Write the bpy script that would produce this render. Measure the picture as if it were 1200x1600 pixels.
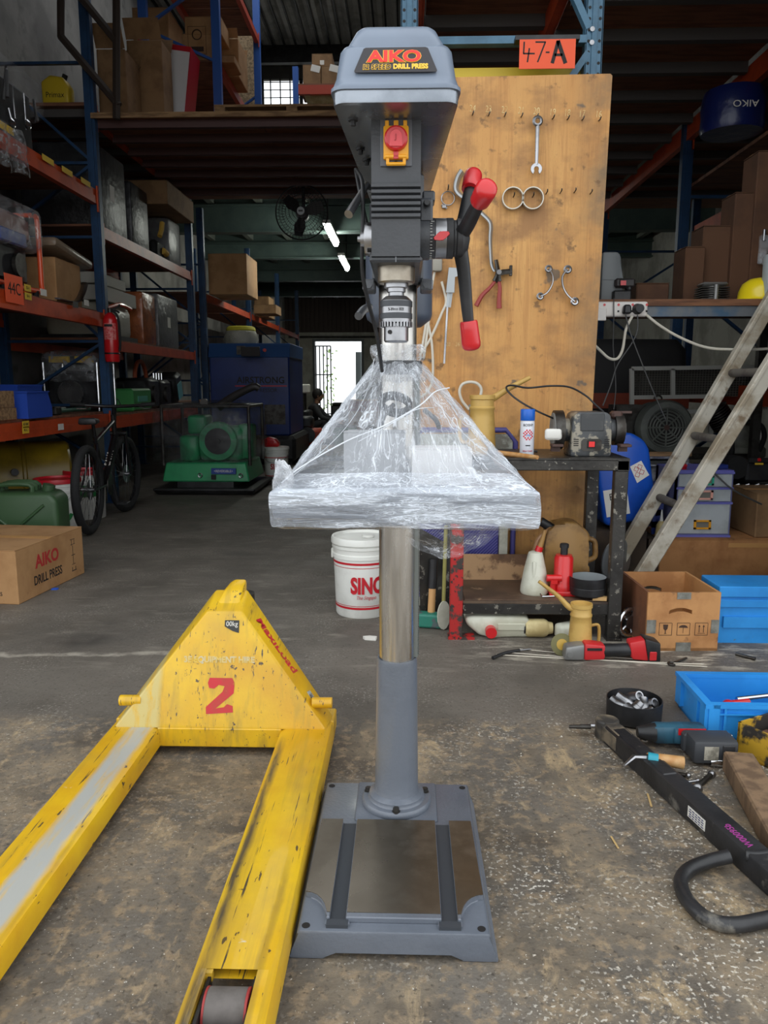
import bpy, bmesh, math, random
from mathutils import Vector as V, Matrix as MX, noise as NZ
random.seed(7)
for _o in list(bpy.data.objects): bpy.data.objects.remove(_o)
SC = bpy.context.scene
COL = SC.collection
PI = math.pi
# ---------------------------------------------------------------- camera
CAM = V((0, 0, 1.15)); PITCH = math.radians(9.46); YAW = math.radians(1.67); FPX = 1200.0
_c = bpy.data.cameras.new('camera'); _c.sensor_fit = 'VERTICAL'; _c.sensor_height = 36; _c.lens = 36 * FPX / 1600; _c.clip_end = 200
cam = bpy.data.objects.new('camera', _c); COL.objects.link(cam); cam.location = CAM
cam.rotation_euler = (PI / 2 - PITCH, 0, YAW); SC.camera = cam
# ---------------------------------------------------------------- sky and exposure
w = bpy.data.worlds.new('sky'); SC.world = w; w.use_nodes = True
w.node_tree.nodes['Background'].inputs[0].default_value = (0.93, 0.97, 1.0, 1)
w.node_tree.nodes['Background'].inputs[1].default_value = 1.0
SC.view_settings.view_transform = 'Standard'; SC.view_settings.look = 'None'
SC.view_settings.gamma = 1; SC.view_settings.use_curve_mapping = False
SC.view_settings.exposure = 0.95
SC.cycles.max_bounces = 8; SC.cycles.transparent_max_bounces = 16; SC.cycles.use_denoising = True
# ---------------------------------------------------------------- survey helpers: a bearing in the photo met with a real plane
_f = V((-math.sin(YAW) * math.cos(PITCH), math.cos(YAW) * math.cos(PITCH), -math.sin(PITCH)))
_r = V((math.cos(YAW), math.sin(YAW), 0)); _u = _r.cross(_f)
def ray(px, py): return _f + _r * ((px - 600) / FPX) + _u * ((800 - py) / FPX)
def at(px, py, Y): d = ray(px, py); return CAM + d * (Y / d.y)
def fl(px, py, z=0.0): d = ray(px, py); return CAM + d * ((z - CAM.z) / d.z)
def ax(px, py, X): d = ray(px, py); return CAM + d * (X / d.x)
# ---------------------------------------------------------------- materials
def lin(c):
    return tuple((v / 255 / 12.92 if v <= 10 else ((v / 255 + .055) / 1.055) ** 2.4) for v in c) + (1,)
_M = {}
def mat(n, c, r=.5, m=0, c2=None, sc=6, lo=.45, hi=.6, c3=None, sc3=40, lo3=.62, hi3=.66, bump=0, bs=80, st=(1, 1, 1), em=0, rv=0, coat=0, st3=None, trans=0, alpha=1):
    if n in _M: return _M[n]
    ma = bpy.data.materials.new(n); ma.use_nodes = True; nt = ma.node_tree; N = nt.nodes; L = nt.links
    b = N['Principled BSDF']; b.inputs['Roughness'].default_value = r; b.inputs['Metallic'].default_value = m
    b.inputs['Base Color'].default_value = lin(c)
    if coat: b.inputs['Coat Weight'].default_value = coat; b.inputs['Coat Roughness'].default_value = .15
    if trans: b.inputs['Transmission Weight'].default_value = trans
    if alpha < 1: b.inputs['Alpha'].default_value = alpha
    if em: b.inputs['Emission Color'].default_value = lin(c); b.inputs['Emission Strength'].default_value = em
    tc = N.new('ShaderNodeTexCoord')
    def mapped(s):
        mp = N.new('ShaderNodeMapping'); mp.inputs['Scale'].default_value = s; L.new(tc.outputs['Object'], mp.inputs[0]); return mp.outputs[0]
    co = mapped(st); co3 = mapped(st3) if st3 else co
    cur = None
    def layer(prev, colA, colB, scale, a, z, coord, det=6):
        nz = N.new('ShaderNodeTexNoise'); nz.inputs['Scale'].default_value = scale; nz.inputs['Detail'].default_value = det; nz.inputs['Roughness'].default_value = .6
        L.new(coord, nz.inputs['Vector'])
        mr = N.new('ShaderNodeMapRange'); mr.inputs[1].default_value = a; mr.inputs[2].default_value = z; L.new(nz.outputs[0], mr.inputs[0])
        mx = N.new('ShaderNodeMix'); mx.data_type = 'RGBA'; L.new(mr.outputs[0], mx.inputs[0])
        if prev is None: mx.inputs[6].default_value = lin(colA)
        else: L.new(prev, mx.inputs[6])
        mx.inputs[7].default_value = lin(colB); return mx.outputs[2], mr.outputs[0]
    if c2: cur, f2 = layer(None, c, c2, sc, lo, hi, co)
    if c3: cur, f3 = layer(cur, c, c3, sc3, lo3, hi3, co3)
    if cur: L.new(cur, b.inputs['Base Color'])
    if rv:
        nz = N.new('ShaderNodeTexNoise'); nz.inputs['Scale'].default_value = sc * 1.7; nz.inputs['Detail'].default_value = 5; L.new(co, nz.inputs['Vector'])
        mr = N.new('ShaderNodeMapRange'); mr.inputs[1].default_value = .3; mr.inputs[2].default_value = .7; mr.inputs[3].default_value = r - rv; mr.inputs[4].default_value = r + rv
        L.new(nz.outputs[0], mr.inputs[0]); L.new(mr.outputs[0], b.inputs['Roughness'])
    if bump:
        nz = N.new('ShaderNodeTexNoise'); nz.inputs['Scale'].default_value = bs; nz.inputs['Detail'].default_value = 4; L.new(co, nz.inputs['Vector'])
        bp = N.new('ShaderNodeBump'); bp.inputs['Strength'].default_value = bump; bp.inputs['Distance'].default_value = .01
        L.new(nz.outputs[0], bp.inputs['Height']); L.new(bp.outputs[0], b.inputs['Normal'])
    _M[n] = ma; return ma
def film(n, c, dens, gloss=.5, st=(1, 1, 1), sc=12, rough=.12, lo=.4, hi=.7, bump=.6, bs=None):
    """thin plastic film: clear where taut, milky and shiny where creased"""
    if n in _M: return _M[n]
    ma = bpy.data.materials.new(n); ma.use_nodes = True; nt = ma.node_tree; N = nt.nodes; L = nt.links
    b = N['Principled BSDF']; b.inputs['Base Color'].default_value = lin(c); b.inputs['Roughness'].default_value = rough
    b.inputs['Specular IOR Level'].default_value = gloss
    tc = N.new('ShaderNodeTexCoord'); mp = N.new('ShaderNodeMapping'); mp.inputs['Scale'].default_value = st; L.new(tc.outputs['Object'], mp.inputs[0])
    nz = N.new('ShaderNodeTexNoise'); nz.inputs['Scale'].default_value = sc; nz.inputs['Detail'].default_value = 7; nz.inputs['Distortion'].default_value = .8; L.new(mp.outputs[0], nz.inputs['Vector'])
    mr = N.new('ShaderNodeMapRange'); mr.inputs[1].default_value = lo; mr.inputs[2].default_value = hi; mr.inputs[3].default_value = dens * .25; mr.inputs[4].default_value = min(1, dens * 1.9)
    L.new(nz.outputs[0], mr.inputs[0])
    L.new(mr.outputs[0], b.inputs['Alpha'])
    n2 = N.new('ShaderNodeTexNoise'); n2.inputs['Scale'].default_value = bs or sc * 1.5; n2.inputs['Detail'].default_value = 5; n2.inputs['Distortion'].default_value = 1.2; L.new(mp.outputs[0], n2.inputs['Vector'])
    bp = N.new('ShaderNodeBump'); bp.inputs['Strength'].default_value = bump; bp.inputs['Distance'].default_value = .02; L.new(n2.outputs[0], bp.inputs['Height']); L.new(bp.outputs[0], b.inputs['Normal'])
    _M[n] = ma; return ma
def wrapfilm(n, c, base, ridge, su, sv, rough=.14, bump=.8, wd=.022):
    """stretch film mapped along its own pleats: thin haze, with white highlight streaks painted along the creases"""
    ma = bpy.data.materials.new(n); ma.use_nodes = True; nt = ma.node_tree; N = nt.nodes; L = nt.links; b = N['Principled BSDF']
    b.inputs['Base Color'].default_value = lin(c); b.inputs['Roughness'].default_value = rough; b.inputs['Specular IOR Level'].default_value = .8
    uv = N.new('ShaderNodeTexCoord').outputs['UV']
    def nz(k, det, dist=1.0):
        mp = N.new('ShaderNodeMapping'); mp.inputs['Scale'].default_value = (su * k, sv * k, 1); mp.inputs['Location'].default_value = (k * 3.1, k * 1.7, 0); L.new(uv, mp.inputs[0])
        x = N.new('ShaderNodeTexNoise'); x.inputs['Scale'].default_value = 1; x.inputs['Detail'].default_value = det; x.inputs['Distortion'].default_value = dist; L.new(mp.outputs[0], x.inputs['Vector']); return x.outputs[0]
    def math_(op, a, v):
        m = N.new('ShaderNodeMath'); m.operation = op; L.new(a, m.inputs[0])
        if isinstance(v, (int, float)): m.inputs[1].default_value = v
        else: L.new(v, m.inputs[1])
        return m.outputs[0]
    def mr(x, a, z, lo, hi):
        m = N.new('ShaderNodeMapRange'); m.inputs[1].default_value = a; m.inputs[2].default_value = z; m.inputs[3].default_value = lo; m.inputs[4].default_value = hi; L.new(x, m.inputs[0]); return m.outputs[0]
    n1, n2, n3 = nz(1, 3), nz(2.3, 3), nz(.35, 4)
    r1 = mr(math_('ABSOLUTE', math_('SUBTRACT', n1, .5), 0), 0, wd, ridge, 0); r2 = mr(math_('ABSOLUTE', math_('SUBTRACT', n2, .5), 0), 0, wd, ridge * .7, 0)  # ridge lines stand in for white highlights on the film
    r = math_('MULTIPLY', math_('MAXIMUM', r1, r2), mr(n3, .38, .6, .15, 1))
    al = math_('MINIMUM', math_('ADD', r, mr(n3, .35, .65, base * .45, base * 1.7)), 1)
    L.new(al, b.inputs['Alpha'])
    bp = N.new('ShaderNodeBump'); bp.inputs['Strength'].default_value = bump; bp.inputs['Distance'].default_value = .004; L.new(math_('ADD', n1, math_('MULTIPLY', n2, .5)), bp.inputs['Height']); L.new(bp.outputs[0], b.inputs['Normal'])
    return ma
def setuv(o, n, rows, closed=True):
    me = o.data; ly = me.uv_layers.new(name='pleats')
    for p in me.polygons:
        ii = [me.loops[k].vertex_index % n for k in p.loop_indices]; wrapf = closed and max(ii) == n - 1 and min(ii) == 0
        for k, i in zip(p.loop_indices, ii):
            j = me.loops[k].vertex_index // n; ly.data[k].uv = ((i + (n if wrapf and i == 0 else 0)) / n, j / max(1, rows))
    return o
# ---------------------------------------------------------------- mesh builder
def rot(rx=0, ry=0, rz=0): return MX.Rotation(rz, 4, 'Z') @ MX.Rotation(ry, 4, 'Y') @ MX.Rotation(rx, 4, 'X')
def T(x, y, z): return MX.Translation((x, y, z))
def aim(p, q):
    d = V(q) - V(p); return MX.Translation(p) @ d.to_track_quat('Z', 'Y').to_matrix().to_4x4(), d.length
class B:
    def __init__(s): s.bm = bmesh.new()
    def raw(s, vs, fs, M=None):
        v = [s.bm.verts.new(M @ V(p) if M else V(p)) for p in vs]; out = []
        for f in fs:
            try: out.append(s.bm.faces.new([v[i] for i in f]))
            except ValueError: pass
        return v, out
    def box(s, c, d, M=None, bev=0, seg=1, taper=1.0):
        x, y, z = d[0] / 2, d[1] / 2, d[2] / 2; t = taper
        vs = [(-x, -y, -z), (x, -y, -z), (x, y, -z), (-x, y, -z), (-x * t, -y * t, z), (x * t, -y * t, z), (x * t, y * t, z), (-x * t, y * t, z)]
        vs = [V(p) + V(c) for p in vs]
        v, f = s.raw(vs, [(3, 2, 1, 0), (4, 5, 6, 7), (0, 1, 5, 4), (1, 2, 6, 5), (2, 3, 7, 6), (3, 0, 4, 7)], M)
        if bev:
            es = list({e for q in f for e in q.edges}); bmesh.ops.bevel(s.bm, geom=es, offset=bev, segments=seg, affect='EDGES', profile=.5)
        return s
    def bb(s, x0, x1, y0, y1, z0, z1, **k): return s.box(((x0 + x1) / 2, (y0 + y1) / 2, (z0 + z1) / 2), (x1 - x0, y1 - y0, z1 - z0), **k)
    def hexa(s, bot, top, bev=0, seg=1):
        """eight corners: bottom ring then top ring, both counter-clockwise from above"""
        v, f = s.raw(list(bot) + list(top), [(3, 2, 1, 0), (4, 5, 6, 7), (0, 1, 5, 4), (1, 2, 6, 5), (2, 3, 7, 6), (3, 0, 4, 7)])
        if bev:
            es = list({e for q in f for e in q.edges}); bmesh.ops.bevel(s.bm, geom=es, offset=bev, segments=seg, affect='EDGES', profile=.5)
        return s
    def cyl(s, p, q, r, r2=None, n=16, caps=True):
        M, L = aim(p, q); r2 = r if r2 is None else r2
        vs = [(r * math.cos(2 * PI * i / n), r * math.sin(2 * PI * i / n), 0) for i in range(n)] + [(r2 * math.cos(2 * PI * i / n), r2 * math.sin(2 * PI * i / n), L) for i in range(n)]
        fs = [(i, (i + 1) % n, n + (i + 1) % n, n + i) for i in range(n)]
        if caps: fs += [tuple(range(n - 1, -1, -1)), tuple(range(n, 2 * n))]
        s.raw(vs, fs, M); return s
    def lathe(s, prof, M=None, n=24, a0=0, a1=2 * PI):
        full = abs(a1 - a0 - 2 * PI) < 1e-6; k = n if full else n + 1
        vs = []; 
        for r, z in prof:
            for i in range(k):
                a = a0 + (a1 - a0) * i / n; vs.append((r * math.cos(a), r * math.sin(a), z))
        fs = []
        for j in range(len(prof) - 1):
            for i in range(n):
                i2 = (i + 1) % k
                fs.append((j * k + i, j * k + i2, (j + 1) * k + i2, (j + 1) * k + i))
        v, f = s.raw(vs, fs, M)
        bmesh.ops.remove_doubles(s.bm, verts=v, dist=1e-6)
        return s
    def prism(s, poly, h, M=None, bev=0, seg=1):
        n = len(poly); vs = [(x, y, 0) for x, y in poly] + [(x, y, h) for x, y in poly]
        v, f = s.raw(vs, [tuple(range(n - 1, -1, -1)), tuple(range(n, 2 * n))] + [(i, (i + 1) % n, n + (i + 1) % n, n + i) for i in range(n)], M)
        if bev:
            es = list({e for q in f for e in q.edges}); bmesh.ops.bevel(s.bm, geom=es, offset=bev, segments=seg, affect='EDGES', profile=.5)
        return s
    def tube(s, pts, r, n=8, closed=False, sm=0, caps=True, flat=1):
        P = [V(p) for p in pts]
        if sm: P = spline(P, sm, closed)
        R = r if hasattr(r, '__len__') else None
        m = len(P); up = V((.13, .21, .97)); rings = []
        for i in range(m):
            a = P[i - 1] if (i or closed) else P[i]; b = P[(i + 1) % m] if (i < m - 1 or closed) else P[i]
            t = (b - a).normalized(); x = t.cross(up)
            if x.length < 1e-4: x = t.cross(V((1, 0, 0)))
            x.normalize(); up = x.cross(t).normalized(); y = up
            rr = (R[0] + (R[-1] - R[0]) * i / max(1, m - 1)) if R else r
            rings.append([P[i] + (x * math.cos(2 * PI * k / n) + y * flat * math.sin(2 * PI * k / n)) * rr for k in range(n)])
        vs = [p for q in rings for p in q]; fs = []
        for i in range(m if closed else m - 1):
            for k in range(n):
                j = (i + 1) % m; fs.append((i * n + k, i * n + (k + 1) % n, j * n + (k + 1) % n, j * n + k))
        if caps and not closed: fs += [tuple(range(n - 1, -1, -1)), tuple(range((m - 1) * n, m * n))]
        s.raw(vs, fs); return s
    def ball(s, c, r, sx=1, sy=1, sz=1, n=16, M=None):
        prof = [(r * math.sin(PI * i / (n // 2)), -r * math.cos(PI * i / (n // 2))) for i in range(n // 2 + 1)]
        prof[0] = (0, -r); prof[-1] = (0, r)
        return s.lathe(prof, (M or MX()) @ T(*c) @ MX.Diagonal((sx, sy, sz, 1)), n)
    def torus(s, M, R, r, n=24, k=8, a0=0, a1=2 * PI):
        pts = [M @ V((R * math.cos(a0 + (a1 - a0) * i / n), R * math.sin(a0 + (a1 - a0) * i / n), 0)) for i in range(n if a1 - a0 > 6.28 else n + 1)]
        return s.tube(pts, r, k, closed=a1 - a0 > 6.28)
    def out(s, name, m, parent=None, smooth=38, label=None, loc=None, rz=0, kind=None):
        bmesh.ops.recalc_face_normals(s.bm, faces=s.bm.faces)
        me = bpy.data.meshes.new(name); s.bm.to_mesh(me); s.bm.free()
        if m is not None: me.materials.append(m)
        if smooth:
            for p in me.polygons: p.use_smooth = True
            me.set_sharp_from_angle(angle=math.radians(smooth))
        o = bpy.data.objects.new(name, me); COL.objects.link(o)
        if parent: o.parent = parent
        if loc: o.location = loc
        o.rotation_euler.z = rz
        if label: o['label'] = label
        if kind: o['kind'] = kind
        return o
def spline(P, k, closed=False):
    n = len(P); out = []
    for i in range(n if closed else n - 1):
        g = (lambda j: P[j % n]) if closed else (lambda j: P[max(0, min(n - 1, j))])
        a, b, c, d = g(i - 1), g(i), g(i + 1), g(i + 2)
        for q in range(k):
            t = q / k; out.append(.5 * (2 * b + (c - a) * t + (2 * a - 5 * b + 4 * c - d) * t * t + (3 * b - a - 3 * c + d) * t ** 3))
    if not closed: out.append(P[-1].copy())
    return out
def thing(name, label, cat, loc=(0, 0, 0), rz=0, group=None, rx=0, ry=0):
    o = bpy.data.objects.new(name, None); o.empty_display_size = .1; COL.objects.link(o)
    o.location = loc; o.rotation_euler = (rx, ry, rz); o['label'] = label; o['category'] = cat
    if group: o['group'] = group
    return o
def tag(o, label, cat, group=None):
    o['label'] = label; o['category'] = cat
    if group: o['group'] = group
    return o
def kids(o): return [c for c in bpy.data.objects if c.parent == o]
def dup(o, parent=None):
    c = o.copy(); COL.objects.link(c); c.parent = parent
    for ch in kids(o): dup(ch, c)
    return c
def lettering(name, s, size, m, M, parent=None, sx=1, off=0, shear=0, align='CENTER', bend=None, ext=.0006, spacing=1, label=None):
    cu = bpy.data.curves.new(name, 'FONT'); cu.body = s; cu.size = size; cu.align_x = align; cu.align_y = 'CENTER'; cu.offset = off; cu.shear = shear; cu.extrude = ext; cu.resolution_u = 3; cu.space_character = spacing
    ob = bpy.data.objects.new(name, cu); COL.objects.link(ob)
    dg = bpy.context.evaluated_depsgraph_get(); dg.update()
    me = bpy.data.meshes.new_from_object(ob.evaluated_get(dg)); bpy.data.objects.remove(ob); bpy.data.curves.remove(cu)
    me.name = name; me.materials.clear(); me.materials.append(m)
    for v in me.vertices:
        p = v.co.copy(); p.x *= sx
        if bend: a = p.x / bend; p = V((math.sin(a) * (bend + p.z), p.y, math.cos(a) * (bend + p.z) - bend))
        v.co = M @ p
    o = bpy.data.objects.new(name, me); COL.objects.link(o)
    if parent: o.parent = parent
    if label: o['label'] = label
    return o
# writing frames: text plane facing -Y (towards the viewer), +X (towards the aisle)
def FY(x, y, z, roll=0, tilt=0): return T(x, y, z) @ MX.Rotation(PI / 2 + tilt, 4, 'X') @ MX.Rotation(roll, 4, 'Z')
def FX(x, y, z, roll=0): return T(x, y, z) @ MX.Rotation(PI / 2, 4, 'Z') @ MX.Rotation(PI / 2, 4, 'X') @ MX.Rotation(roll, 4, 'Z')
# common materials
BLK = mat('black_paint', (26, 26, 28), .45, c2=(44, 44, 46), sc=9)
RUB = mat('black_rubber', (22, 22, 23), .75)
STEEL = mat('bright_steel', (175, 175, 178), .32, 1, c2=(140, 140, 142), sc=5, rv=.08)
CHROME = mat('chrome', (205, 206, 208), .16, 1)
DSTEEL = mat('dark_steel', (80, 78, 75), .45, .8, c2=(58, 54, 50), sc=12)
RED = mat('red_plastic', (200, 28, 34), .32, coat=.3)
WHITE = mat('white_plastic', (222, 222, 218), .45, c2=(205, 204, 198), sc=7)
BLUE_R = mat('rack_blue', (28, 62, 98), .45, c2=(22, 50, 80), sc=7, c3=(70, 74, 78), sc3=45, lo3=.68, hi3=.72)
ORANGE_R = mat('rack_orange', (186, 70, 30), .45, c2=(160, 56, 22), sc=4, c3=(90, 50, 34), sc3=35, lo3=.66, hi3=.7)
CARD = mat('cardboard', (176, 134, 90), .8, c2=(160, 118, 76), sc=4, c3=(130, 94, 60), sc3=18, lo3=.66, hi3=.75)
CARD2 = mat('dull_cardboard', (142, 110, 76), .85, c2=(124, 94, 64), sc=5)
PLYD = mat('dark_plywood', (128, 84, 60), .7, c2=(102, 64, 46), sc=3, st=(1, 6, 6))
WOOD = mat('pallet_wood', (150, 118, 82), .8, c2=(112, 84, 56), sc=5, st=(1, 8, 8), bump=.3, bs=30)
CLEARW = film('clear_wrap', (205, 208, 212), .28, sc=9, bump=.5)
DARKW = mat('black_wrapped', (34, 34, 36), .42, c2=(50, 50, 53), sc=9, bump=.9, bs=14)
GREYW = mat('grey_wrapped', (104, 104, 104), .4, c2=(90, 90, 92), sc=9, bump=.9, bs=14)
PAPER = mat('white_label', (225, 222, 214), .7)
INK = mat('black_ink', (28, 26, 26), .7)
YLAB = mat('yellow_label', (214, 176, 48), .6)
# ================================================================ SETTING
def floor_mat():
    ma = bpy.data.materials.new('worn_concrete'); ma.use_nodes = True; nt = ma.node_tree; N = nt.nodes; L = nt.links; b = N['Principled BSDF']
    tc = N.new('ShaderNodeTexCoord'); co = tc.outputs['Object']
    def nz(sc, det=6, st=(1, 1, 1), rough=.6, dist=0):
        mp = N.new('ShaderNodeMapping'); mp.inputs['Scale'].default_value = st; L.new(co, mp.inputs[0])
        n = N.new('ShaderNodeTexNoise'); n.inputs['Scale'].default_value = sc; n.inputs['Detail'].default_value = det; n.inputs['Roughness'].default_value = rough; n.inputs['Distortion'].default_value = dist; L.new(mp.outputs[0], n.inputs['Vector']); return n.outputs[0]
    def mr(x, a, z, lo=0, hi=1):
        m = N.new('ShaderNodeMapRange'); m.inputs[1].default_value = a; m.inputs[2].default_value = z; m.inputs[3].default_value = lo; m.inputs[4].default_value = hi; L.new(x, m.inputs[0]); return m.outputs[0]
    def mul(a, c):
        m = N.new('ShaderNodeMath'); m.operation = 'MULTIPLY'; L.new(a, m.inputs[0])
        if isinstance(c, float): m.inputs[1].default_value = c
        else: L.new(c, m.inputs[1])
        return m.outputs[0]
    def mix(f, a, c):
        m = N.new('ShaderNodeMix'); m.data_type = 'RGBA'; L.new(f, m.inputs[0])
        if isinstance(a, tuple): m.inputs[6].default_value = lin(a)
        else: L.new(a, m.inputs[6])
        m.inputs[7].default_value = lin(c); return m.outputs[2]
    sep = N.new('ShaderNodeSeparateXYZ'); L.new(co, sep.inputs[0]); Y = sep.outputs[1]; X = sep.outputs[0]
    # rough worn apron in front of the door sill (Y < 2.45), smooth sill band to 3.0, then the hall's dark slab
    wob = nz(1.6, 3)
    yw = N.new('ShaderNodeMath'); yw.operation = 'MULTIPLY_ADD'; L.new(wob, yw.inputs[0]); yw.inputs[1].default_value = .16; L.new(Y, yw.inputs[2])
    apron = mr(yw.outputs[0], 2.62, 2.52); strip2 = mr(yw.outputs[0], 2.98, 3.06)
    c = mix(mr(nz(2.2, 8), .38, .62), (92, 86, 78), (112, 105, 96))
    c = mix(mul(mr(nz(5, 8, (1, .6, 1)), .45, .7), apron), c, (142, 127, 105))
    c = mix(mul(mr(nz(3.1, 6), .5, .68), apron), c, (82, 73, 63))
    c = mix(mul(mr(nz(28, 5), .5, .66), apron), c, (146, 128, 104))
    c = mix(mul(mr(nz(6.5, 9, (1, .55, 1), .7, .6), .56, .66), apron), c, (178, 156, 122))
    c = mix(mr(nz(70, 4), .56, .72), c, (72, 65, 57))
    c = mix(mul(mr(nz(7, 5, (.6, 2.2, 1)), .56, .72), strip2), c, (132, 125, 114))
    # spilled paint and plaster specks, thick to the right of the press, rare elsewhere
    rx = N.new('ShaderNodeMath'); rx.operation = 'MULTIPLY'; L.new(mr(X, .1, .35), rx.inputs[0]); L.new(apron, rx.inputs[1])
    patch = mr(nz(3.4, 3), .45, .62); 
    sp = mul(mul(mr(nz(95, 3, rough=.5), .585, .62), patch), mr(rx.outputs[0], 0, 1, .25, 1))
    c = mix(sp, c, (214, 208, 196))
    sp2 = mul(mul(mr(nz(22, 9, (1, .6, 1), .7, .8), .6, .66), patch), rx.outputs[0]); c = mix(sp2, c, (186, 172, 148))
    sp3 = mul(mr(nz(130, 2), .69, .72), mr(yw.outputs[0], 3.4, 2.0)); c = mix(sp3, c, (205, 200, 190))
    stain = mul(mr(nz(1.1, 4), .55, .7), mr(yw.outputs[0], 2.6, 3.2)); c = mix(stain, c, (70, 66, 61))
    # pale chipped seam where the hall slab meets the sill
    ys = N.new('ShaderNodeMath'); ys.operation = 'MULTIPLY_ADD'; L.new(nz(2.6, 5), ys.inputs[0]); ys.inputs[1].default_value = .22; L.new(Y, ys.inputs[2])
    seam = mul(mul(mr(ys.outputs[0], 3.215, 3.235), mr(ys.outputs[0], 3.275, 3.25)), mr(nz(9, 5), .36, .56)); seam = mul(seam, mr(X, -.45, -.9, 0, .75)); c = mix(seam, c, (176, 168, 154))
    rough = mul(mul(mr(ys.outputs[0], 3.12, 3.2), mr(ys.outputs[0], 3.6, 3.4)), mul(mr(nz(10, 8, (.5, 1.6, 1), .7), .5, .62), mr(X, .1, .7))); c = mix(rough, c, (184, 176, 160))
    L.new(c, b.inputs['Base Color'])
    L.new(mr(nz(3, 5), .3, .7, .5, .78), b.inputs['Roughness'])
    h = N.new('ShaderNodeMath'); h.operation = 'MULTIPLY_ADD'; L.new(nz(60, 6), h.inputs[0]); L.new(mr(apron, 0, 1, .25, 1), h.inputs[1]); L.new(nz(8, 4), h.inputs[2])
    bp = N.new('ShaderNodeBump'); bp.inputs['Strength'].default_value = .35; bp.inputs['Distance'].default_value = .012; L.new(h.outputs[0], bp.inputs['Height']); L.new(bp.outputs[0], b.inputs['Normal'])
    return ma
def struct(b, name, m, smooth=0, parent=None):
    o = b.out(name, m, parent, smooth=smooth)
    if not parent: o['kind'] = 'structure'
    return o
WALLM = mat('grey_render', (128, 126, 122), .85, c2=(104, 102, 99), sc=1.2, c3=(84, 82, 80), sc3=3.5, lo3=.58, hi3=.75)
struct(B().bb(-9, 9, -14, 27.2, -.2, 0), 'floor', floor_mat())
struct(B().bb(-4.35, -4.2, 3.2, 27.2, 0, 7.5), 'wall_left', WALLM)
struct(B().bb(4.9, 5.05, 3.2, 27.2, 0, 7.5), 'wall_right', mat('pale_render', (150, 148, 142), .85, c2=(120, 118, 113), sc=1.4))
# unseen front wall by the open shutter, sized to keep light off the racks
struct(B().bb(-4.35, -2.75, 3.0, 3.2, 0, 7.5).bb(-2.75, 1.8, 3.0, 3.2, 4.3, 7.5), 'wall_front', WALLM)
struct(B().bb(1.8, 5.05, 3.0, 3.2, 0, 7.5), 'wall_front.001', WALLM)
# back wall with the doorway: white rendered below, brown cladding above
DX0, DX1, DZ = at(493, 600, 27).x, at(565, 600, 27).x, 2.6
wb = B().bb(-4.2, DX0 - .08, 27, 27.2, 0, 2.9); wb.bb(DX1 + .08, 4.9, 27, 27.2, 0, 2.9); wb.bb(DX0 - .08, DX1 + .08, 27, 27.2, DZ + .08, 2.9)
struct(wb, 'wall_back', mat('white_render', (176, 174, 164), .85, c2=(146, 142, 132), sc=1.5))
cb = B().bb(-4.2, 4.9, 27.05, 27.2, 2.9, 4.2)
for i in range(60): cb.bb(-4.2 + i * .152, -4.2 + i * .152 + .1, 27.0, 27.05, 2.9, 4.2)
struct(cb, 'trim_1', mat('brown_cladding', (54, 40, 34), .7))
dr = bpy.data.objects.new('door_1', None); COL.objects.link(dr); dr['kind'] = 'structure'; dr.location = (0, 0, 0)
fb = B().bb(DX0 - .08, DX0, 26.95, 27.2, 0, DZ + .08); fb.bb(DX1, DX1 + .08, 26.95, 27.2, 0, DZ + .08); fb.bb(DX0, DX1, 26.95, 27.2, DZ, DZ + .08)
GREYF = mat('grey_frame', (96, 100, 100), .6); fb.out('door_frame', GREYF, dr, 0)
gw = (DX1 - DX0) * .32
for i in range(5):
    x = DX0 + .03 + gw * i / 4; B().cyl((x, 26.98, .02), (x, 26.98, DZ - .16), .022, n=8).out('gate_bar', GREYF, dr)
for z in (.1, 1.45, DZ - .18): B().bb(DX0, DX0 + gw + .03, 26.96, 27.0, z, z + .04).out('gate_rail', GREYF, dr, 0)
B().bb(DX1 - .22, DX1 - .02, 27.25, 27.3, 0, 2.25).out('door_leaf', mat('pale_leaf', (196, 208, 212), .5), dr, 0)
fr = B().bb(DX0 + .15, DX0 + .17, 29.5, 29.52, 0, 1.9)
for i in range(70):
    p = V((DX0 + random.uniform(.0, .45), 29.5 + random.uniform(-.2, .2), random.uniform(.2, 2.5))); fr.raw([(0, 0, 0), (.07, 0, .03), (.1, .01, .11), (.02, 0, .09)], [(0, 1, 2, 3)], T(*p) @ rot(random.random() * 3, random.random() * 3, random.random() * 3))
tag(fr.out('creeper', mat('leaf_green', (120, 150, 70), .6), None, 0, loc=None), 'green creeper with small leaves outside the back gate', 'plant')
# ground floor ceiling at the back of the hall, its green steel beams and ribs
struct(B().bb(-4.2, 4.9, 10.6, 27.2, 4.2, 4.35), 'ceiling', mat('ceiling_board', (120, 118, 108), .8, c2=(104, 102, 94), sc=1))
GB = mat('green_steel', (82, 100, 95), .55, c2=(70, 88, 84), sc=2)
for i, (Y, z0, z1) in enumerate(((13, 3.59, 3.98), (16.2, 3.68, 3.95), (19.2, 3.62, 3.86), (22.5, 3.62, 3.86))):
    b = B().bb(-4.2, 4.9, Y, Y + .02, z0, z1); b.bb(-4.2, 4.9, Y - .1, Y + .12, z0 - .02, z0); b.bb(-4.2, 4.9, Y - .1, Y + .12, z1, z1 + .02)
    b.bb(-4.2, 4.9, Y - .01, Y + .03, z1, 4.2)
    struct(b, 'trim_%d' % (i + 2), GB)
rb = B()
for i in range(12): rb.bb(-4.0 + i * .78, -3.9 + i * .78, 10.6, 27, 4.02, 4.2)
struct(rb, 'trim_6', mat('ceiling_rib', (104, 110, 102), .6))
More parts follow.
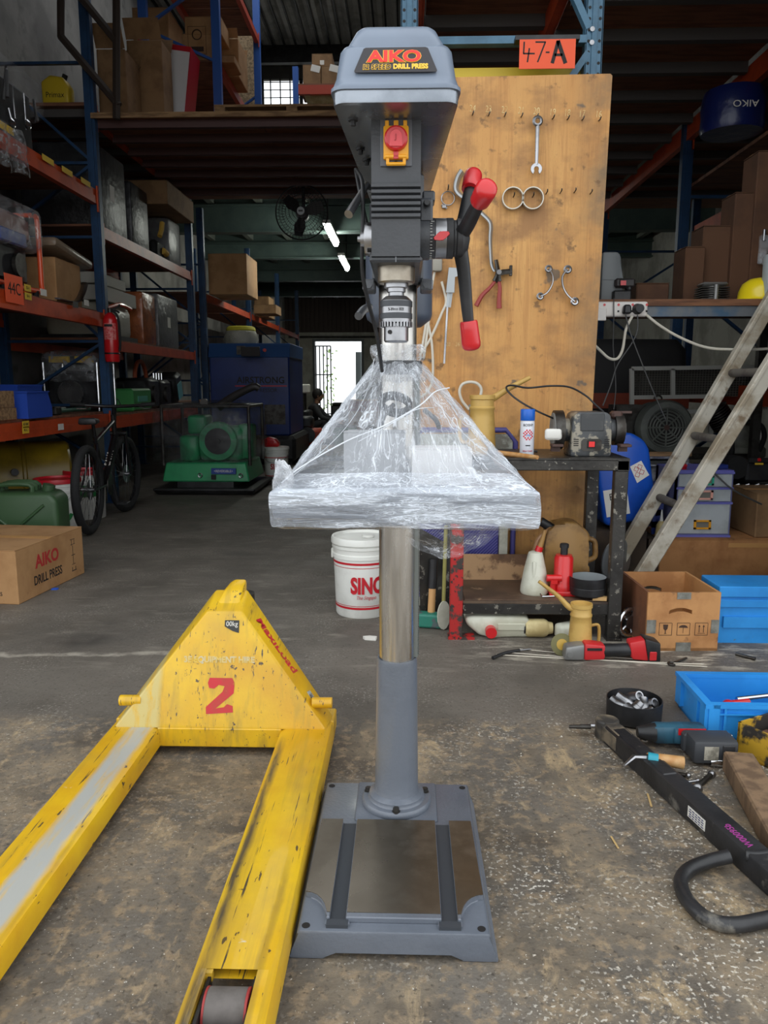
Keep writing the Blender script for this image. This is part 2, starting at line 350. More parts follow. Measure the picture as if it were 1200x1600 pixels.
# roof: corrugated sheets on purlins, upper back wall with a grilled opening
rf = B(); n = 140; x0, x1 = -4.5, 5.1; top = []
for i in range(n + 1): 
    x = x0 + (x1 - x0) * i / n; top.append((x, 7.35 + (.05 if i % 4 in (0, 1) else 0)))
vs = [(x, 3.0, z) for x, z in top] + [(x, 27.2, z) for x, z in top]
ya, yb = 8.6, 13.0; ka, kb = 18, 76  # unseen roof gap, added to let daylight onto the upper deck
for y0_, y1_, i0, i1 in ((3.0, ya, 0, n), (yb, 16.25, 0, n), (ya, yb, 0, ka), (ya, yb, kb, n)):
    q = top[i0:i1 + 1]; k = len(q); rf.raw([(x, y0_, z) for x, z in q] + [(x, y1_, z) for x, z in q], [(i, i + 1, k + 1 + i, k + i) for i in range(k - 1)])
struct(rf, 'ceiling.001', mat('roof_sheet', (190, 190, 188), .5, .1, c2=(150, 150, 148), sc=2, c3=(190, 190, 188), sc3=3, lo3=.6, hi3=.66))
rs = B()
for i in range(45): rs.bb(-4.4 + i * .21, -4.37 + i * .21, 13.1, 16.2, 7.31, 7.349)
struct(rs, 'trim_10', BLK)
for i, Y in enumerate((9, 12.4, 15.4)): struct(B().bb(-4.2, 4.9, Y, Y + .12, 7.05, 7.35), 'trim_%d' % (7 + i), BLK)
ub = B().bb(-4.2, 4.9, 16, 16.1, 4.35, 5.75); ub.bb(-4.2, -3.25, 16, 16.1, 5.75, 7.35); ub.bb(-1.2, 4.9, 16, 16.1, 5.75, 7.35); ub.bb(-3.25, -1.2, 16, 16.1, 6.98, 7.35)
struct(ub, 'wall_back.001', WALLM)
wn = bpy.data.objects.new('window_1', None); COL.objects.link(wn); wn['kind'] = 'structure'
for i in range(12): B().bb(-3.25 + i * .19, -3.23 + i * .19 + (.05 if i % 4 == 2 else 0), 15.98, 16.02, 5.75, 6.98).out('grille_bar', BLK, wn, 0)
for i in range(9): B().bb(-3.25, -1.2, 15.99, 16.01, 5.8 + i * .14, 5.812 + i * .14).out('grille_wire', BLK, wn, 0)

# ---------------------------------------------------------------- mezzanine decks
JO = mat('joist_grey', (74, 70, 68), .6)
JO2 = mat('joist_red', (70, 42, 38), .6)
def deck(name, x0, x1, y0, y1, z, step, edge=True, jm=None):
    r = bpy.data.objects.new(name, None); COL.objects.link(r); r['kind'] = 'structure'; r.location = (x0, y0, z)
    k = max(1, round((x1 - x0) / 1.22))
    for i in range(k):
        B().bb((x1 - x0) * i / k + .003, (x1 - x0) * (i + 1) / k - .003, 0, y1 - y0, 0, .03).out('deck_board', PLYD, r, 0)
    q = int((y1 - y0) / step)
    me = None
    for i in range(q):
        if me is None: o = B().bb(0, x1 - x0, .08, .14, -.07, 0).out('joist', jm or JO, r, 0); me = o
        else: o = me.copy(); COL.objects.link(o)
        o.location.y = i * step
    if edge: B().bb(0, x1 - x0, -.02, 0, -.015, .03).out('edge_strip', WOOD, r, 0, label='pale raw timber edge')
    return r
deck('floor.001', -2.86, .15, 7.35, 10.5, 3.53, .42, True, JO2)
deck('floor.002', .93, 2.36, 4.2, 10.4, 3.36, .52, False)
deck('floor.003', .1, .86, 4.5, 10.4, 3.36, .52, False)
deck('floor.004', 2.45, 4.6, 4.2, 10.4, 3.36, .52, False)
deck('floor.005', -4.15, -2.95, 7.45, 10.5, 3.66, .6, False)

# ---------------------------------------------------------------- pallet racks
def post(x, y, z0, z1, name, parent, m=BLUE_R, holes=False):
    b = B().bb(x - .045, x + .045, y - .035, y + .035, z0, z1); b.bb(x - .02, x + .02, y - .047, y - .035, z0, z1)
    b.bb(x - .08, x + .08, y - .06, y + .06, z0, z0 + .01)
    return b.out(name, m, parent, 0)
def beam(p, q, h, parent, m=ORANGE_R, t=.045, clip=True):
    """box beam with a stepped top and end connectors"""
    p, q = V(p), V(q); d = (q - p); L = d.length; a = math.atan2(d.y, d.x); M = T(*p) @ MX.Rotation(a, 4, 'Z')
    b = B().box((L / 2, 0, h / 2), (L, t, h), M); b.box((L / 2, -t * .55, h * .25), (L, t * .25, h * .5), M)
    o = b.out('beam', m, parent, 0)
    if clip:
        c = B()
        for u in (.03, L - .03): c.box((u, -t * .75, h * .35), (.06, .012, h * 1.75), M)
        c.out('beam_connector', m, parent, 0)
    return o
def brace(p, q, parent, m=BLUE_R, w=.035):
    M, L = aim(p, q); B().box((0, 0, L / 2), (w, w * .7, L), M).out('brace', m, parent, 0)
def frame(x0, x1, Y, z1, parent, m=BLUE_R, zs=(.3, 1.0, 1.7, 2.4)):
    post(x0, Y, 0, z1, 'upright', parent, m); post(x1, Y, 0, z1, 'upright', parent, m)
    for i, z in enumerate(zs):
        brace((x0, Y, z), (x1, Y, z), parent, m)
        if i + 1 < len(zs):
            a, c = (x0, x1) if i % 2 == 0 else (x1, x0); brace((a, Y, z), (c, Y, zs[i + 1]), parent, m)
def shelf(x0, x1, y0, y1, z, parent, m=PLYD):
    k = max(1, round((y1 - y0) / .75))
    for i in range(k): B().bb(x0, x1, y0 + (y1 - y0) * i / k + .004, y0 + (y1 - y0) * (i + 1) / k - .004, z, z + .02).out('shelf_board', m, parent, 0)
LX, LB = -2.88, -3.85
RK = thing('pallet_rack', 'long blue and orange pallet rack along the left wall holding wrapped machines', 'rack', (0, 0, 0))
frame(LX, LB, 7.4, 5.2, RK, zs=(.35, .95, 1.55, 2.5, 3.15, 4.0)); frame(LX, LB, 10.5, 3.75, RK); frame(LX, LB, 4.4, 5.2, RK, zs=(.35, 1.1, 1.9, 2.7, 3.6))
for z, h in ((.75, .12), (1.68, .13), (2.78, .13)):
    beam((LX, 4.4, z), (LX, 7.4, z), h, RK); beam((LB, 4.4, z), (LB, 7.4, z), h, RK, clip=False); shelf(LB, LX - .03, 4.45, 7.35, z + h, RK)
for z, h in ((.72, .12), (1.47, .1), (2.5, .11), (3.5, .13)):
    beam((LX, 7.4, z), (LX, 10.5, z), h, RK); beam((LB, 7.4, z), (LB, 10.5, z), h, RK, clip=False)
    if z < 3: shelf(LB, LX - .03, 7.45, 10.45, z + h, RK)
RK2 = thing('pallet_rack', 'far blue and orange pallet rack beyond the fan on the left side', 'rack', (0, 0, 0))
for Y in (11.1, 14.3, 17.5, 20.6): frame(LX, LB, Y, 3.55, RK2, zs=(.4, 1.2, 2.0, 2.8))
for a, c in ((11.1, 14.3), (14.3, 17.5), (17.5, 20.6)):
    for z in (.75, 2.32): beam((LX, a, z), (LX, c, z), .1, RK2); shelf(LB, LX - .03, a + .05, c - .05, z + .1, RK2)
# end frame of the middle rack, the plywood tool board stands against it
LBLUE = mat('rack_light_blue', (70, 112, 138), .45, c2=(56, 94, 118), sc=5, c3=(120, 128, 130), sc3=40, lo3=.7, hi3=.73)
R1 = thing('pallet_rack', 'light blue perforated rack end frame rising behind the plywood tool board', 'rack', (0, 0, 0))
for x, f in ((.005, -1), (.905, 1)):
    b = B().bb(x - .04, x + .04, 4.1, 4.104, 0, 3.9); b.bb(x - .042, x - .036, 4.1, 4.17, 0, 3.9); b.bb(x + .036, x + .042, 4.1, 4.17, 0, 3.9); b.bb(x - .012, x + .012, 4.092, 4.1, 0, 3.9); b.out('upright', LBLUE, R1, 0)
    h = B()
    for i in range(52):
        z = 1.3 + i * .05
        for s in (-.026, .026): h.cyl((x + s, 4.0985, z), (x + s, 4.1, z), .0075, n=8)
    h.out('slot_row', INK, R1, kind='stuff')
bl = B(); 
for z in (2.57, 2.79, 2.85, 3.0): bl.cyl((.905 - .012, 4.088, z), (.905 - .012, 4.093, z), .012, n=8)
bl.out('bolt_row', STEEL, R1, kind='stuff')
brace((.04, 4.12, 2.81), (.87, 4.12, 2.81), R1, LBLUE, .05); brace((.88, 4.12, 2.75), (.6, 4.12, 2.35), R1, LBLUE, .045); brace((.88, 4.12, 2.86), (.55, 4.12, 3.5), R1, LBLUE, .045)
frame(.005, .905, 7.3, 3.9, R1, BLUE_R); frame(.005, .905, 10.4, 3.9, R1, BLUE_R)
for x in (.06, .85):
    beam((x, 4.15, 3.24), (x, 7.3, 3.24), .12, R1); beam((x, 7.3, 3.24), (x, 10.4, 3.24), .12, R1)
B().bb(.04, .87, 4.22, 4.3, 2.66, 2.73).out('stop_bar', mat('yellow_paint', (222, 190, 52), .5), R1, 0, label='yellow painted cross bar')
# right hand rack
R2 = thing('pallet_rack', 'dark right hand pallet rack with sloping orange beams above the bench shelf', 'rack', (0, 0, 0))
for Y in (4.55, 7.1, 9.9): frame(2.4, 3.5, Y, 3.36, R2, zs=(.4, 1.2, 2.05, 2.75))
for a, c in ((4.6, 7.1), (7.1, 9.9)):
    for z in (1.0, 3.2): beam((2.4, a, z), (2.4, c, z), .14, R2)
    for z in (2.9,): beam((3.5, a, z), (3.5, c, z), .14, R2)
# near shelf at the right (a bay of its own)
SZ = 1.6
SH = thing('plank_shelf', 'timber shelf on a grey steel rail above the compressor, carrying the yellow helmet', 'shelf', (1.0, 4.3, 0))
for i in range(3): B().bb(0, 1.33, i * .28, i * .28 + .277, SZ - .035, SZ).out('plank', mat('shelf_timber', (126, 84, 56), .7, c2=(92, 58, 38), sc=4, st=(1, 10, 10)), SH, 0)
B().bb(0, 1.33, .01, .05, SZ - .09, SZ - .036).out('rail', mat('grey_rail', (108, 112, 116), .5, .3, c2=(70, 96, 120), sc=4), SH, 0)
for x in (.02, 1.26): B().bb(x, x + .05, .8, .85, 0, SZ - .036).out('leg', DSTEEL, SH, 0)
for x in (.02, 1.26): B().bb(x, x + .05, .3, .35, 0, SZ - .036).out('leg', DSTEEL, SH, 0)
# ================================================================ DRILL PRESS
DG = mat('hammer_grey', (104, 110, 120), .36, c2=(95, 101, 111), sc=5, bump=.12, bs=120, coat=.2)
DGH = mat('hood_grey', (112, 124, 141), .4, c2=(104, 115, 131), sc=3, coat=.25)
DGS = mat('dark_grey_steel', (104, 106, 110), .35, .5, c2=(92, 94, 98), sc=3)
DHD = mat('charcoal_casting', (62, 64, 68), .42, c2=(54, 56, 59), sc=4, bump=.1, bs=150)
BRU = mat('brushed_column', (206, 203, 198), .27, 1, c2=(178, 175, 170), sc=4, st=(6, 6, .6), rv=.08)
MACH = mat('machined_iron', (112, 104, 92), .3, .75, c2=(94, 86, 74), sc=3, c3=(122, 115, 104), sc3=6, lo3=.55, hi3=.7, rv=.06)
YSW = mat('yellow_plastic', (238, 168, 30), .4)
DP = thing('drill_press', 'tall grey floor standing drill press with a half wrapped table', 'drill press', (-.0215, 1.862, 0))
def L(P): return V(P) - V((-.0215, 1.862, 0))
# base casting with two feet
b = B()
out_ = [(-.212, 0), (-.14, 0), (-.118, .019), (.118, .019), (.14, 0), (.212, 0), (.212, .01), (.203, .016), (.195, .06), (.191, .064), (-.191, .064), (-.195, .06), (-.203, .016), (-.212, .01)]
b.prism(out_, .585, T(0, .105, 0) @ MX.Rotation(PI / 2, 4, 'X'), bev=.004, seg=2)
# raised pads under the machined strips, front corners scooped out around the bolt holes
def pad(poly, name, z0, z1, m, bev=.002): return B().prism(poly, z1 - z0, T(0, 0, z0), bev=bev).out(name, m, DP, 30)
yb, yf = -.098, -.432
def scoop(sx):
    pts = [];
    for i in range(7):
        a = PI / 2 * i / 6; pts.append((sx * (.19 - .052 * math.cos(a)), yf - .02 + .075 * math.sin(a) * 1.0))
    return pts
lp = [(-.136, yf - .02), (-.131, yb), (-.186, yb)] + list(reversed(scoop(-1)))
lp = [(-.19, yf + .055), (-.186, yb), (-.131, yb), (-.131, yf - .022), (-.138, yf - .022)] + scoop(-1)[1:-1]
rp = [(-x, y) for x, y in reversed(lp)]
mp = [(-.098, yf - .022), (.098, yf - .022), (.098, yb), (-.098, yb)]
for q in (lp, rp, mp): b.prism(q, .013, T(0, 0, .0635), bev=.002)
b.bb(-.139, -.09, yf - .035, yf - .02, .062, .07); b.bb(.09, .139, yf - .035, yf - .02, .062, .07)
# rear boss the column flange sits on
b.bb(-.105, .105, -.085, .1, .06, .071, bev=.006, seg=2)
b.out('base', DG, DP, 30)
for q, y2 in ((lp, 0), (mp, 0), (rp, 0)):
    cxm = sum(p[0] for p in q) / len(q)
    qq = [(cxm + (x - cxm) * .985, max(y, yf - .008)) for x, y in q]
    pad(qq, 'machined_strip', .0765, .0778, MACH, 0)
for s in (-1, 1):
    B().bb(s * .1145 - .0165, s * .1145 + .0165, yf - .02, yb, .0640, .0655).bb(s * .1145 - .022, s * .1145 + .022, yf - .04, yf - .021, .064, .0712).out('slot', mat('slot_grey', (58, 62, 68), .5), DP, 0, label='dark T slot floor')
    for y in (-.465, .085):
        B().cyl((s * .178, y, .0642), (s * .178, y, .0648), .0085, n=14).out('bolt_hole', INK, DP)
# column sleeve, flange and bolts
b = B().lathe([(0, .07), (.088, .07), (.09, .074), (.09, .083), (.086, .088), (.074, .089), (.071, .093), (.071, .1), (.066, .104), (.0585, .108), (.056, .118), (.0555, .16), (.0535, .3), (.0515, .46), (.0495, .468), (.0455, .468), (.0455, .45)], n=40)
b.out('column_sleeve', DG, DP, 40)
for a in (-90, 15, 165, 90):
    x, y = .0775 * math.cos(math.radians(a)), .0775 * math.sin(math.radians(a))
    B().cyl((x, y, .086), (x, y, .0985), .0078, n=6).cyl((x, y, .086), (x, y, .0895), .0105, n=14).out('bolt', DSTEEL, DP, 30)
B().cyl((0, 0, .3), (0, 0, 1.62), .0448, n=48).out('column', BRU, DP)
# gear rack along the right of the column
b = B().bb(.0435, .0525, -.009, .009, .47, 1.19)
for i in range(150): b.bb(.0525, .0555, -.008, .008, .475 + i * .0047, .4772 + i * .0047)
b.out('gear_rack', mat('rack_grey', (128, 134, 132), .4, .6), DP, 0)
B().lathe([(.0455, 1.172), (.056, 1.172), (.058, 1.175), (.058, 1.2), (.056, 1.204), (.0455, 1.204)], n=32).out('column_collar', DHD, DP)
# table and bracket
b = B().bb(-.224, .256, -.49, -.07, .905, .953, bev=.01, seg=2); b.bb(-.19, .22, -.455, -.1, .894, .905)
b.out('table', DG, DP, 35)
b = B().lathe([(.046, .83), (.064, .83), (.066, .835), (.066, .945), (.062, .95), (.046, .95)], n=32); b.bb(-.06, .06, -.2, -.04, .84, .895, bev=.012)
b.out('table_bracket', DG, DP, 35)
# head casting: switch tower, ribbed bellows block, lower block
hx = .0455
b = B()
prof = [(-.366, 1.386), (-.366, 1.395)]
z = 1.452; prof += [(-.367, 1.452)]
for i in range(6): prof += [(-.374, z + .003), (-.374, z + .0085), (-.3665, z + .0105)]; z += .0105
prof += [(-.367, 1.52), (-.366, 1.53), (-.366, 1.632), (-.02, 1.632), (-.02, 1.386)]
b.prism([(y, z) for y, z in prof], 2 * hx, MX(((0, 0, 1, -hx), (1, 0, 0, 0), (0, 1, 0, 0), (0, 0, 0, 1))))
b.bb(-hx - .004, hx + .004, -.362, -.05, 1.376, 1.388, bev=.004)
b.bb(-.058, .058, -.06, .06, 1.376, 1.62, bev=.012)
b.bb(-.052, .052, -.31, -.02, 1.38, 1.5, bev=.008)
b.out('head_casting', DHD, DP, 30)
B().bb(-.0012, .0012, -.3635, -.361, 1.376, 1.388).out('casting_seam', DGS, DP, 0)
# switch
sw = B().box((0, -.3675, 1.585), (.058, .003, .083), bev=.0012).out('switch_plate', mat('plate_grey', (84, 86, 92), .4), DP, 30)
b = B().box((0, -.371, 1.583), (.046, .012, .058), bev=.003, seg=2)
for x, w_ in ((-.0165, .007), (0, .0085), (.0165, .007)): b.box((x, -.372, 1.6155), (w_, .007, .011), bev=.001)
b.bb(-.018, -.0125, -.378, -.37, 1.545, 1.556); b.bb(.0125, .018, -.378, -.37, 1.545, 1.556); b.box((0, -.376, 1.546), (.036, .006, .006), bev=.002); b.box((0, -.378, 1.5585), (.04, .005, .006), bev=.0015)
b.out('switch_cover', YSW, sw, 30)
b = B().lathe([(0, .012), (.018, .012), (.0208, .01), (.0215, .006), (.0215, 0), (0, 0)], FY(0, -.377, 1.588), 28); b.box((0, -.3785, 1.562), (.009, .004, .016))
b.out('stop_button', RED, sw, 30)
pl = [(-.0115, -.018), (.0115, -.018), (.0115, .0)] + [(.0115 * math.cos(a * PI / 8), .0115 * math.sin(a * PI / 8)) for a in range(1, 8)] + [(-.0115, 0)]
B().prism(pl, .003, FY(0, -.3885, 1.59), bev=.001).out('button_pad', mat('pink_red', (226, 78, 84), .4), sw, 30)
lettering('lettering', 'J', .012, mat('dull_red', (170, 40, 46), .5), FY(0, -.3922, 1.588), sw, off=.0002)
B().cyl((0, -.3688, 1.55), (0, -.3698, 1.55), .0032, n=10).out('screw', INK, sw)
# pulley hood: sheet pan below, lid above
def plan(w0, w1, y0, y1, rf, rb):
    """outline, wide at the front, narrower at the back"""
    P = []
    for cx, cy, r, a0 in ((w0 - rf, y0 + rf, rf, -90), (w1 - rb, y1 - rb, rb, 0), (-(w1 - rb), y1 - rb, rb, 90), (-(w0 - rf), y0 + rf, rf, 180)):
        for i in range(6): a = math.radians(a0 + 90 * i / 5); P.append((cx + r * math.cos(a), cy + r * math.sin(a)))
    return P
def loft(rings, zs, capb=True, capt=True):
    b = B(); n = len(rings[0]); vs = []
    for q, z in zip(rings, zs): vs += [(p[0], p[1], z + (p[2] if len(p) > 2 else 0)) for p in q]
    fs = [(j * n + i, j * n + (i + 1) % n, (j + 1) * n + (i + 1) % n, (j + 1) * n + i) for j in range(len(rings) - 1) for i in range(n)]
    if capb: fs.append(tuple(range(n - 1, -1, -1)))
    if capt: fs.append(tuple(range((len(rings) - 1) * n, len(rings) * n)))
    b.raw(vs, fs); return b
y0, y1 = -.455, .43
r0 = plan(.108, .07, y0, y1, .022, .04)
def ins(P, d): return [(x * (1 - d / .1), y + (d if y < 0 else -d)) for x, y in P]
loft([ins(r0, .006), ins(r0, .001), r0, r0], [1.6235, 1.6245, 1.63, 1.646], True, True).out('hood_pan', mat('bright_grey_pan', (150, 156, 164), .26, .75, c2=(128, 134, 142), sc=6, rv=.06), DP, 40)
lip = plan(.112, .074, y0 - .004, y1 + .004, .026, .044)
def bowl(P, ix, iy, z):  # sloping sides of the lid
    return [(x * (1 - ix), (y + iy) if y < -.2 else (y - iy if y > .2 else y)) for x, y in P]
lid = loft([lip, lip, bowl(lip, .03, .004, 0), bowl(lip, .07, .012, 0), bowl(lip, .13, .027, 0), bowl(lip, .165, .036, 0), bowl(lip, .25, .06, 0)], [1.645, 1.651, 1.655, 1.67, 1.718, 1.727, 1.731])
bump_ = plan(.07, .05, y0 + .03, y1 - .02, .02, .03)
lid.bm.verts.ensure_lookup_table()
b2 = loft([bowl(bump_, -.35, -.004, 0), bowl(bump_, -.12, .0, 0), bowl(bump_, 0, .012, 0), bowl(bump_, .06, .02, 0), bowl(bump_, .2, .03, 0)], [1.712, 1.738, 1.757, 1.763, 1.766])
me = bpy.data.meshes.new('tmp'); b2.bm.to_mesh(me); b2.bm.free(); lid.bm.from_mesh(me); bpy.data.meshes.remove(me)
lid.out('hood_lid', DGH, DP, 50)
# decal on the sloping lid front
fy0, fz0, fy1, fz1 = -.4485, 1.668, -.4315, 1.7195
tilt = math.atan2(fy1 - fy0, fz1 - fz0)
DM = T(0, (fy0 + fy1) / 2 - .0025, (fz0 + fz1) / 2 + .001) @ MX.Rotation(PI / 2 - tilt, 4, 'X')
dec = B().prism([(-.069, -.023), (.069, -.023), (.0705, -.02), (.055, .022), (.051, .024), (-.051, .024), (-.055, .022), (-.0705, -.02)], .0012, DM).out('decal', mat('decal_black', (38, 34, 38), .4), DP, 0)
DM2 = DM @ T(0, 0, .0013)
lettering('lettering', 'AIKO', .029, mat('decal_gold', (240, 190, 60), .45), DM2 @ T(-.002, .0055, 0), dec, 1.3, .0019, label='gold outline of the brand name')
lettering('lettering', 'AIKO', .029, mat('decal_red', (226, 40, 30), .45), DM2 @ T(-.002, .0055, .0007), dec, 1.3, .0011, label='red brand name')
lettering('lettering', '12 SPEED', .0125, mat('decal_gold', (0, 0, 0)), DM2 @ T(-.033, -.0135, 0), dec, .88, .0011, .1, spacing=1.12, label='outlined gold words')
lettering('lettering', '12 SPEED', .0125, mat('decal_black', (0, 0, 0)), DM2 @ T(-.033, -.0135, .0006), dec, .88, .0002, .1, spacing=1.12)
lettering('lettering', 'DRILL PRESS', .0125, mat('decal_gold', (0, 0, 0)), DM2 @ T(.0255, -.0130, 0), dec, .88, .0007, label='gold words')
# screws under the pan
for x, y in ((-.078, -.375), (-.075, -.2), (-.066, -.12)): B().cyl((x, y, 1.6235), (x, y, 1.612), .005, n=6).cyl((x, y, 1.6235), (x, y, 1.62), .009, n=12).out('screw', BLK, DP, 30)
# quill, spindle, chuck
sy = -.292
def lz(prof, n=36): return B().lathe(prof, T(0, sy, 0), n)
lz([(0, 1.345), (.033, 1.345), (.0365, 1.348), (.0365, 1.388), (0, 1.388)]).out('quill', mat('quill_steel', (168, 160, 146), .35, .9, c2=(140, 130, 116), sc=8), DP)
lz([(0, 1.318), (.0155, 1.318), (.0155, 1.328), (.0185, 1.329), (.0185, 1.336), (.024, 1.337), (.024, 1.346), (0, 1.346)]).out('spindle', STEEL, DP)
ck = lz([(0, 1.27), (.031, 1.27), (.031, 1.312), (.0255, 1.3175), (.021, 1.321), (0, 1.321)]).out('chuck', STEEL, DP)
for z0, z1 in ((1.277, 1.288), (1.300, 1.3115)):
    lz([(.0309, z0), (.0322, z0 + .0005), (.0322, z1 - .0005), (.0309, z1)]).out('knurled_band', mat('knurl_grey', (74, 76, 80), .5, .5), ck)
b = B()
for i in range(30): a = 2 * PI * i / 30; b.box((.030, 0, 0), (.005, .0036, .010), T(0, sy, 1.2665) @ MX.Rotation(a, 4, 'Z'))
b.out('teeth_ring', STEEL, ck, 0)
b = lz([(0, 1.232), (.0215, 1.232), (.0245, 1.235), (.0245, 1.268), (.0, 1.27)]); b.out('chuck_nose', STEEL, ck)
B().cyl((-.012, sy - .0218, 1.251), (-.0125, sy - .024, 1.251), .0042, n=12).out('key_hole', INK, ck)
lettering('lettering', '5-20mm B22', .0072, INK, FY(0, sy - .0315, 1.294), ck, .85, 0, bend=.0315)
# depth feed hub on the right
def LX_(prof, x0, n=32): return B().lathe(prof, T(x0, sy, 1.43) @ MX.Rotation(PI / 2, 4, 'Y'), n)
b = B().cyl((.04, sy, 1.43), (.064, sy, 1.43), .04, n=32); b.bb(.044, .07, sy - .03, sy + .05, 1.455, 1.50, bev=.004); b.bb(.05, .074, sy - .02, sy + .03, 1.495, 1.515, bev=.003)
b.out('feed_housing', DHD, DP, 30)
B().lathe([(0, 0), (.006, 0), (.007, .004), (.005, .014), (0, .014)], T(.058, sy - .036, 1.487) @ rot(PI / 2), 12).out('stop_knob', BLK, DP)
LX_([(0, 0), (.038, 0), (.038, .011), (0, .011)], .064).out('scale_ring', mat('scale_black', (36, 36, 40), .4), DP)
b = B()
for i in range(40): a = 2 * PI * i / 40; b.box((0, .0382, (.003 if i % 5 else .005)), (.0008, .0008, .004 if i % 5 else .008), T(.064, sy, 1.43) @ MX.Rotation(PI / 2, 4, 'Y') @ MX.Rotation(a, 4, 'Z'))
b.out('scale_mark', WHITE, DP, 0, kind='stuff')
LX_([(0, 0), (.037, 0), (.0378, .001), (.0378, .022), (.037, .023), (0, .023)], .075).out('hub_ring', STEEL, DP)
pp = [(-.0155, -.003), (-.006, -.0055), (0, -.009), (.006, -.0055), (.0155, -.003), (.0155, .003), (.006, .0055), (0, .009), (-.006, .0055), (-.0155, .003)]
B().prism(pp, .005, FY(.0865, sy - .0372, 1.428, .35), bev=.001).out('red_pointer', RED, DP, 30)
LX_([(0, 0), (.038, 0), (.038, .012), (.034, .014), (.034, .018), (.037, .02), (.036, .03), (.022, .042), (0, .046)], .098).out('feed_hub', BLK, DP)
HB = V((.122, sy, 1.43))
for px, py, Y, base, gl in ((740, 272, 1.72, (742, 285), .055), (762, 292, 1.40, (745, 330), .055), (737, 545, 1.60, (737, 500), .05)):
    e = L(at(px, py, Y)); d = (e - HB); mid = HB + d * .5 + V((-.004, 0, 0))
    k = HB + d * .28 + V((.002, 0, 0))
    s0 = HB + d * .1
    b = B().tube([s0, k, HB + d * .62, HB + d * .78], [.0165, .0115], 10, sm=4, flat=.7)
    o = b.out('feed_arm', BLK, DP, 50)
    a = HB + d * .74; M, ln = aim(a, e); ln = d.length * .27
    B().lathe([(0, 0), (.0165, 0), (.018, .003), (.0185, ln * .3), (.0195, ln * .75), (.0185, ln * .9), (.0145, ln * .98), (.008, ln * 1.02), (0, ln * 1.03)], M, 20).out('grip', RED, o)
# return spring housing and lock lever on the left
b = B().lathe([(0, -.014), (.005, -.014), (.006, -.008), (.016, -.008), (.017, 0), (.03, 0), (.031, .002), (.031, .018), (0, .018)], T(-.062, sy, 1.43) @ MX.Rotation(PI / 2, 4, 'Y'), 28).out('spring_cap', STEEL, DP)
b = B()
for a in (60, 130, 230, 300): b.box((.0, .031, .012), (.006, .006, .012), T(-.062, sy, 1.43) @ MX.Rotation(PI / 2, 4, 'Y') @ MX.Rotation(math.radians(a), 4, 'Z'))
b.out('cap_notch', INK, DP, 0)
B().cyl(L((-.068, 1.62, 1.535)), L((-.083, 1.60, 1.535)), .006, n=12).cyl(L((-.08, 1.605, 1.54)), L((-.112, 1.53, 1.468)), .0062, .0085, n=14).out('lock_lever', STEEL, DP)
B().tube([L(at(577, 480, 1.78)), L(at(568, 484, 1.74)), L(at(560, 494, 1.70))], .009, 10, sm=3).out('lock_lever', DGS, DP, label='short grey clamp lever low on the head')
# motor hanging at the back
b = B().lathe([(0, 1.30), (.06, 1.30), (.084, 1.318), (.088, 1.33), (.088, 1.52), (.08, 1.535), (0, 1.54)], T(0, .24, 0), 32); b.bb(-.06, .06, .1, .2, 1.4, 1.5, bev=.01); b.out('motor', mat('motor_grey', (72, 80, 94), .4), DP)
for s in (-1, 1): B().bb(s * .066 - .014, s * .066 + .014, -.06, .02, 1.36, 1.385, bev=.003).cyl((s * .066, -.0605, 1.372), (s * .066, -.066, 1.372), .009, n=6).out('clamp_lug', DGS, DP, 30)
# cables down the left
for pts, r in (([(556, 265, 1.62), (566, 285, 1.58), (567, 340, 1.56), (566, 420, 1.58), (575, 470, 1.62), (588, 520, 1.66), (597, 580, 1.74)], .0042), ([(556, 268, 1.64), (562, 300, 1.6), (572, 345, 1.58), (577, 360, 1.6)], .0035)):
    B().tube([L(at(*p)) for p in pts], r, 8, sm=5).out('power_cable', BLK, DP)
cb_ = B()
for i in range(6):
    c0 = L(at(618, 632, 1.74)); th = i * .5
    cb_.torus(T(*c0) @ rot(PI / 2 + .25 * math.sin(i * 2), .2 * math.cos(i * 1.3), .3) @ MX.Diagonal((1, .42 + .05 * i, 1, 1)), .03 + .0015 * i, .0042, 22, 6)
cb_.tube([L(at(*p)) for p in ((615, 632, 1.72), (600, 650, 1.7), (590, 690, 1.7), (575, 700, 1.7), (560, 705, 1.69))], .005, 8, sm=5)
cb_.out('coiled_cord', BLK, DP)
B().tube([L(at(*p)) for p in ((560, 700, 1.69), (575, 680, 1.69), (583, 665, 1.69))], [.017, .010], 12, sm=4).out('cord_plug', BLK, DP)
B().tube([L(at(*p)) for p in ((662, 640, 1.9), (680, 655, 1.9), (686, 668, 1.88))], .006, 10, sm=4).out('crank_handle', BLK, DP)

# ---------------------------------------------------------------- white carton and plastic wrap on the table
c0 = at(643, 770, 1.50); c1 = at(738, 703, 1.50)
tz = .9535
cbx = thing('carton', 'plain white carton under the plastic wrap on the drill table', 'box', ((c0.x + c1.x) / 2, 1.56, tz))
hh = c1.z - tz - .0
B().box((0, 0, hh / 2), (c1.x - c0.x, .12, hh), bev=.0015).out('carton_body', mat('white_card', (226, 226, 228), .6), cbx, 30)
B().bb(-(c1.x - c0.x) / 2, (c1.x - c0.x) / 2, -.06, 0, hh, hh + .0015).out('carton_flap', mat('white_card', (0, 0, 0)), cbx, 0)
d0 = at(560, 770, 1.58)
cb2 = thing('carton', 'long low carton in grey film left of the white carton on the table', 'box', (c0.x - .075, 1.60, tz))
B().box((0, 0, .05), (.125, .1, .1), bev=.002).out('carton_body', GREYW if False else mat('grey_card', (170, 172, 176), .6), cb2, 30)
B().bb(-.0625, .0625, -.05, 0, .1, .1015).out('carton_flap', mat('grey_card', (0, 0, 0)), cb2, 0)
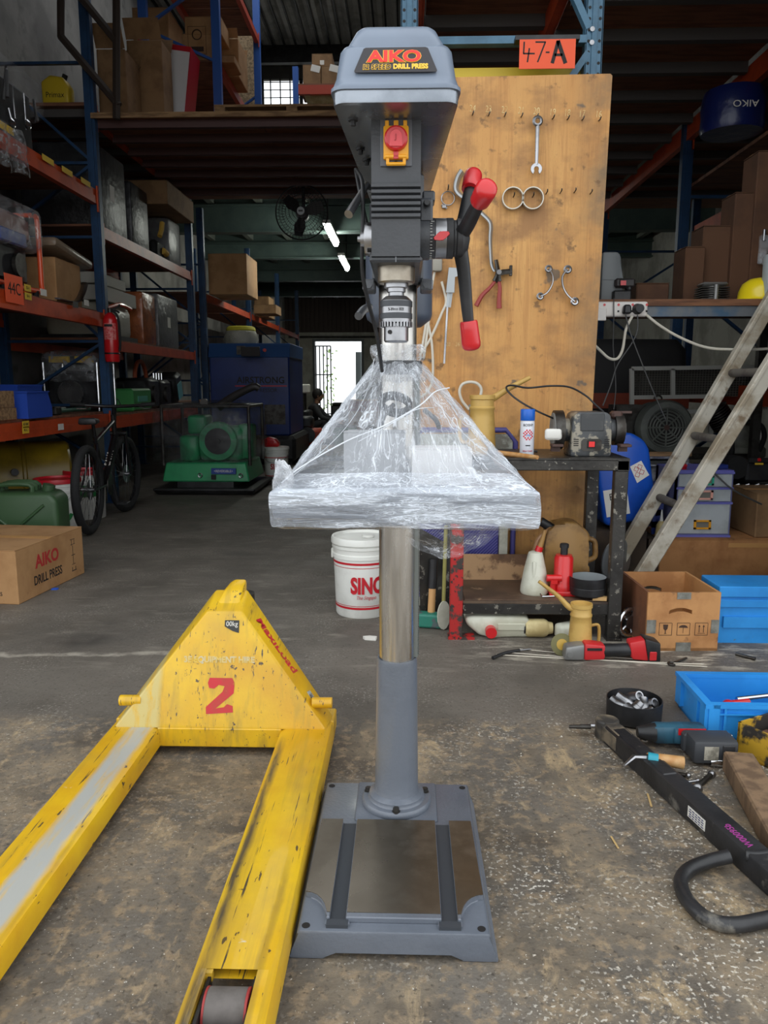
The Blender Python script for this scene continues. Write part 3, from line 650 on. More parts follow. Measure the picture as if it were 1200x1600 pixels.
# stretch wrap: a pleated skirt from the column collar down over the cartons to the table rim, then rim bands and an apron below
FILM = film('stretch_film', (226, 232, 240), .22, .7, (1.0, 1.0, 2.2), 14, .16, .38, .72, .55, 22)
FILMB = film('stretch_film_rim', (214, 221, 230), .52, .8, (.7, .7, 6), 13, .15, .36, .66, 1.0, 16)
WRc = (-.0035, 1.57)
WR = thing('stretch_wrap', 'clear crinkled plastic film wrapped round the drill table and column', 'wrap', (0, 0, 0))
def rim_pt(a, hw=.2405, d0=-.208, d1=.225, q=.018):
    """point on the table rim for the angle a"""
    c, s = math.cos(a), math.sin(a); hx_, hy = hw, (.208 if s < 0 else .225)
    k = min(hx_ / max(abs(c), 1e-6), hy / max(abs(s), 1e-6)); return V((WRc[0] + c * k, WRc[1] + s * k, 0))
NA, NT = 220, 46
colc = V((-.0215, 1.862, 0))
vs = []; fs = []
for j in range(NT + 1):
    t = j / NT
    for i in range(NA):
        a = 2 * PI * i / NA
        R = rim_pt(a)
        C = colc + V((math.cos(a), math.sin(a), 0)) * (.054 + .006 * math.sin(a * 7))
        # radial share follows a sagging tent line
        tt = t ** 1.15
        p = R.lerp(C, tt)
        z = .957 + (.245) * (t ** 1.25)
        # the cartons lift the film in front
        fx = math.exp(-((p.x - .052) / .085) ** 2) * math.exp(-((p.y - 1.54) / .085) ** 2)
        fx2 = math.exp(-((p.x + .07) / .085) ** 2) * math.exp(-((p.y - 1.57) / .08) ** 2)
        z = max(z, .955 + .105 * min(1, fx * 1.6)); z = max(z, .955 + .107 * min(1, fx2 * 1.5)) if t > .02 else z
        fold = (.3 - abs(NZ.noise(V((a * 5.5, t * 1.6, 3.1))))) * 1.1 + (.25 - abs(NZ.noise(V((a * 13, t * 2.6, 7.7))))) * .9 + NZ.noise(V((p.x * 40, p.y * 40, p.z * 20 + 5))) * .35
        k = .016 * (t * (1 - t) * 3.2 + .12)
        n = V((math.cos(a), math.sin(a), .8)).normalized()
        q = p + n * fold * k; q.z += z
        vs.append(q)
for j in range(NT):
    for i in range(NA): fs.append((j * NA + i, j * NA + (i + 1) % NA, (j + 1) * NA + (i + 1) % NA, (j + 1) * NA + i))
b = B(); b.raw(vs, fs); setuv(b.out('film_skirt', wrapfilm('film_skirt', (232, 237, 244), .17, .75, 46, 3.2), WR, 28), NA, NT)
def ring_wrap(name, m, zs, offs, amp, seed, fz=30):
    vs = []; fs = []; n = 260
    for j, (z, o) in enumerate(zip(zs, offs)):
        for i in range(n):
            a = 2 * PI * i / n; R = rim_pt(a, .2405); c = V((WRc[0], WRc[1], 0)); dv = (R - c); dn = dv.normalized()
            w_ = NZ.noise(V((R.x * 9, R.y * 9, z * fz + seed))) + .5 * NZ.noise(V((R.x * 26, R.y * 26, z * fz * 2 + seed)))
            p = R + dn * (o + amp * w_); p.z = z + amp * .8 * NZ.noise(V((R.x * 12, R.y * 12, j + seed))); vs.append(p)
    for j in range(len(zs) - 1):
        for i in range(n): fs.append((j * n + i, j * n + (i + 1) % n, (j + 1) * n + (i + 1) % n, (j + 1) * n + i))
    b = B(); b.raw(vs, fs); return setuv(b.out(name, m, WR, 30), n, len(zs) - 1)
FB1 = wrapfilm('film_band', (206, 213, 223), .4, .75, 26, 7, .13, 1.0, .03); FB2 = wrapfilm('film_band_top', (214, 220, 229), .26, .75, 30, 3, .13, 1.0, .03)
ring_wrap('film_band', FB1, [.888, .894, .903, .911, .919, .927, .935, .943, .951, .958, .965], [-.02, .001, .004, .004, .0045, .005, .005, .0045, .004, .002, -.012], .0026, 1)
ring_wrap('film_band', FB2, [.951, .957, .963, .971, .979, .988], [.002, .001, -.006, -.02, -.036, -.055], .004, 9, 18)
# collar turns of film on the column
vs = []; fs = []
for j in range(19):
    t = j / 18
    for i in range(60):
        a = 2 * PI * i / 60; r = .062 + .008 * math.sin(t * 9) + .011 * NZ.noise(V((math.cos(a) * 2.5, math.sin(a) * 2.5, t * 4))) - .012 * max(0, t - .8) * 5 * .6
        vs.append((colc.x + r * math.cos(a), colc.y + r * math.sin(a), 1.155 + .085 * t + .006 * NZ.noise(V((a * 2, t * 6, 2)))))
for j in range(18):
    for i in range(60): fs.append((j * 60 + i, j * 60 + (i + 1) % 60, (j + 1) * 60 + (i + 1) % 60, (j + 1) * 60 + i))
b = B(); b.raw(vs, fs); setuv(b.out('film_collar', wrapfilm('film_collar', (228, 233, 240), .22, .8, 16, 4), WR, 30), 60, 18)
# loose apron of film hanging below the right half of the rim
vs = []; fs = []
for j in range(9):
    t = j / 8
    for i in range(41):
        u = i / 40; x = -.02 + .23 * u; dip = .075 * math.sin(PI * min(1, u * 1.1)) ** .8 * (1 - .35 * u)
        vs.append((x, 1.375 + .03 * NZ.noise(V((u * 5, t * 2, 1))) + .03 * t, .893 - dip * t + .008 * NZ.noise(V((u * 9, t * 3, 4)))))
for j in range(8):
    for i in range(40): fs.append((j * 41 + i, j * 41 + i + 1, (j + 1) * 41 + i + 1, (j + 1) * 41 + i))
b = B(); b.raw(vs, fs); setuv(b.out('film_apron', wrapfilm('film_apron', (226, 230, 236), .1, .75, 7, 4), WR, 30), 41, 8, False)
# tuft at the left corner
vs = []; fs = []
for j in range(13):
    t = j / 12
    for i in range(16):
        a = 2 * PI * i / 16; r = (.018 + .008 * math.sin(t * PI)) * (1 - .55 * t ** 3)
        vs.append((-.232 + .006 * math.sin(t * 3) + r * .8 * math.cos(a) + .005 * NZ.noise(V((a, t * 5, 0))), 1.40 + r * math.sin(a), .95 + .062 * t + .007 * NZ.noise(V((a * 2, t * 4, 3)))))
for j in range(12):
    for i in range(16): fs.append((j * 16 + i, j * 16 + (i + 1) % 16, (j + 1) * 16 + (i + 1) % 16, (j + 1) * 16 + i))
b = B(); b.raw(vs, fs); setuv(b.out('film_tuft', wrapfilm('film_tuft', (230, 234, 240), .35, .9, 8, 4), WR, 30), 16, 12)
FS = mat('film_strand', (222, 226, 232), .25)
for pts, r in (([(702, 606, 1.62), (680, 612, 1.58), (655, 634, 1.55), (600, 665, 1.53), (540, 690, 1.5), (470, 730, 1.44), (440, 755, 1.42)], .0014), ([(678, 637, 1.66), (650, 640, 1.62), (615, 660, 1.58), (560, 690, 1.52)], .0009), ([(655, 590, 1.80), (700, 650, 1.66), (740, 692, 1.56), (790, 730, 1.45), (836, 765, 1.36)], .0007), ([(585, 560, 1.80), (570, 620, 1.70), (530, 680, 1.56), (450, 750, 1.42)], .0007)):
    B().tube([at(*p) for p in pts], r, 6, sm=6).out('film_strand', FS, WR)
# ================================================================ PALLET TRUCK
def truck_mat(n, strip=None):
    """yellow enamel, scratched and grimy; strip = x range of a long streak of another colour on top"""
    ma = bpy.data.materials.new(n); ma.use_nodes = True; nt = ma.node_tree; N = nt.nodes; Lk = nt.links; b = N['Principled BSDF']
    tc = N.new('ShaderNodeTexCoord'); co = tc.outputs['Object']
    def nz(sc, st, det=6, rough=.6):
        mp = N.new('ShaderNodeMapping'); mp.inputs['Scale'].default_value = st; Lk.new(co, mp.inputs[0])
        n = N.new('ShaderNodeTexNoise'); n.inputs['Scale'].default_value = sc; n.inputs['Detail'].default_value = det; n.inputs['Roughness'].default_value = rough; Lk.new(mp.outputs[0], n.inputs['Vector']); return n.outputs[0]
    def mr(x, a, z, lo=0, hi=1):
        m = N.new('ShaderNodeMapRange'); m.inputs[1].default_value = a; m.inputs[2].default_value = z; m.inputs[3].default_value = lo; m.inputs[4].default_value = hi; Lk.new(x, m.inputs[0]); return m.outputs[0]
    def mul(a, c):
        m = N.new('ShaderNodeMath'); m.operation = 'MULTIPLY'; Lk.new(a, m.inputs[0]); Lk.new(c, m.inputs[1]); return m.outputs[0]
    def mix(f, a, c):
        m = N.new('ShaderNodeMix'); m.data_type = 'RGBA'; Lk.new(f, m.inputs[0])
        if isinstance(a, tuple): m.inputs[6].default_value = lin(a)
        else: Lk.new(a, m.inputs[6])
        m.inputs[7].default_value = lin(c); return m.outputs[2]
    c = mix(mr(nz(3, (1, 1, 1)), .4, .62), (226, 184, 26), (208, 158, 24))
    c = mix(mr(nz(4, (9, .5, 2)), .5, .7, 0, .8), c, (180, 146, 44))
    c = mix(mr(nz(2.5, (1, .8, 1), 8), .52, .68, 0, .7), c, (186, 150, 60))
    c = mix(mr(nz(9, (14, .5, 3), 5), .635, .67), c, (74, 64, 50))
    c = mix(mr(nz(24, (1, .7, 1), 4), .685, .71), c, (78, 62, 46))
    c = mix(mr(nz(60, (1, .25, 1), 3), .68, .7), c, (92, 74, 46))
    c = mix(mr(nz(7, (1, 2, 1), 4), .7, .74), c, (206, 198, 176))
    sep = N.new('ShaderNodeSeparateXYZ'); Lk.new(co, sep.inputs[0])
    if strip:
        for x0, x1, f, colr, ya, yb in strip:  # long wavy streaks of another colour
            wv = N.new('ShaderNodeMath'); wv.operation = 'MULTIPLY_ADD'; Lk.new(nz(5, (1, .6, 1)), wv.inputs[0]); wv.inputs[1].default_value = .035; Lk.new(sep.outputs[0], wv.inputs[2])
            m = mul(mr(wv.outputs[0], x0, x0 + .016), mr(wv.outputs[0], x1, x1 - .016))
            m = mul(m, mr(sep.outputs[2], .084, .088)); m = mul(m, mr(sep.outputs[1], yb, yb - .1)); m = mul(m, mr(sep.outputs[1], ya, ya + .08)); m = mul(m, mr(nz(11, (3, .4, 1)), .34, .5, 1 - f, 1))
            c = mix(m, c, colr)
    Lk.new(c, b.inputs['Base Color']); b.inputs['Roughness'].default_value = .42; b.inputs['Coat Weight'].default_value = .2
    bp = N.new('ShaderNodeBump'); bp.inputs['Strength'].default_value = .12; bp.inputs['Distance'].default_value = .01; Lk.new(nz(30, (1, .3, 1)), bp.inputs['Height']); Lk.new(bp.outputs[0], b.inputs['Normal'])
    return ma
YT = truck_mat('truck_yellow', [(-.915 + .018, -.765 + .018, 1, (196, 178, 110), 2.15, 2.75)])
YTL = truck_mat('truck_yellow_left', [(-.865 + .018, -.785 + .018, .5, (172, 172, 166), .3, 2.4), (-.787 + .018, -.767 + .018, .9, (84, 72, 60), .9, 1.75)])
YTR = truck_mat('truck_yellow_right', [(-.388 + .018, -.352 + .018, .6, (84, 74, 58), .7, 2.2), (-.275 + .018, -.255 + .018, 1, (88, 74, 52), .9, 1.6)])
PT = thing('pallet_truck', 'scratched yellow hand pallet truck with a red stencilled 2', 'pallet truck', (0, 0, 0))
def fork(x0, x1, m, opening):
    b = B(); zt = .09; y0, y1 = .62, 2.34; r = .02
    sec = [(x0, .03), (x0, zt - r), (x0 + r * .3, zt - r * .3), (x0 + r, zt), (x1 - r, zt), (x1 - r * .3, zt - r * .3), (x1, zt - r), (x1, .03), (x1 - .008, .03), (x1 - .008, .07), (x0 + .008, .07), (x0 + .008, .03)]
    n = len(sec); rings = [y0, .8] + ([1.02, 1.245] if opening else []) + [y1]
    vs = []; fs = []
    for j, Y in enumerate(rings):
        k = 1 if j else .75; cx = (x0 + x1) / 2; vs += [(cx + (x - cx) * k, Y, z if j else min(z, .06)) for x, z in sec]
    for j in range(len(rings) - 1):
        hole = opening and j == 2
        for i in range(n):
            if hole and i in (3, 9): continue
            fs.append((j * n + i, j * n + (i + 1) % n, (j + 1) * n + (i + 1) % n, (j + 1) * n + i))
    fs += [tuple(range(n)), tuple(range((len(rings) - 1) * n, len(rings) * n))]
    v, f = b.raw(vs, fs)
    if opening:  # top deck around the roller opening
        ox0, ox1 = opening
        for a, c in ((x0 + r, ox0), (ox1, x1 - r)): b.bb(a, c, 1.02, 1.245, .069, zt)
        b.bb(ox0, ox0 + .012, 1.235, 1.247, .069, zt - .001)
    return b.out('fork', m, PT, 30)
fL = fork(-.93, -.768, YTL, None); fR = fork(-.392, -.2275, YTR, (-.362, -.268))
rl = B()
for Y in (1.185, 1.085): rl.lathe([(0, -.037), (.036, -.037), (.038, -.034), (.038, .034), (.036, .037), (0, .037)], T(-.311, Y, .0565) @ MX.Rotation(PI / 2, 4, 'Y'), 24)
rl.out('load_roller', mat('roller_grey', (104, 98, 94), .7, c2=(84, 78, 74), sc=10), fR)
b = B()
for Y in (1.185, 1.085):
    for s in (-1, 1): b.lathe([(.026, 0), (.0385, 0), (.0385, .004), (.026, .004)], T(-.311 + s * .037 - .002, Y, .0565) @ MX.Rotation(PI / 2, 4, 'Y'), 24)
b.out('roller_rim', mat('worn_red', (150, 48, 46), .6), fR)
B().bb(-.358, -.352, 1.03, 1.24, .02, .082).bb(-.273, -.268, 1.03, 1.24, .02, .08).cyl((-.356, 1.135, .045), (-.27, 1.135, .045), .01, n=12).out('roller_bracket', DSTEEL, fR, 30)
rl = B()
for Y in (1.185, 1.085): rl.lathe([(0, -.037), (.038, -.034), (.038, .034), (0, .037)], T(-.85, Y, .041) @ MX.Rotation(PI / 2, 4, 'Y'), 20)
rl.out('load_roller', mat('roller_grey', (0, 0, 0)), fL)
# triangular housing
fbl, fbr, ftl, ftr = V((-.912, 2.235, .088)), V((-.245, 2.235, .088)), V((-.636, 2.352, .432)), V((-.522, 2.352, .432))
rbl, rbr, rtl, rtr = V((-.925, 2.34, .088)), V((-.231, 2.34, .088)), V((-.632, 2.47, .475)), V((-.526, 2.47, .475))
b = B().hexa((fbl, fbr, rbr, rbl), (ftl, ftr, rtr, rtl), bev=.007, seg=2)
b.hexa([V((-.628, 2.36, .42)), V((-.535, 2.36, .42)), V((-.535, 2.5, .45)), V((-.628, 2.5, .45))], [V((-.60, 2.44, .482)), V((-.538, 2.44, .482)), V((-.533, 2.50, .505)), V((-.575, 2.50, .505))], bev=.01, seg=2)
b.bb(-.93, -.2275, 2.30, 2.40, .03, .09, bev=.004)
b.bb(-.775, -.385, 2.235, 2.33, .028, .09, bev=.003)
b.out('housing', YT, PT, 35)
fd = (ftl + ftr) / 2 - (fbl + fbr) / 2; ft = math.atan2(fd.y, fd.z); fl_ = fd.length
FM = T(*((fbl + fbr) / 2)) @ MX.Rotation(PI / 2 - ft, 4, 'X') @ T(0, 0, .0006)   # x across, y up the plate
def onplate(px, py):  # where a sight line meets the plate
    n = (FM.to_3x3() @ V((0, 0, 1))); o = FM.translation; d = ray(px, py); t = (o - CAM).dot(n) / d.dot(n); return FM.inverted() @ (CAM + d * t)
RP = mat('stencil_red', (196, 44, 52), .6, c2=(180, 60, 50), sc=20, c3=(205, 150, 40), sc3=40, lo3=.64, hi3=.67)
p = onplate(344, 1089); k = .0013
two = [(-25, 22), (-22, 30), (22, 30), (27, 22), (26, 6), (-8, -18), (8, -16), (14, -11), (25, -14), (26, -24), (-26, -27), (-27, -16), (4, 8), (8, 17), (-4, 19), (-12, 13), (-22, 14)]
B().prism([(p.x + x * k * 1.25, p.y + y * k * 1.5) for x, y in two], .0008, FM).out('stencil_number', RP, PT, 0, label='red stencilled number 2')
p = onplate(345, 1031); SG = mat('stencil_silver', (196, 188, 158), .5, c2=(214, 178, 60), sc=30, lo=.4, hi=.6)
lettering('lettering', '3E EQUIPMENT HIRE', .026, SG, FM @ T(p.x - .005, p.y, 0), PT, .95, .0012, label='worn pale stencilled words')
p = onplate(362, 978)
B().prism([(-.022, -.002), (.004, -.016), (.024, -.022), (.024, .018), (-.022, .018)], .0008, FM @ T(p.x, p.y, 0)).out('sticker', mat('sticker_black', (52, 52, 50), .6), PT, 0, label='torn black load sticker')
lettering('lettering', '00kg', .022, PAPER, FM @ T(p.x + .001, p.y + .006, .0009), PT, .9)
# right side face lettering and pin
so = (fbr + rbr + ftr + rtr) / 4; e1 = ((ftr + rtr) - (fbr + rbr)).normalized(); nn = (rbr - fbr).cross(e1).normalized(); nn = nn if nn.x > 0 else -nn
e2 = nn.cross(e1)
SM = MX(((-e1.x, -e2.x if e2.z < 0 else e2.x, nn.x, 0), (-e1.y, -e2.y if e2.z < 0 else e2.y, nn.y, 0), (-e1.z, -e2.z if e2.z < 0 else e2.z, nn.z, 0), (0, 0, 0, 1)))
if SM.to_3x3().determinant() < 0: SM = SM @ MX.Diagonal((1, -1, 1, 1))
SM = T(*(so - e1 * 0)) @ SM @ T(-.06, 0, .002)
lettering('lettering', 'MaxiLoad', .05, RP, SM, PT, 1.1, .0012, label='worn red brand lettering on the right flank')
B().prism([(-.012, -.012), (.012, -.012), (.012, .012), (-.012, .012)], .001, SM @ T(.19, 0, -.001)).out('sticker', mat('torn_silver', (170, 174, 172), .5, c2=(90, 90, 84), sc=40), PT, 0)
B().cyl(at(519, 1098, 2.285), at(488, 1098, 2.285), .017, n=16).out('pivot_pin', YTR, PT); B().cyl(at(188, 1094, 2.275), at(222, 1094, 2.275), .017, n=16).out('pivot_pin', YTR, PT)
# steering unit behind the housing
B().cyl((-.58, 2.62, .14), (-.58, 2.62, .42), .045, n=20).cyl((-.66, 2.62, .09), (-.5, 2.62, .09), .085, n=24).bb(-.64, -.52, 2.42, 2.62, .3, .36).out('steer_unit', DSTEEL, PT)

# ================================================================ PLYWOOD TOOL BOARD
def ply_mat():
    ma = bpy.data.materials.new('board_plywood'); ma.use_nodes = True; nt = ma.node_tree; N = nt.nodes; Lk = nt.links; b = N['Principled BSDF']
    co = N.new('ShaderNodeTexCoord').outputs['Object']
    def nz(sc, st=(1, 1, 1), det=6, dist=0):
        mp = N.new('ShaderNodeMapping'); mp.inputs['Scale'].default_value = st; Lk.new(co, mp.inputs[0])
        n = N.new('ShaderNodeTexNoise'); n.inputs['Scale'].default_value = sc; n.inputs['Detail'].default_value = det; n.inputs['Distortion'].default_value = dist; n.inputs['Roughness'].default_value = .6; Lk.new(mp.outputs[0], n.inputs['Vector']); return n.outputs[0]
    def mr(x, a, z, lo=0, hi=1):
        m = N.new('ShaderNodeMapRange'); m.inputs[1].default_value = a; m.inputs[2].default_value = z; m.inputs[3].default_value = lo; m.inputs[4].default_value = hi; Lk.new(x, m.inputs[0]); return m.outputs[0]
    def mix(f, a, c):
        m = N.new('ShaderNodeMix'); m.data_type = 'RGBA'; Lk.new(f, m.inputs[0])
        if isinstance(a, tuple): m.inputs[6].default_value = lin(a)
        else: Lk.new(a, m.inputs[6])
        m.inputs[7].default_value = lin(c); return m.outputs[2]
    c = mix(mr(nz(1.6, (1, 1, .5)), .35, .65), (212, 162, 96), (190, 134, 72))
    c = mix(mr(nz(5, (8, 1, .35), 7, 1.5), .48, .62, 0, .6), c, (178, 124, 68))
    c = mix(mr(nz(50, (5, 1, .6), 3), .6, .72, 0, .6), c, (150, 100, 56))
    c = mix(mr(nz(3.2, (1, 1, 1.4), 8), .48, .64, 0, .85), c, (148, 106, 64))
    sx = N.new('ShaderNodeSeparateXYZ'); Lk.new(co, sx.inputs[0]); ed = N.new('ShaderNodeMath'); ed.operation = 'MULTIPLY'; Lk.new(mr(sx.outputs[0], .3, .46), ed.inputs[0]); Lk.new(mr(nz(4, (1, 1, 1), 6), .38, .62), ed.inputs[1])
    c = mix(ed.outputs[0], c, (128, 104, 76))
    c = mix(mr(nz(14, (1, 1, 1), 5), .6, .68, 0, .8), c, (116, 84, 52))
    c = mix(mr(nz(6.3, (1, 1, 1.2), 3), .66, .7, 0, .85), c, (98, 88, 76))
    Lk.new(c, b.inputs['Base Color']); b.inputs['Roughness'].default_value = .6
    bp = N.new('ShaderNodeBump'); bp.inputs['Strength'].default_value = .12; bp.inputs['Distance'].default_value = .01; Lk.new(nz(60, (6, 1, .6)), bp.inputs['Height']); Lk.new(bp.outputs[0], b.inputs['Normal'])
    return ma
BY = 3.95
BD = thing('tool_board', 'tall stained plywood board hung with spanners and pliers behind the bench', 'board', (.48, BY, 0))
brx = at(957, 115, BY); bbx = at(915, 820, BY)
xr0 = bbx.x - (brx.x - bbx.x) / (brx.z - bbx.z) * bbx.z - .48; xr1 = brx.x - .48
B().prism([(.03 - .48, 0), (xr0, 0), (xr1, brx.z - .008), (xr1 - .01, brx.z), (.03 - .48, brx.z - .01)], .018, T(0, .018, 0) @ MX.Rotation(PI / 2, 4, 'X')).out('panel', ply_mat(), BD, 0)
CH = mat('chalk', (232, 214, 160), .9, c2=(206, 170, 110), sc=60, lo=.4, hi=.6)
def bpt(px, py, d=.0): p = at(px, py, BY - d); return V((p.x - .48, p.y - BY, p.z))
for i, (n_, px, py) in enumerate(zip('24 23 22 21 20 19 18 17 16'.split(), (738, 763, 788, 814, 838, 863, 886, 909, 935), (170, 171, 172, 173, 174, 176, 177, 178, 179))):
    p = bpt(px, py); lettering('chalk_number', n_, .045, CH, FY(p.x, -.0008, p.z), BD, .7, -.0005, .1)
    p = bpt(px, py + 14); B().tube([(p.x, -.001, p.z + .012), (p.x, -.03, p.z + .008), (p.x + .004, -.034, p.z + .02)], .003, 6, sm=3).out('hook', DSTEEL, BD)
for px, py in ((802, 308), (832, 308), (853, 303), (875, 302), (897, 301), (922, 303), (700, 296)):
    p = bpt(px, py); B().tube([(p.x, -.001, p.z), (p.x, -.04, p.z + .002), (p.x, -.042, p.z + .012)], .003, 6, sm=2).out('hook', DSTEEL, BD)
for px, py, s_ in ((700, 538, '28'), (715, 538, '26')):
    p = bpt(px, py); lettering('chalk_number', s_, .03, CH, FY(p.x, -.0008, p.z), BD, .8, -.0006)
def hang(name, label, cat, px, py, group=None):
    p = at(px, py, BY); t = thing(name, label, cat, (p.x, BY, p.z), 0, group); t_ = V((p.x, BY, p.z)); return t, (lambda qx, qy, d=.03: at(qx, qy, BY - d) - t_)
# combination spanner
def spanner(root, P0, P1, r, m=STEEL, openend=True):
    d = (P1 - P0); n = d.normalized(); Mx, Ln = aim(P0, P1)
    B().tube([P0 + n * r * .8, P1 - n * r * .8], [r * .42, r * .36], 8, flat=.6).out('shank', m, root)
    o = V((0, -1, 0))
    B().torus(T(*P0) @ MX.Rotation(PI / 2, 4, 'X'), r * .75, r * .32, 20, 6).out('ring_end', m, root)
    if openend:
        q = []; a0 = math.atan2(n.z, n.x)
        for i in range(13): a = a0 + .55 + (2 * PI - 1.1) * i / 12; q.append((1.15 * r * math.cos(a), 1.15 * r * math.sin(a)))
        for i in range(9): a = a0 - .75 + 2 * PI - (2 * PI - 1.5) * i / 8 * 1.0; q.append((.55 * r * math.cos(a), .55 * r * math.sin(a)))
        B().prism(q, .007, T(P1.x, P1.y + .0035, P1.z) @ MX.Rotation(PI / 2, 4, 'X'), bev=.001).out('open_end', m, root, 30)
    else: B().torus(T(*P1) @ MX.Rotation(PI / 2, 4, 'X'), r * .7, r * .3, 20, 6).out('ring_end', m, root)
t, q = hang('spanner', 'long combination spanner hanging under the chalked number 20', 'spanner', 840, 188); spanner(t, q(840, 189), q(838, 264), .024)
def curved(root, q, pts, r):
    P = [q(*p) for p in pts]; B().tube(P, r * .4, 8, sm=5, flat=.7).out('shank', STEEL, root)
    for e in (P[0], P[-1]): B().torus(T(*e) @ MX.Rotation(PI / 2, 4, 'X'), r * .72, r * .34, 18, 6).out('ring_end', STEEL, root)
t, q = hang('spanner', 'left one of the two curved ring spanners, curving to lower left', 'spanner', 857, 420); curved(t, q, [(857, 420), (863, 430), (863, 443), (855, 457), (844, 463)], .018)
t, q = hang('spanner', 'right one of the two curved ring spanners, curving to lower right', 'spanner', 887, 421); curved(t, q, [(887, 421), (879, 432), (880, 448), (887, 461), (898, 471)], .02)
for nm, px in (('left', 800), ('right', 831)):
    t, q = hang('steel_ring', nm + ' one of two grey pipe rings hung side by side', 'ring', px, 312); c = q(px, 312, .0)
    B().lathe([(.047, 0), (.052, 0), (.052, .035), (.047, .035), (.047, 0)], T(c.x, -.003, c.z) @ MX.Rotation(PI / 2, 4, 'X'), 36).out('ring_band', mat('pale_steel', (186, 182, 170), .4, .6), t)
t, q = hang('hose_clamp', 'thin wire hose clamp on the board beside the drill head', 'clamp', 700, 310); c = q(700, 310, .012)
B().torus(T(*c) @ MX.Rotation(PI / 2, 4, 'X'), .032, .0028, 28, 6).out('clamp_band', STEEL, t); B().box(q(694, 323, .012), (.022, .014, .016), bev=.002).cyl(q(690, 320, .012), q(698, 326, .012), .006, n=8).out('clamp_screw', STEEL, t)
t, q = hang('filter_wrench', 'long bent pale steel wrench reaching down to the red handled pliers', 'wrench', 735, 330)
B().tube([q(*p) for p in ((722, 268), (715, 280), (713, 298), (728, 312), (752, 333), (764, 345), (767, 355), (766, 375), (768, 412), (773, 424))], [.025, .013], 8, sm=4, flat=.5).out('bent_bar', mat('galvanised', (158, 162, 164), .4, .7), t)
t, q = hang('pliers', 'grip pliers with two dull red handles on the board', 'pliers', 778, 425)
B().tube([q(773, 440), q(778, 426), q(775, 406)], [.02, .014], 8, sm=3, flat=.5).out('jaw', DSTEEL, t); B().tube([q(779, 440), q(780, 427), q(800, 424)], [.02, .016], 8, sm=3, flat=.5).box(q(798, 423), (.014, .02, .05), bev=.002).out('jaw', DSTEEL, t, 30); B().cyl(q(780, 425, .01), q(780, 425, .055), .012, n=14).out('rivet', STEEL, t)
RH = mat('dull_red_grip', (150, 62, 56), .55)
for pts in (((776, 436), (765, 450), (753, 462), (744, 478)), ((779, 436), (781, 450), (780, 466), (780, 482))): B().tube([q(*p) for p in pts], [.008, .013], 8, sm=4).out('handle', RH, t)
t, q = hang('calliper', 'steel vernier calliper hung beside the feed arm', 'calliper', 707, 425)
B().tube([q(708, 420), q(700, 480)], .014, 4, flat=.35).out('beam', mat('galvanised', (0, 0, 0)), t, 0)
B().prism([(0, 0), (.085, -.005), (.085, -.03), (.03, -.045), (.03, -.12), (-.012, -.12)], .008, T(*(q(701, 418, .045))) @ MX.Rotation(PI / 2, 4, 'X'), bev=.001).out('jaw', mat('galvanised', (0, 0, 0)), t, 30)
B().cyl(q(699, 480), q(694, 568), .006, n=8).out('depth_rod', STEEL, t)
WC = mat('white_cable', (206, 200, 186), .55)
t, q = hang('cable_loop', 'tangle of pale cable and dusty hose hanging behind the drill column', 'cable', 670, 450)
for pts in ([(684, 405), (676, 440), (668, 490), (660, 540), (656, 560)], [(690, 440), (697, 470), (690, 490), (672, 530), (656, 555)], [(664, 470), (668, 500), (675, 540), (676, 590), (668, 612), (655, 622)], [(672, 460), (670, 500), (662, 560)]):
    B().tube([q(*p, .025) for p in pts], .0065, 8, sm=6).out('cable', WC, t)
B().box(q(683, 410, .035), (.05, .05, .09), bev=.012, seg=2).out('hose_fitting', mat('dusty_grey', (150, 146, 136), .6), t, 30)
t, q = hang('wire_sling', 'pale wire rope loop with a crimped end hung over the oil jug', 'sling', 735, 600)
B().tube([q(*p, .05) for p in ((733, 640), (722, 626), (718, 612), (722, 601), (733, 597), (745, 599), (752, 608), (749, 622), (738, 638))], .0075, 8, sm=6).out('rope_loop', WC, t)
B().tube([q(*p, .05) for p in ((735, 632), (736, 645), (735, 658), (739, 668), (740, 676))], .012, 8, sm=3, flat=.6).out('crimp', mat('galvanised', (0, 0, 0)), t)
# sign on the rack end
p0 = at(812, 62, 4.02); p1 = at(898, 107, 4.02)
SG_ = thing('rack_sign', 'orange rack sign reading 47-A above the tool board', 'sign', ((p0.x + p1.x) / 2, 4.02, (p0.z + p1.z) / 2))
sw_, sh_ = p1.x - p0.x, p0.z - p1.z
B().box((0, 0, 0), (sw_, .004, sh_)).out('sign_panel', mat('sign_orange', (232, 82, 34), .5), SG_, 0)
B().bb(-sw_ / 2 - .02, sw_ / 2 + .02, .0, .06, sh_ / 2, sh_ / 2 + .02).bb(-sw_ * .4, -sw_ * .35, .002, .07, 0, sh_ / 2).out('hanger', BLK, SG_, 0)
def stroke(root, pts, r, y=-.0026, M=None, m=INK):
    b = B()
    for a, c in zip(pts, pts[1:]):
        d = V((c[0] - a[0], c[1] - a[1])); n = V((-d.y, d.x)).normalized() * r; e = d.normalized() * r * .4
        b.raw([(a[0] + n.x - e.x, y, a[1] + n.y - e.y), (a[0] - n.x - e.x, y, a[1] - n.y - e.y), (c[0] - n.x + e.x, y, c[1] - n.y + e.y), (c[0] + n.x + e.x, y, c[1] + n.y + e.y)], [(0, 1, 2, 3)])
    return b
def spx(px, py): p = at(px, py, 4.02); return (p.x - (p0.x + p1.x) / 2, p.z - (p0.z + p1.z) / 2)
b = stroke(None, [spx(819, 66), spx(818, 84), spx(835, 84)], .0035); 
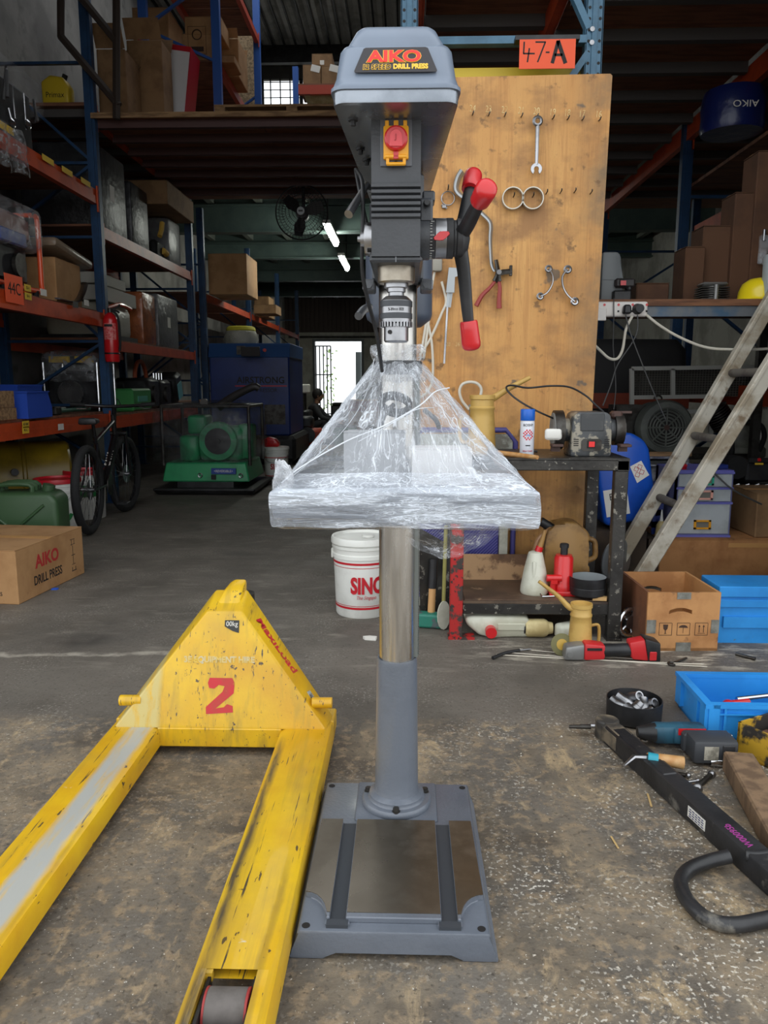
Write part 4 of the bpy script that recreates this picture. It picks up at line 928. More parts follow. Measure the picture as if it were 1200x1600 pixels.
for st in ([spx(827, 76), spx(824, 97)], [spx(837, 66), spx(852, 66), spx(840, 97)], [spx(853, 82), spx(858, 82)]):
    o2 = stroke(None, st, .0035); me = bpy.data.meshes.new('x'); o2.bm.to_mesh(me); o2.bm.free(); b.bm.from_mesh(me); bpy.data.meshes.remove(me)
for st, r in (([spx(872, 65), spx(863, 98)], .0085), ([spx(872, 65), spx(883, 98)], .0095), ([spx(867, 86), spx(878, 86)], .006)):
    o2 = stroke(None, st, r, -.0028); me = bpy.data.meshes.new('x'); o2.bm.to_mesh(me); o2.bm.free(); b.bm.from_mesh(me); bpy.data.meshes.remove(me)
b.out('lettering', INK, SG_, 0)
# ================================================================ WORK BENCH AND WHAT STANDS ON IT
BEN = mat('bench_steel', (62, 60, 57), .42, .4, c2=(44, 42, 40), sc=6, c3=(134, 130, 120), sc3=30, lo3=.6, hi3=.64, bump=.15, bs=60)
REDLEG = mat('bench_red', (168, 32, 30), .5, c2=(58, 50, 46), sc=14, lo=.5, hi=.55, c3=(40, 38, 36), sc3=50, lo3=.6, hi3=.63)
BX0, BX1, BYF, BYB, BZ = .2, .975, 3.37, 3.86, .83
BN = thing('workbench', 'greasy black steel workbench with a red painted front leg', 'bench', (0, 0, 0))
b = B().bb(BX0, BX1, BYF, BYB, BZ - .008, BZ); b.out('bench_top', BEN, BN, 0)
b = B().bb(BX0, BX1, BYF, BYF + .05, BZ - .055, BZ - .008, bev=.004); b.bb(BX0, BX1, BYB - .05, BYB, BZ - .055, BZ - .008); b.bb(BX1 - .05, BX1, BYF, BYB, BZ - .055, BZ - .008); b.bb(BX0, BX0 + .05, BYF, BYB, BZ - .055, BZ - .008); b.out('rail_frame', BEN, BN, 30)
for x, y, m in ((BX0 + .03, BYF + .03, REDLEG), (BX1 - .03, BYF + .03, BEN), (BX0 + .03, BYB - .03, BEN), (.925, BYB - .03, BEN)):
    B().bb(x - .029, x + .029, y - .025, y + .025, 0, BZ - .055, bev=.003).bb(x - .035, x + (.085 if m is REDLEG else .035), y - .035, y + .03, 0, .012).out('leg', m, BN, 30, label='leg with worn red paint' if m is REDLEG else None)
sz = .165
B().bb(BX0 + .06, BX1 - .05, BYF + .02, BYF + .065, sz - .05, sz, bev=.003).out('shelf_rail', BEN, BN, 30); B().bb(BX0 + .05, BX1 - .04, BYB - .06, BYB - .02, sz - .05, sz).out('shelf_rail', BEN, BN, 30)
B().bb(BX0 + .06, BX1 - .05, BYF + .02, BYB - .02, sz, sz + .012).out('shelf_board', mat('oily_board', (92, 74, 58), .6, c2=(60, 48, 40), sc=5, c3=(140, 116, 88), sc3=7, lo3=.6, hi3=.68), BN, 0)
B().prism([(-.03, 0), (.02, 0), (.055, .40), (.0, .40)], .006, T(BX0 + .02, BYF + .2, .25) @ MX.Rotation(PI / 2, 4, 'Z') @ MX.Rotation(PI / 2, 4, 'X')).out('gusset', BEN, BN, 0)
ST = sz + .0125
cs = thing('cardboard_sheet', 'oil stained cardboard sheet folded up at the back of the bench shelf', 'cardboard', (.6, BYF + .03, ST))
OILC = mat('oiled_cardboard', (178, 142, 104), .75, c2=(108, 80, 58), sc=5, lo=.5, hi=.56, c3=(86, 64, 48), sc3=3, lo3=.56, hi3=.62)
B().bb(-.33, .3, .0, .36, 0, .004).out('flat_flap', mat('oil_soaked', (98, 76, 60), .5, c2=(74, 58, 46), sc=4, c3=(150, 122, 94), sc3=9, lo3=.62, hi3=.68), cs, 0)
B().bb(-.33, .22, .36, .364, 0, .135).out('upright_flap', OILC, cs, 0)
ST += .0045
# oil jugs
def jug(name, label, loc, h, r, m, spout, rz=0, cap=True, handle=1, hh=.6):
    """tapering moulded jug with a collar, angled spout and side handle"""
    t = thing(name, label, 'jug', loc, rz)
    B().lathe([(0, 0), (r * .97, 0), (r, .006), (r * .98, h * .1), (r * .86, h * .62), (r * .82, h * .74), (r * .88, h * .76), (r * .88, h * .79), (r * .8, h * .81), (r * .8, h * .92), (r * .88, h * .93), (r * .88, h), (r * .8, h), (r * .78, h * .94), (0, h * .9)], n=28).out('body', m, t, 45)
    sp = [V((0, 0, h * .86))] + [V(p) for p in spout]
    B().tube(sp, [r * .3, r * .14], 12, sm=3).out('spout', m, t)
    hx_ = handle * r; P = [(hx_ * .8, 0, h * hh), (hx_ * 1.35, 0, h * (hh + .02)), (hx_ * 1.5, 0, h * (hh - .08)), (hx_ * 1.5, 0, h * (hh - .3)), (hx_ * 1.35, 0, h * (hh - .4)), (hx_ * .9, 0, h * (hh - .42))]
    B().tube(P, r * .16, 10, sm=4, flat=.8).out('handle', m, t)
    return t
AMB = mat('amber_plastic', (196, 160, 88), .45, c2=(170, 132, 66), sc=6, c3=(120, 88, 44), sc3=8, lo3=.62, hi3=.75)
AMB2 = mat('brown_plastic', (158, 120, 66), .45, c2=(112, 82, 46), sc=6)
p = at(752, 700, 3.62)
jug('oil_jug', 'amber oil jug with a long spout standing on the bench by the wire loop', (p.x, 3.62, BZ), .27, .068, AMB, [(.05, 0, .255), (.12, -.01, .30), (.215, -.02, .35)], handle=-1)
p = at(905, 990, 3.22)
jug('oil_jug', 'small amber oil jug on the floor before the bench leg, spout to upper left', (p.x, 3.20, 0), .225, .053, AMB, [(-.05, 0, .205), (-.10, 0, .255), (-.185, 0, .32)], handle=1, hh=.56)
p = at(888, 890, 3.66)
t = thing('oil_jug', 'large brown oil jug with a capped neck behind the red bottle jack', 'jug', (p.x, 3.70, ST))
B().prism([(-.13, 0), (.095, 0), (.1, .02), (.1, .1), (.075, .11), (.075, .21), (.1, .23), (.085, .27), (.03, .315), (-.03, .32), (-.07, .29), (-.11, .28), (-.12, .2)], .13, T(0, .065, 0) @ MX.Rotation(PI / 2, 4, 'X'), bev=.014, seg=2).out('body', AMB2, t, 50)
B().tube([(.08, 0, .225), (.125, 0, .215), (.135, 0, .17), (.13, 0, .13), (.08, 0, .11)], .014, 10, sm=4).out('handle', AMB2, t)
B().cyl((-.07, 0, .27), (-.135, 0, .31), .022, n=16).out('neck', BLK, t); B().tube([(-.13, 0, .305), (-.19, 0, .315)], [.016, .012], 10).out('spout', AMB2, t)
B().tube([(-.09, -.03, .28), (-.15, -.06, .24), (-.17, -.07, .19), (-.18, -.07, .14)], .01, 8, sm=4).out('drip_hose', mat('amber_hose', (150, 112, 78), .4), t)
# white bottle, bottle jack, pan, wood chip
WB = mat('cloudy_white', (208, 208, 192), .4, c2=(186, 184, 164), sc=6)
p = at(836, 920, 3.5)
t = thing('oil_bottle', 'cloudy white cone shaped bottle with a red collar on the bench shelf', 'bottle', (p.x, 3.52, ST))
B().lathe([(0, 0), (.062, 0), (.066, .008), (.065, .03), (.05, .12), (.036, .18), (.032, .195), (.02, .2), (0, .2)], n=28).out('body', WB, t)
B().box((-.012, -.048, .1), (.016, .012, .12), bev=.005, seg=2).out('handle', WB, t)
B().cyl((.012, 0, .198), (.02, 0, .222), .017, n=14).out('collar', RED, t); B().tube([(.02, 0, .22), (.032, 0, .26), (.04, 0, .30)], [.013, .008], 10, sm=3).out('spout', AMB2, t)
p = at(880, 900, 3.5)
JR = mat('jack_red', (206, 30, 32), .35, coat=.3, c2=(186, 26, 28), sc=8)
t = thing('bottle_jack', 'red hydraulic bottle jack with a black ram on the bench shelf', 'jack', (p.x, 3.50, ST))
B().lathe([(.045, .02), (.046, .05), (.0435, .055), (.0435, .175), (.038, .182), (.038, .188), (.024, .19), (0, .19)], n=28).out('cylinder', JR, t)
B().box((-.008, 0, .0125), (.12, .1, .025), bev=.006, seg=2).out('base', JR, t, 30)
B().cyl((0, 0, .188), (0, 0, .222), .0165, n=18).lathe([(0, .222), (.021, .222), (.021, .238), (.016, .242), (0, .242)], n=18).out('ram', BLK, t)
B().cyl((-.052, -.03, .02), (-.052, -.03, .075), .014, n=14).cyl((-.083, -.035, .085), (-.015, -.035, .085), .0165, n=14).box((-.05, -.035, .07), (.03, .03, .02)).out('pump', JR, t)
p = at(920, 915, 3.44)
t = thing('steel_pan', 'round black pan with a pale grey inside on the bench shelf', 'pan', (p.x, 3.46, ST + .012))
B().lathe([(0, 0), (.075, 0), (.081, .006), (.083, .038), (.0815, .04), (.083, .043), (.084, .085), (.0815, .085)], n=36).out('pan_wall', BLK, t); B().lathe([(.0812, .0845), (.079, .01), (0, .006)], n=36).out('pan_lining', mat('pale_enamel', (150, 158, 160), .35), t)
p = at(948, 938, 3.42)
tag(B().prism([(-.034, -.012), (.028, -.018), (.036, .004), (.02, .016), (-.02, .01)], .016).out('wood_chip', mat('fresh_wood', (196, 158, 104), .7), None, 0, loc=(.88, 3.405, ST)), 'small pale wood offcut beside the black pan', 'wood')
p = at(835, 930, 3.4)
t = thing('jack_handle', 'small chrome release key lying before the red bottle jack', 'key', (p.x + .04, 3.43, ST)); B().tube([(0, 0, .006), (.06, .01, .006)], .004, 8).out('key_shaft', CHROME, t); B().tube([(0, 0, .006), (-.01, -.008, .022)], .003, 8).out('key_bit', CHROME, t)
# spray can
p = at(823, 700, 3.5)
t = thing('spray_can', 'white spray paint can with a blue cap and checked label on the bench', 'spray can', (p.x, 3.50, BZ))
B().lathe([(0, 0), (.030, 0), (.032, .003), (.032, .15), (.030, .158), (0, .158)], n=30).out('can', mat('can_white', (222, 224, 232), .3), t)
B().lathe([(.0318, .158), (.0325, .159), (.0325, .205), (.030, .209), (0, .209)], n=30).out('cap', mat('cap_blue', (28, 98, 196), .35), t)
LM = FY(0, -.0325, .125)
lettering('lettering', 'BOSNY', .016, INK, FY(0, -.0326, .138), t, .95, 0, bend=.0326)
lettering('lettering', 'SPRAY PAINT', .0085, mat('label_red', (190, 40, 60), .5), FY(0, -.0326, .022), t, .95, 0, bend=.0326)
b = B(); bb2 = B()
for i in range(7):
    for j in range(7):
        u, v = (i - 3) * .0068, (j - 3) * .0068
        if (i + j) % 2 or math.hypot(u, v) > .0225 or (abs(u) < .012 and abs(v + .004) < .007): continue
        a0, a1 = (u - .0034) / .0326, (u + .0034) / .0326
        q = [(.0326 * math.sin(a), -.0326 * math.cos(a), .095 + v + s * .0034) for a, s in ((a0, -1), (a1, -1), (a1, 1), (a0, 1))]; b.raw(q, [(0, 1, 2, 3)])
b.out('check_pattern', mat('check_red', (206, 44, 60), .5), t, 0)
lettering('lettering', '710', .012, mat('label_blue', (40, 110, 196), .5), FY(0, -.0328, .092), t, .95, .0002, bend=.0328)
lettering('car_print', '__', .012, INK, FY(0, -.0326, .052), t, 1.3, .002, bend=.0326)
# hammer with a wooden shaft lying on the bench edge
a_, c_ = at(775, 703, 3.46), at(836, 722, 3.36)
t = thing('hammer', 'small hammer with a wooden handle poking over the bench edge', 'hammer', (0, 0, 0))
B().tube([(a_.x, 3.48, BZ + .013), ((a_.x + c_.x) / 2, 3.40, BZ + .012), (c_.x, 3.30, BZ + .010)], [.013, .009], 10, sm=3).out('handle', mat('handle_wood', (178, 124, 66), .5, c2=(206, 170, 120), sc=6), t)
B().bb(a_.x - .035, a_.x + .012, 3.47, 3.50, BZ, BZ + .03, bev=.004).out('head', DSTEEL, t, 30)
B().tube([(.55, 3.66, BZ + .006), (.62, 3.65, BZ + .006)], .005, 8).out('rod_body', BLK)
bpy.data.objects['rod_body'].name = 'short_rod'; tag(bpy.data.objects['short_rod'], 'short black rod lying on the bench behind the spray can', 'rod')
# bench grinder
GR = mat('grinder_paint', (74, 76, 78), .42, .2, c2=(58, 60, 62), sc=6, c3=(146, 140, 126), sc3=20, lo3=.52, hi3=.58)
p0 = at(893, 708, 3.44); p1 = at(958, 640, 3.44); gx = (p0.x + p1.x) / 2
t = thing('bench_grinder', 'scuffed grey bench grinder with a red switch on the bench', 'grinder', (gx, 3.53, BZ))
w_, h_ = .175, .2
b = B().prism([(-.088, 0), (.088, 0), (.09, .01), (.088, .15), (.08, .185), (.06, .198), (-.06, .198), (-.08, .185), (-.088, .15), (-.09, .01)], .17, T(0, .085, 0) @ MX.Rotation(PI / 2, 4, 'X'), bev=.008, seg=2)
b.out('motor_body', GR, t, 30)
B().bb(-.052, .052, -.0895, -.0845, .115, .192, bev=.002).out('nameplate', mat('plate_dark', (58, 60, 62), .4, c2=(84, 84, 84), sc=9), t, 0)
B().prism([(-.045, .035), (-.035, .025), (.035, .025), (.045, .035), (.045, .07), (.035, .08), (-.035, .08), (-.045, .07)], .004, T(0, -.0835, 0) @ MX.Rotation(PI / 2, 4, 'X')).out('switch_plate', DSTEEL, t, 0)
B().box((0, -.089, .055), (.036, .006, .034)).out('switch_frame', INK, t, 0); B().box((0, -.0925, .056), (.026, .005, .024), bev=.001).out('switch_button', mat('switch_red', (226, 44, 44), .4), t, 0)
v_ = B()
for s in (-1, 1):
    for i in range(4): v_.box((s * .068, -.0855, .05 + i * .009), (.022, .002, .004))
v_.out('vent_slot', INK, t, 0, kind='stuff')
for s, nm in ((-1, 'guard'), (1, 'guard')):
    M = T(s * .115, 0, .115) @ MX.Rotation(PI / 2, 4, 'Y')
    B().cyl((s * .088, 0, .115), (s * .115, 0, .115), .052, n=24).out('spindle_boss', GR, t)
    R_ = .088 if s < 0 else .07
    B().lathe([(0, -.02), (R_, -.02), (R_, .02), (R_ - .004, .02), (R_ - .004, -.016), (0, -.016)] if s < 0 else [(0, -.016), (R_ - .004, -.016), (R_ - .004, .02), (R_, .02), (R_, -.02), (0, -.02)], T(s * .135, 0, .115) @ MX.Rotation(PI / 2, 4, 'Y'), 30).out('wheel_guard', DSTEEL, t)
    B().lathe([(0, -.011), (R_ - .012, -.011), (R_ - .012, .011), (0, .011)], T(s * (.148), 0, .115) @ MX.Rotation(PI / 2, 4, 'Y'), 30).out('grinding_wheel', mat('stone_grey', (138, 138, 134), .8), t)
    B().box((s * .15, -.07, .05), (.05, .06, .012), bev=.002).bb(s * .15 - .02, s * .15 + .02, -.05, -.03, .02, .05).out('tool_rest', mat('rust_brown', (74, 52, 46), .6), t, 0)
B().box((-.17, -.085, .1), (.075, .018, .05), bev=.012, seg=3).out('eye_shield', mat('shield_white', (222, 220, 214), .4), t)
B().bb(.115, .19, -.02, .0, .19, .2).bb(.1, .15, -.03, .03, .165, .2, bev=.01).out('spark_arrestor', mat('rust_brown', (0, 0, 0)), t, 0)
BT = T(gx, 3.53, BZ)
tag(B().tube([at(*q) for q in ((868, 655, 3.52), (845, 645, 3.5), (820, 632, 3.5), (800, 618, 3.52), (791, 606, 3.55), (800, 602, 3.58), (825, 606, 3.6), (860, 603, 3.62), (890, 605, 3.64), (915, 618, 3.64), (930, 632, 3.62), (950, 650, 3.6))], .0045, 8, sm=6).out('grinder_cord', BLK), 'thin black cord looping up behind the bench grinder and spray can', 'cord')
# under and beside the bench
t = thing('jerry_can', 'cloudy white jerry can with a red cap lying under the bench', 'jerry can', (.40, 3.50, 0))
B().prism([(-.12, .06), (-.06, .008), (.0, 0), (.16, .0), (.17, .01), (.17, .085), (.15, .1), (-.1, .1), (-.13, .09)], .2, T(0, .1, 0) @ MX.Rotation(PI / 2, 4, 'X'), bev=.014, seg=2).out('body', WB, t, 50)
B().bb(.02, .15, -.106, -.098, .035, .07, bev=.004).out('grip_panel', WB, t, 30)
B().cyl((-.01, -.098, .035), (-.01, -.135, .033), .026, n=18).out('cap', RED, t)
t = thing('cream_tub', 'cream ribbed tub lying on its side under the bench', 'tub', (.605, 3.42, .043))
B().lathe([(0, -.055), (.034, -.055), (.042, -.045), (.043, .03), (.036, .045), (.030, .05), (.026, .07), (0, .07)], rot(0, PI / 2, 0), 24).out('body', mat('cream', (206, 190, 140), .5, c2=(180, 160, 110), sc=8), t)
B().cyl((-.056, 0, 0), (-.062, 0, 0), .03, n=18).out('cap', BLK, t)
t = thing('white_bottle', 'white plastic bottle lying behind the small oil jug under the bench', 'bottle', (.75, 3.42, 0)); B().box((0, 0, .035), (.13, .07, .07), rot(0, 0, .5), bev=.02, seg=3).out('body', WB, t); B().cyl((.05, .03, .04), (.09, .05, .04), .02, n=14).out('cap', mat('dusty_grey', (0, 0, 0)), t)
# sledge with black grip and green head, leaning tray beside it
p = at(675, 955, 3.45)
t = thing('club_hammer', 'green headed club hammer standing on its head left of the bench', 'hammer', (p.x, 3.56, 0))
GH = mat('chipped_green', (44, 122, 104), .5, c2=(84, 96, 96), sc=16, lo=.52, hi=.56)
B().prism([(-.035, -.03), (-.02, -.036), (.02, -.036), (.035, -.03), (.035, .03), (.02, .036), (-.02, .036), (-.035, .03)], .13, T(-.06, .0, .037) @ rot(PI / 2, 0, PI / 2 - .2), bev=.006).out('head', GH, t, 30)
B().cyl((0, 0, .06), (.005, .015, .19), .0185, .017, n=14).out('handle', mat('raw_handle', (206, 158, 104), .6), t); B().cyl((.005, .015, .185), (.01, .03, .325), .021, n=14).out('grip', BLK, t)
p = at(700, 930, 3.45)
t = thing('float_trowel', 'pale oval trowel blade leaning against the red bench leg', 'trowel', (.178, 3.50, 0)); B().prism([(.035 * math.cos(a * PI / 8), .07 * math.sin(a * PI / 8)) for a in range(16)], .006, T(0, 0, .075) @ rot(PI / 2, 0, .5)).out('blade', WB, t); B().tube([(0, .01, .1), (.004, .02, .3), (.008, .03, .5)], .009, 8, sm=3).out('handle', mat('olive_pole', (150, 144, 80), .6), t)
tag(B().prism([(-.06, 0), (.05, 0), (.055, .40), (-.08, .48)], .01, T(.13, 3.62, .0) @ rot(PI / 2, 0, .35)).out('steel_plate', BEN, None, 0), 'dark steel plate standing beside the green headed hammer', 'plate')
# purple mesh chair frame behind the bench
PUR = mat('purple_tube', (74, 70, 132), .45)
t = thing('mesh_trolley', 'purple tube framed trolley with a purple mesh panel behind the bench', 'trolley', (0, 0, 0))
pa, pb = at(655, 930, 3.905), at(806, 672, 3.905)
x0, x1, zt = .02, pb.x, pb.z
B().tube([(x0, 3.905, .03), (x0, 3.905, zt - .06), (x0 + .06, 3.905, zt), (x1 - .05, 3.905, zt), (x1, 3.905, zt - .06), (x1, 3.905, .03)], .014, 10, sm=1).out('tube_frame', PUR, t)
B().bb(x0 + .02, x1 - .015, 3.898, 3.912, .80, zt - .02).out('back_panel', mat('scuffed_panel', (158, 160, 150), .5, c2=(110, 106, 96), sc=7, lo=.5, hi=.55), t, 0)
pz0, pz1 = .05, .62
mm = B().bb(x0 + .015, x1 - .075, 3.905, 3.91, pz0, pz1); mm.out('mesh_sheet', mat('purple_mesh', (66, 62, 140), .6), t, 0)
mm = B()
for i in range(62):
    u = x0 - .5 + i * .0165
    a, c = V((u, 3.902, pz0)), V((u + .57, 3.902, pz1))
    if a.x < x0 + .015: k = (x0 + .015 - a.x) / .57; a = a.lerp(c, k)
    if c.x > x1 - .08: k = (x1 - .08 - a.x) / (c.x - a.x) if c.x != a.x else 0; c = a.lerp(c, max(0, k))
    if (c - a).length > .02 and a.x < x1 - .08: mm.tube([a, c], .0016, 4)
mm.out('mesh_wire', mat('mesh_wire', (128, 126, 186), .5), t, 0, kind='stuff')
B().bb(x1 - .072, x1 - .03, 3.88, 3.92, .02, .64).out('side_strip', mat('weathered_white', (190, 188, 174), .7, c2=(150, 150, 136), sc=8), t, 0); B().bb(x0, x1, 3.88, 3.92, .01, .05).out('foot_bar', mat('weathered_white', (0, 0, 0)), t, 0)
# ================================================================ RIGHT OF THE BENCH
# leaning ladder: two rails and rungs
LAD = mat('ladder_paint', (190, 184, 170), .6, c2=(150, 138, 118), sc=5, c3=(122, 104, 82), sc3=14, lo3=.56, hi3=.7, st=(1, 1, 1))
LD = thing('ladder', 'worn white timber ladder leaning right against the plank shelf', 'ladder', (0, 0, 0))
f1, t1 = V((1.085, 4.16, .02)), at(1200, 480, 4.2); f2, t2 = V((1.10, 3.80, .02)), at(1200, 578, 3.76)
f1, t1 = at(940, 921, 4.18), at(1200, 478, 4.2); f2, t2 = at(972, 948, 3.82), at(1200, 578, 3.78)
e1, e2 = f1 + (t1 - f1) * 1.1, f2 + (t2 - f2) * 1.35
def plankrail(a, c, w, d, name):
    n = (c - a).normalized(); yv = V((0, 1, 0)); zv = n.cross(yv).normalized(); Ln = (c - a).length
    M = MX(((n.x, yv.x, zv.x, a.x), (n.y, yv.y, zv.y, a.y), (n.z, yv.z, zv.z, a.z), (0, 0, 0, 1)))
    B().box((Ln / 2, 0, 0), (Ln, d, w), M, bev=.004).box((Ln / 2, -d * .5, w * .33), (Ln, .006, w * .12), M).out(name, LAD, LD, 30)
plankrail(f1, e1, .074, .05, 'rail'); plankrail(f2, e2, .074, .05, 'rail')
for px, py in ((1028, 776), (1082, 680), (1140, 583)):
    a = at(px, py, 4.18); k = (a.z - f2.z) / (e2.z - f2.z); c = f2.lerp(e2, k)
    B().cyl((a.x, a.y - .03, a.z), (c.x, c.y + .01, c.z), .021, n=12).out('rung', mat('rung_grey', (104, 98, 90), .7, c2=(80, 72, 64), sc=9), LD)
# blue chemical drum leaning behind the bench
DRM = mat('drum_blue', (24, 84, 190), .35, c2=(20, 72, 168), sc=4)
p = at(985, 760, 4.44)
t = thing('jerry_can', 'tall blue plastic drum leaning behind the bench legs', 'drum', (p.x - .02, 4.46, .375), 0, None, 0, -.18); t.scale = (1.1,) * 3
b = B().prism([(-.125, 0), (.125, 0), (.14, .03), (.14, .36), (.12, .41), (.06, .46), (-.05, .46), (-.12, .42), (-.14, .36), (-.14, .03)], .26, T(0, .13, 0) @ MX.Rotation(PI / 2, 4, 'X'), bev=.02, seg=3)
b.out('drum_body', DRM, t, 50)
B().cyl((.0, 0, .45), (.0, 0, .49), .03, n=16).out('cap', DRM, t)
B().bb(-.12, .0, -.132, -.131, .05, .19).out('label', PAPER, t, 0); lettering('lettering', 'ER', .05, INK, FY(-.07, -.1325, .15), t, .9)
d_ = B().prism([(.055, .2), (.12, .23), (.09, .31), (.03, .29)], .001, T(0, -.131, 0) @ MX.Rotation(PI / 2, 4, 'X')); d_.out('hazard_label', PAPER, t, 0)
hz = B()
for cx_, cz_ in ((.062, .242), (.085, .252), (.06, .272), (.078, .28)):
    for k in range(4):
        a0, a1 = k * PI / 2 + .3, (k + 1) * PI / 2 + .3; hz.tube([(cx_ + .014 * math.cos(a0), -.1325, cz_ + .014 * math.sin(a0)), (cx_ + .014 * math.cos(a1), -.1325, cz_ + .014 * math.sin(a1))], .0012, 4)
hz.out('hazard_diamonds', mat('label_red', (0, 0, 0)), t, 0, kind='stuff')
tag(B().bb(1.03, 1.36, 4.3, 4.62, 0, .33).out('timber_block', mat('dark_crate', (70, 56, 44), .8, c2=(52, 42, 36), sc=6), None, 0), 'dark stained timber block under the blue drum', 'block')
# big stained carton carrying the drawer unit
BC = mat('stained_carton', (178, 126, 78), .8, c2=(150, 100, 58), sc=4, c3=(100, 70, 46), sc3=9, lo3=.62, hi3=.72)
t = thing('carton', 'long stained brown carton lying under the clear drawer unit', 'box', (1.70, 4.30, 0))
B().bb(-.26, .6, 0, .5, 0, .284, bev=.006, seg=2).out('carton_body', BC, t, 30); B().bb(-.26, .6, -.002, .25, .284, .289).out('carton_flap', BC, t, 0); B().bb(.12, .6, -.0015, 0, .24, .265).out('tape', mat('brown_tape', (196, 146, 90), .4), t, 0)
B().bb(-.32, -.26, .02, .48, 0, .28).out('crushed_end', mat('dark_crate', (0, 0, 0)), t, 0)
# drawer unit
LIL = mat('lilac_frame', (112, 112, 190), .45); CLR = mat('frosted_drawer', (186, 192, 196), .35, c2=(160, 166, 166), sc=3)
t = thing('drawer_unit', 'frosted drawer unit with lilac frame and three coloured handles', 'drawers', (1.527, 4.35, .2895)); t.scale = (1.188,) * 3
B().bb(0, .265, .004, .3, 0, .315).out('carcass', mat('frost_side', (120, 124, 170), .4), t, 0)
zz = [0.008, .165, .235, .305]
for i, (hc, nm) in enumerate((((236, 164, 40), 'yellow'), ((240, 176, 160), 'pink'), ((60, 176, 146), 'green'))):
    o = B().bb(.008, .257, -.004, .004, zz[i] + .008, zz[i + 1] - .002, bev=.002).out('drawer', CLR, t, 0)
    c_ = (zz[i] + zz[i + 1]) / 2 + (-.025 if i == 0 else .004); hb = B()
    for x0_, x1_, z0_, z1_ in ((.09, .17, c_ + .014, c_ + .022), (.09, .17, c_ - .022, c_ - .014), (.09, .1, c_ - .022, c_ + .022), (.16, .17, c_ - .022, c_ + .022)): hb.bb(x0_, x1_, -.012, -.004, z0_, z1_)
    hb.out('handle', mat('handle_' + nm, hc, .4), o, 0, label=nm + ' plastic handle')
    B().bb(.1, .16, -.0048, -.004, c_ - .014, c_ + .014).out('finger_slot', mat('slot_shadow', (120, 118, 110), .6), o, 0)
for z in (0, .16, .23, .305): B().bb(-.002, .267, -.006, .008, z, z + .01).out('frame_rail', LIL, t, 0)
for x in (0, .12): 
    for y in (.0, .28): B().bb(-.004, .004, y, y + .02, 0, .315).out('frame_post', LIL, t, 0)
B().bb(0, .265, 0, .3, .315, .322).out('top', LIL, t, 0)
t = thing('small_bottle', 'small clear bottle with a red cap on top of the drawer unit', 'bottle', (1.575, 4.42, .6735)); t.scale = (1.188,) * 3; B().lathe([(0, 0), (.02, 0), (.03, .03), (.032, .05), (0, .055)], n=16).out('body', CLEARW, t); B().cyl((0, -.02, .0), (0, -.03, .02), .014, n=14).out('cap', RED, t)
tag(B().bb(0, .12, 0, .07, 0, .024, bev=.004).out('blue_case', mat('navy_plastic', (34, 50, 120), .4), None, 30, loc=(1.71, 4.40, .6735)), 'dark blue flat case on the right of the drawer unit top', 'case')
p = at(1030, 815, 4.36)
t = thing('squeeze_bottle', 'little squeeze bottle with a pointed tip between the ladder rails', 'bottle', (p.x + .012, 4.36, .2895)); t.scale = (1.188,) * 3; B().lathe([(0, 0), (.026, 0), (.028, .01), (.022, .06), (.012, .075), (0, .078)], n=18).out('body', mat('oil_yellow', (176, 158, 110), .3), t); B().cyl((0, 0, .075), (0, 0, .13), .009, .003, n=12).out('tip', WHITE, t)
# wooden ply box with hand holes and shipping marks
WP = mat('ply_box', (190, 138, 86), .65, c2=(164, 112, 66), sc=4, c3=(112, 78, 52), sc3=10, lo3=.62, hi3=.7)
WPS = mat('ply_box_side', (120, 76, 50), .7, c2=(92, 58, 40), sc=5)
q0, q1 = at(1010, 1012, 3.24), at(1124, 1012, 3.24)
WX = thing('plywood_box', 'open plywood box with hand holes and printed shipping marks', 'box', (q0.x - .005, 3.24, .001), .035)
W_, D_, H_ = .315, .38, .262
def holed(x0, x1, z0, z1, y, th, hx0, hx1, hz0, hz1):
    b = B(); n = 10
    arc = [(hx0 + (hx1 - hx0) * i / n, hz1 + .012 * math.sin(PI * i / n)) for i in range(n + 1)]; arb = [(hx0 + (hx1 - hx0) * i / n, hz0 + .012 * math.sin(PI * i / n)) for i in range(n + 1)]
    for i in range(n):
        for lo, hi, flip in ((arb, None, 0), (arc, None, 1)):
            xa, xc = lo[i][0], lo[i + 1][0]
            if flip: q = [(xa, lo[i][1]), (xc, lo[i + 1][1]), (xc, z1), (xa, z1)]
            else: q = [(xa, z0), (xc, z0), (xc, lo[i + 1][1]), (xa, lo[i][1])]
            b.prism(q, th, T(0, y + th, 0) @ MX.Rotation(PI / 2, 4, 'X'))
    b.bb(x0, hx0, y, y + th, z0, z1); b.bb(hx1, x1, y, y + th, z0, z1); return b
fp = holed(0, W_, 0, H_, 0, .012, .095, .195, .165, .182).out('front_panel', WP, WX, 0)
holed(0, W_, 0, H_, D_ - .012, .012, .095, .195, .165, .182).out('back_panel', WP, WX, 0)
B().bb(0, .012, .012, D_ - .012, 0, H_).out('side_panel', WPS, WX, 0); B().bb(W_ - .012, W_, .012, D_ - .012, 0, H_).out('side_panel', WP, WX, 0)
B().bb(0, W_, 0, D_, -.0005, .012).out('bottom_panel', WP, WX, 0)
ZN = mat('zinc_plate', (150, 150, 142), .5, .5, c2=(120, 118, 110), sc=16)
for cx_, cz_, w2, h2 in ((.155, .248, .06, .03), (.165, .018, .065, .04), (.02, .11, .04, .06), (.298, .11, .035, .06)): B().bb(cx_ - w2 / 2, cx_ + w2 / 2, -.0025, 0, cz_ - h2 / 2, cz_ + h2 / 2).out('corner_plate', ZN, fp, 0)
mk = B()
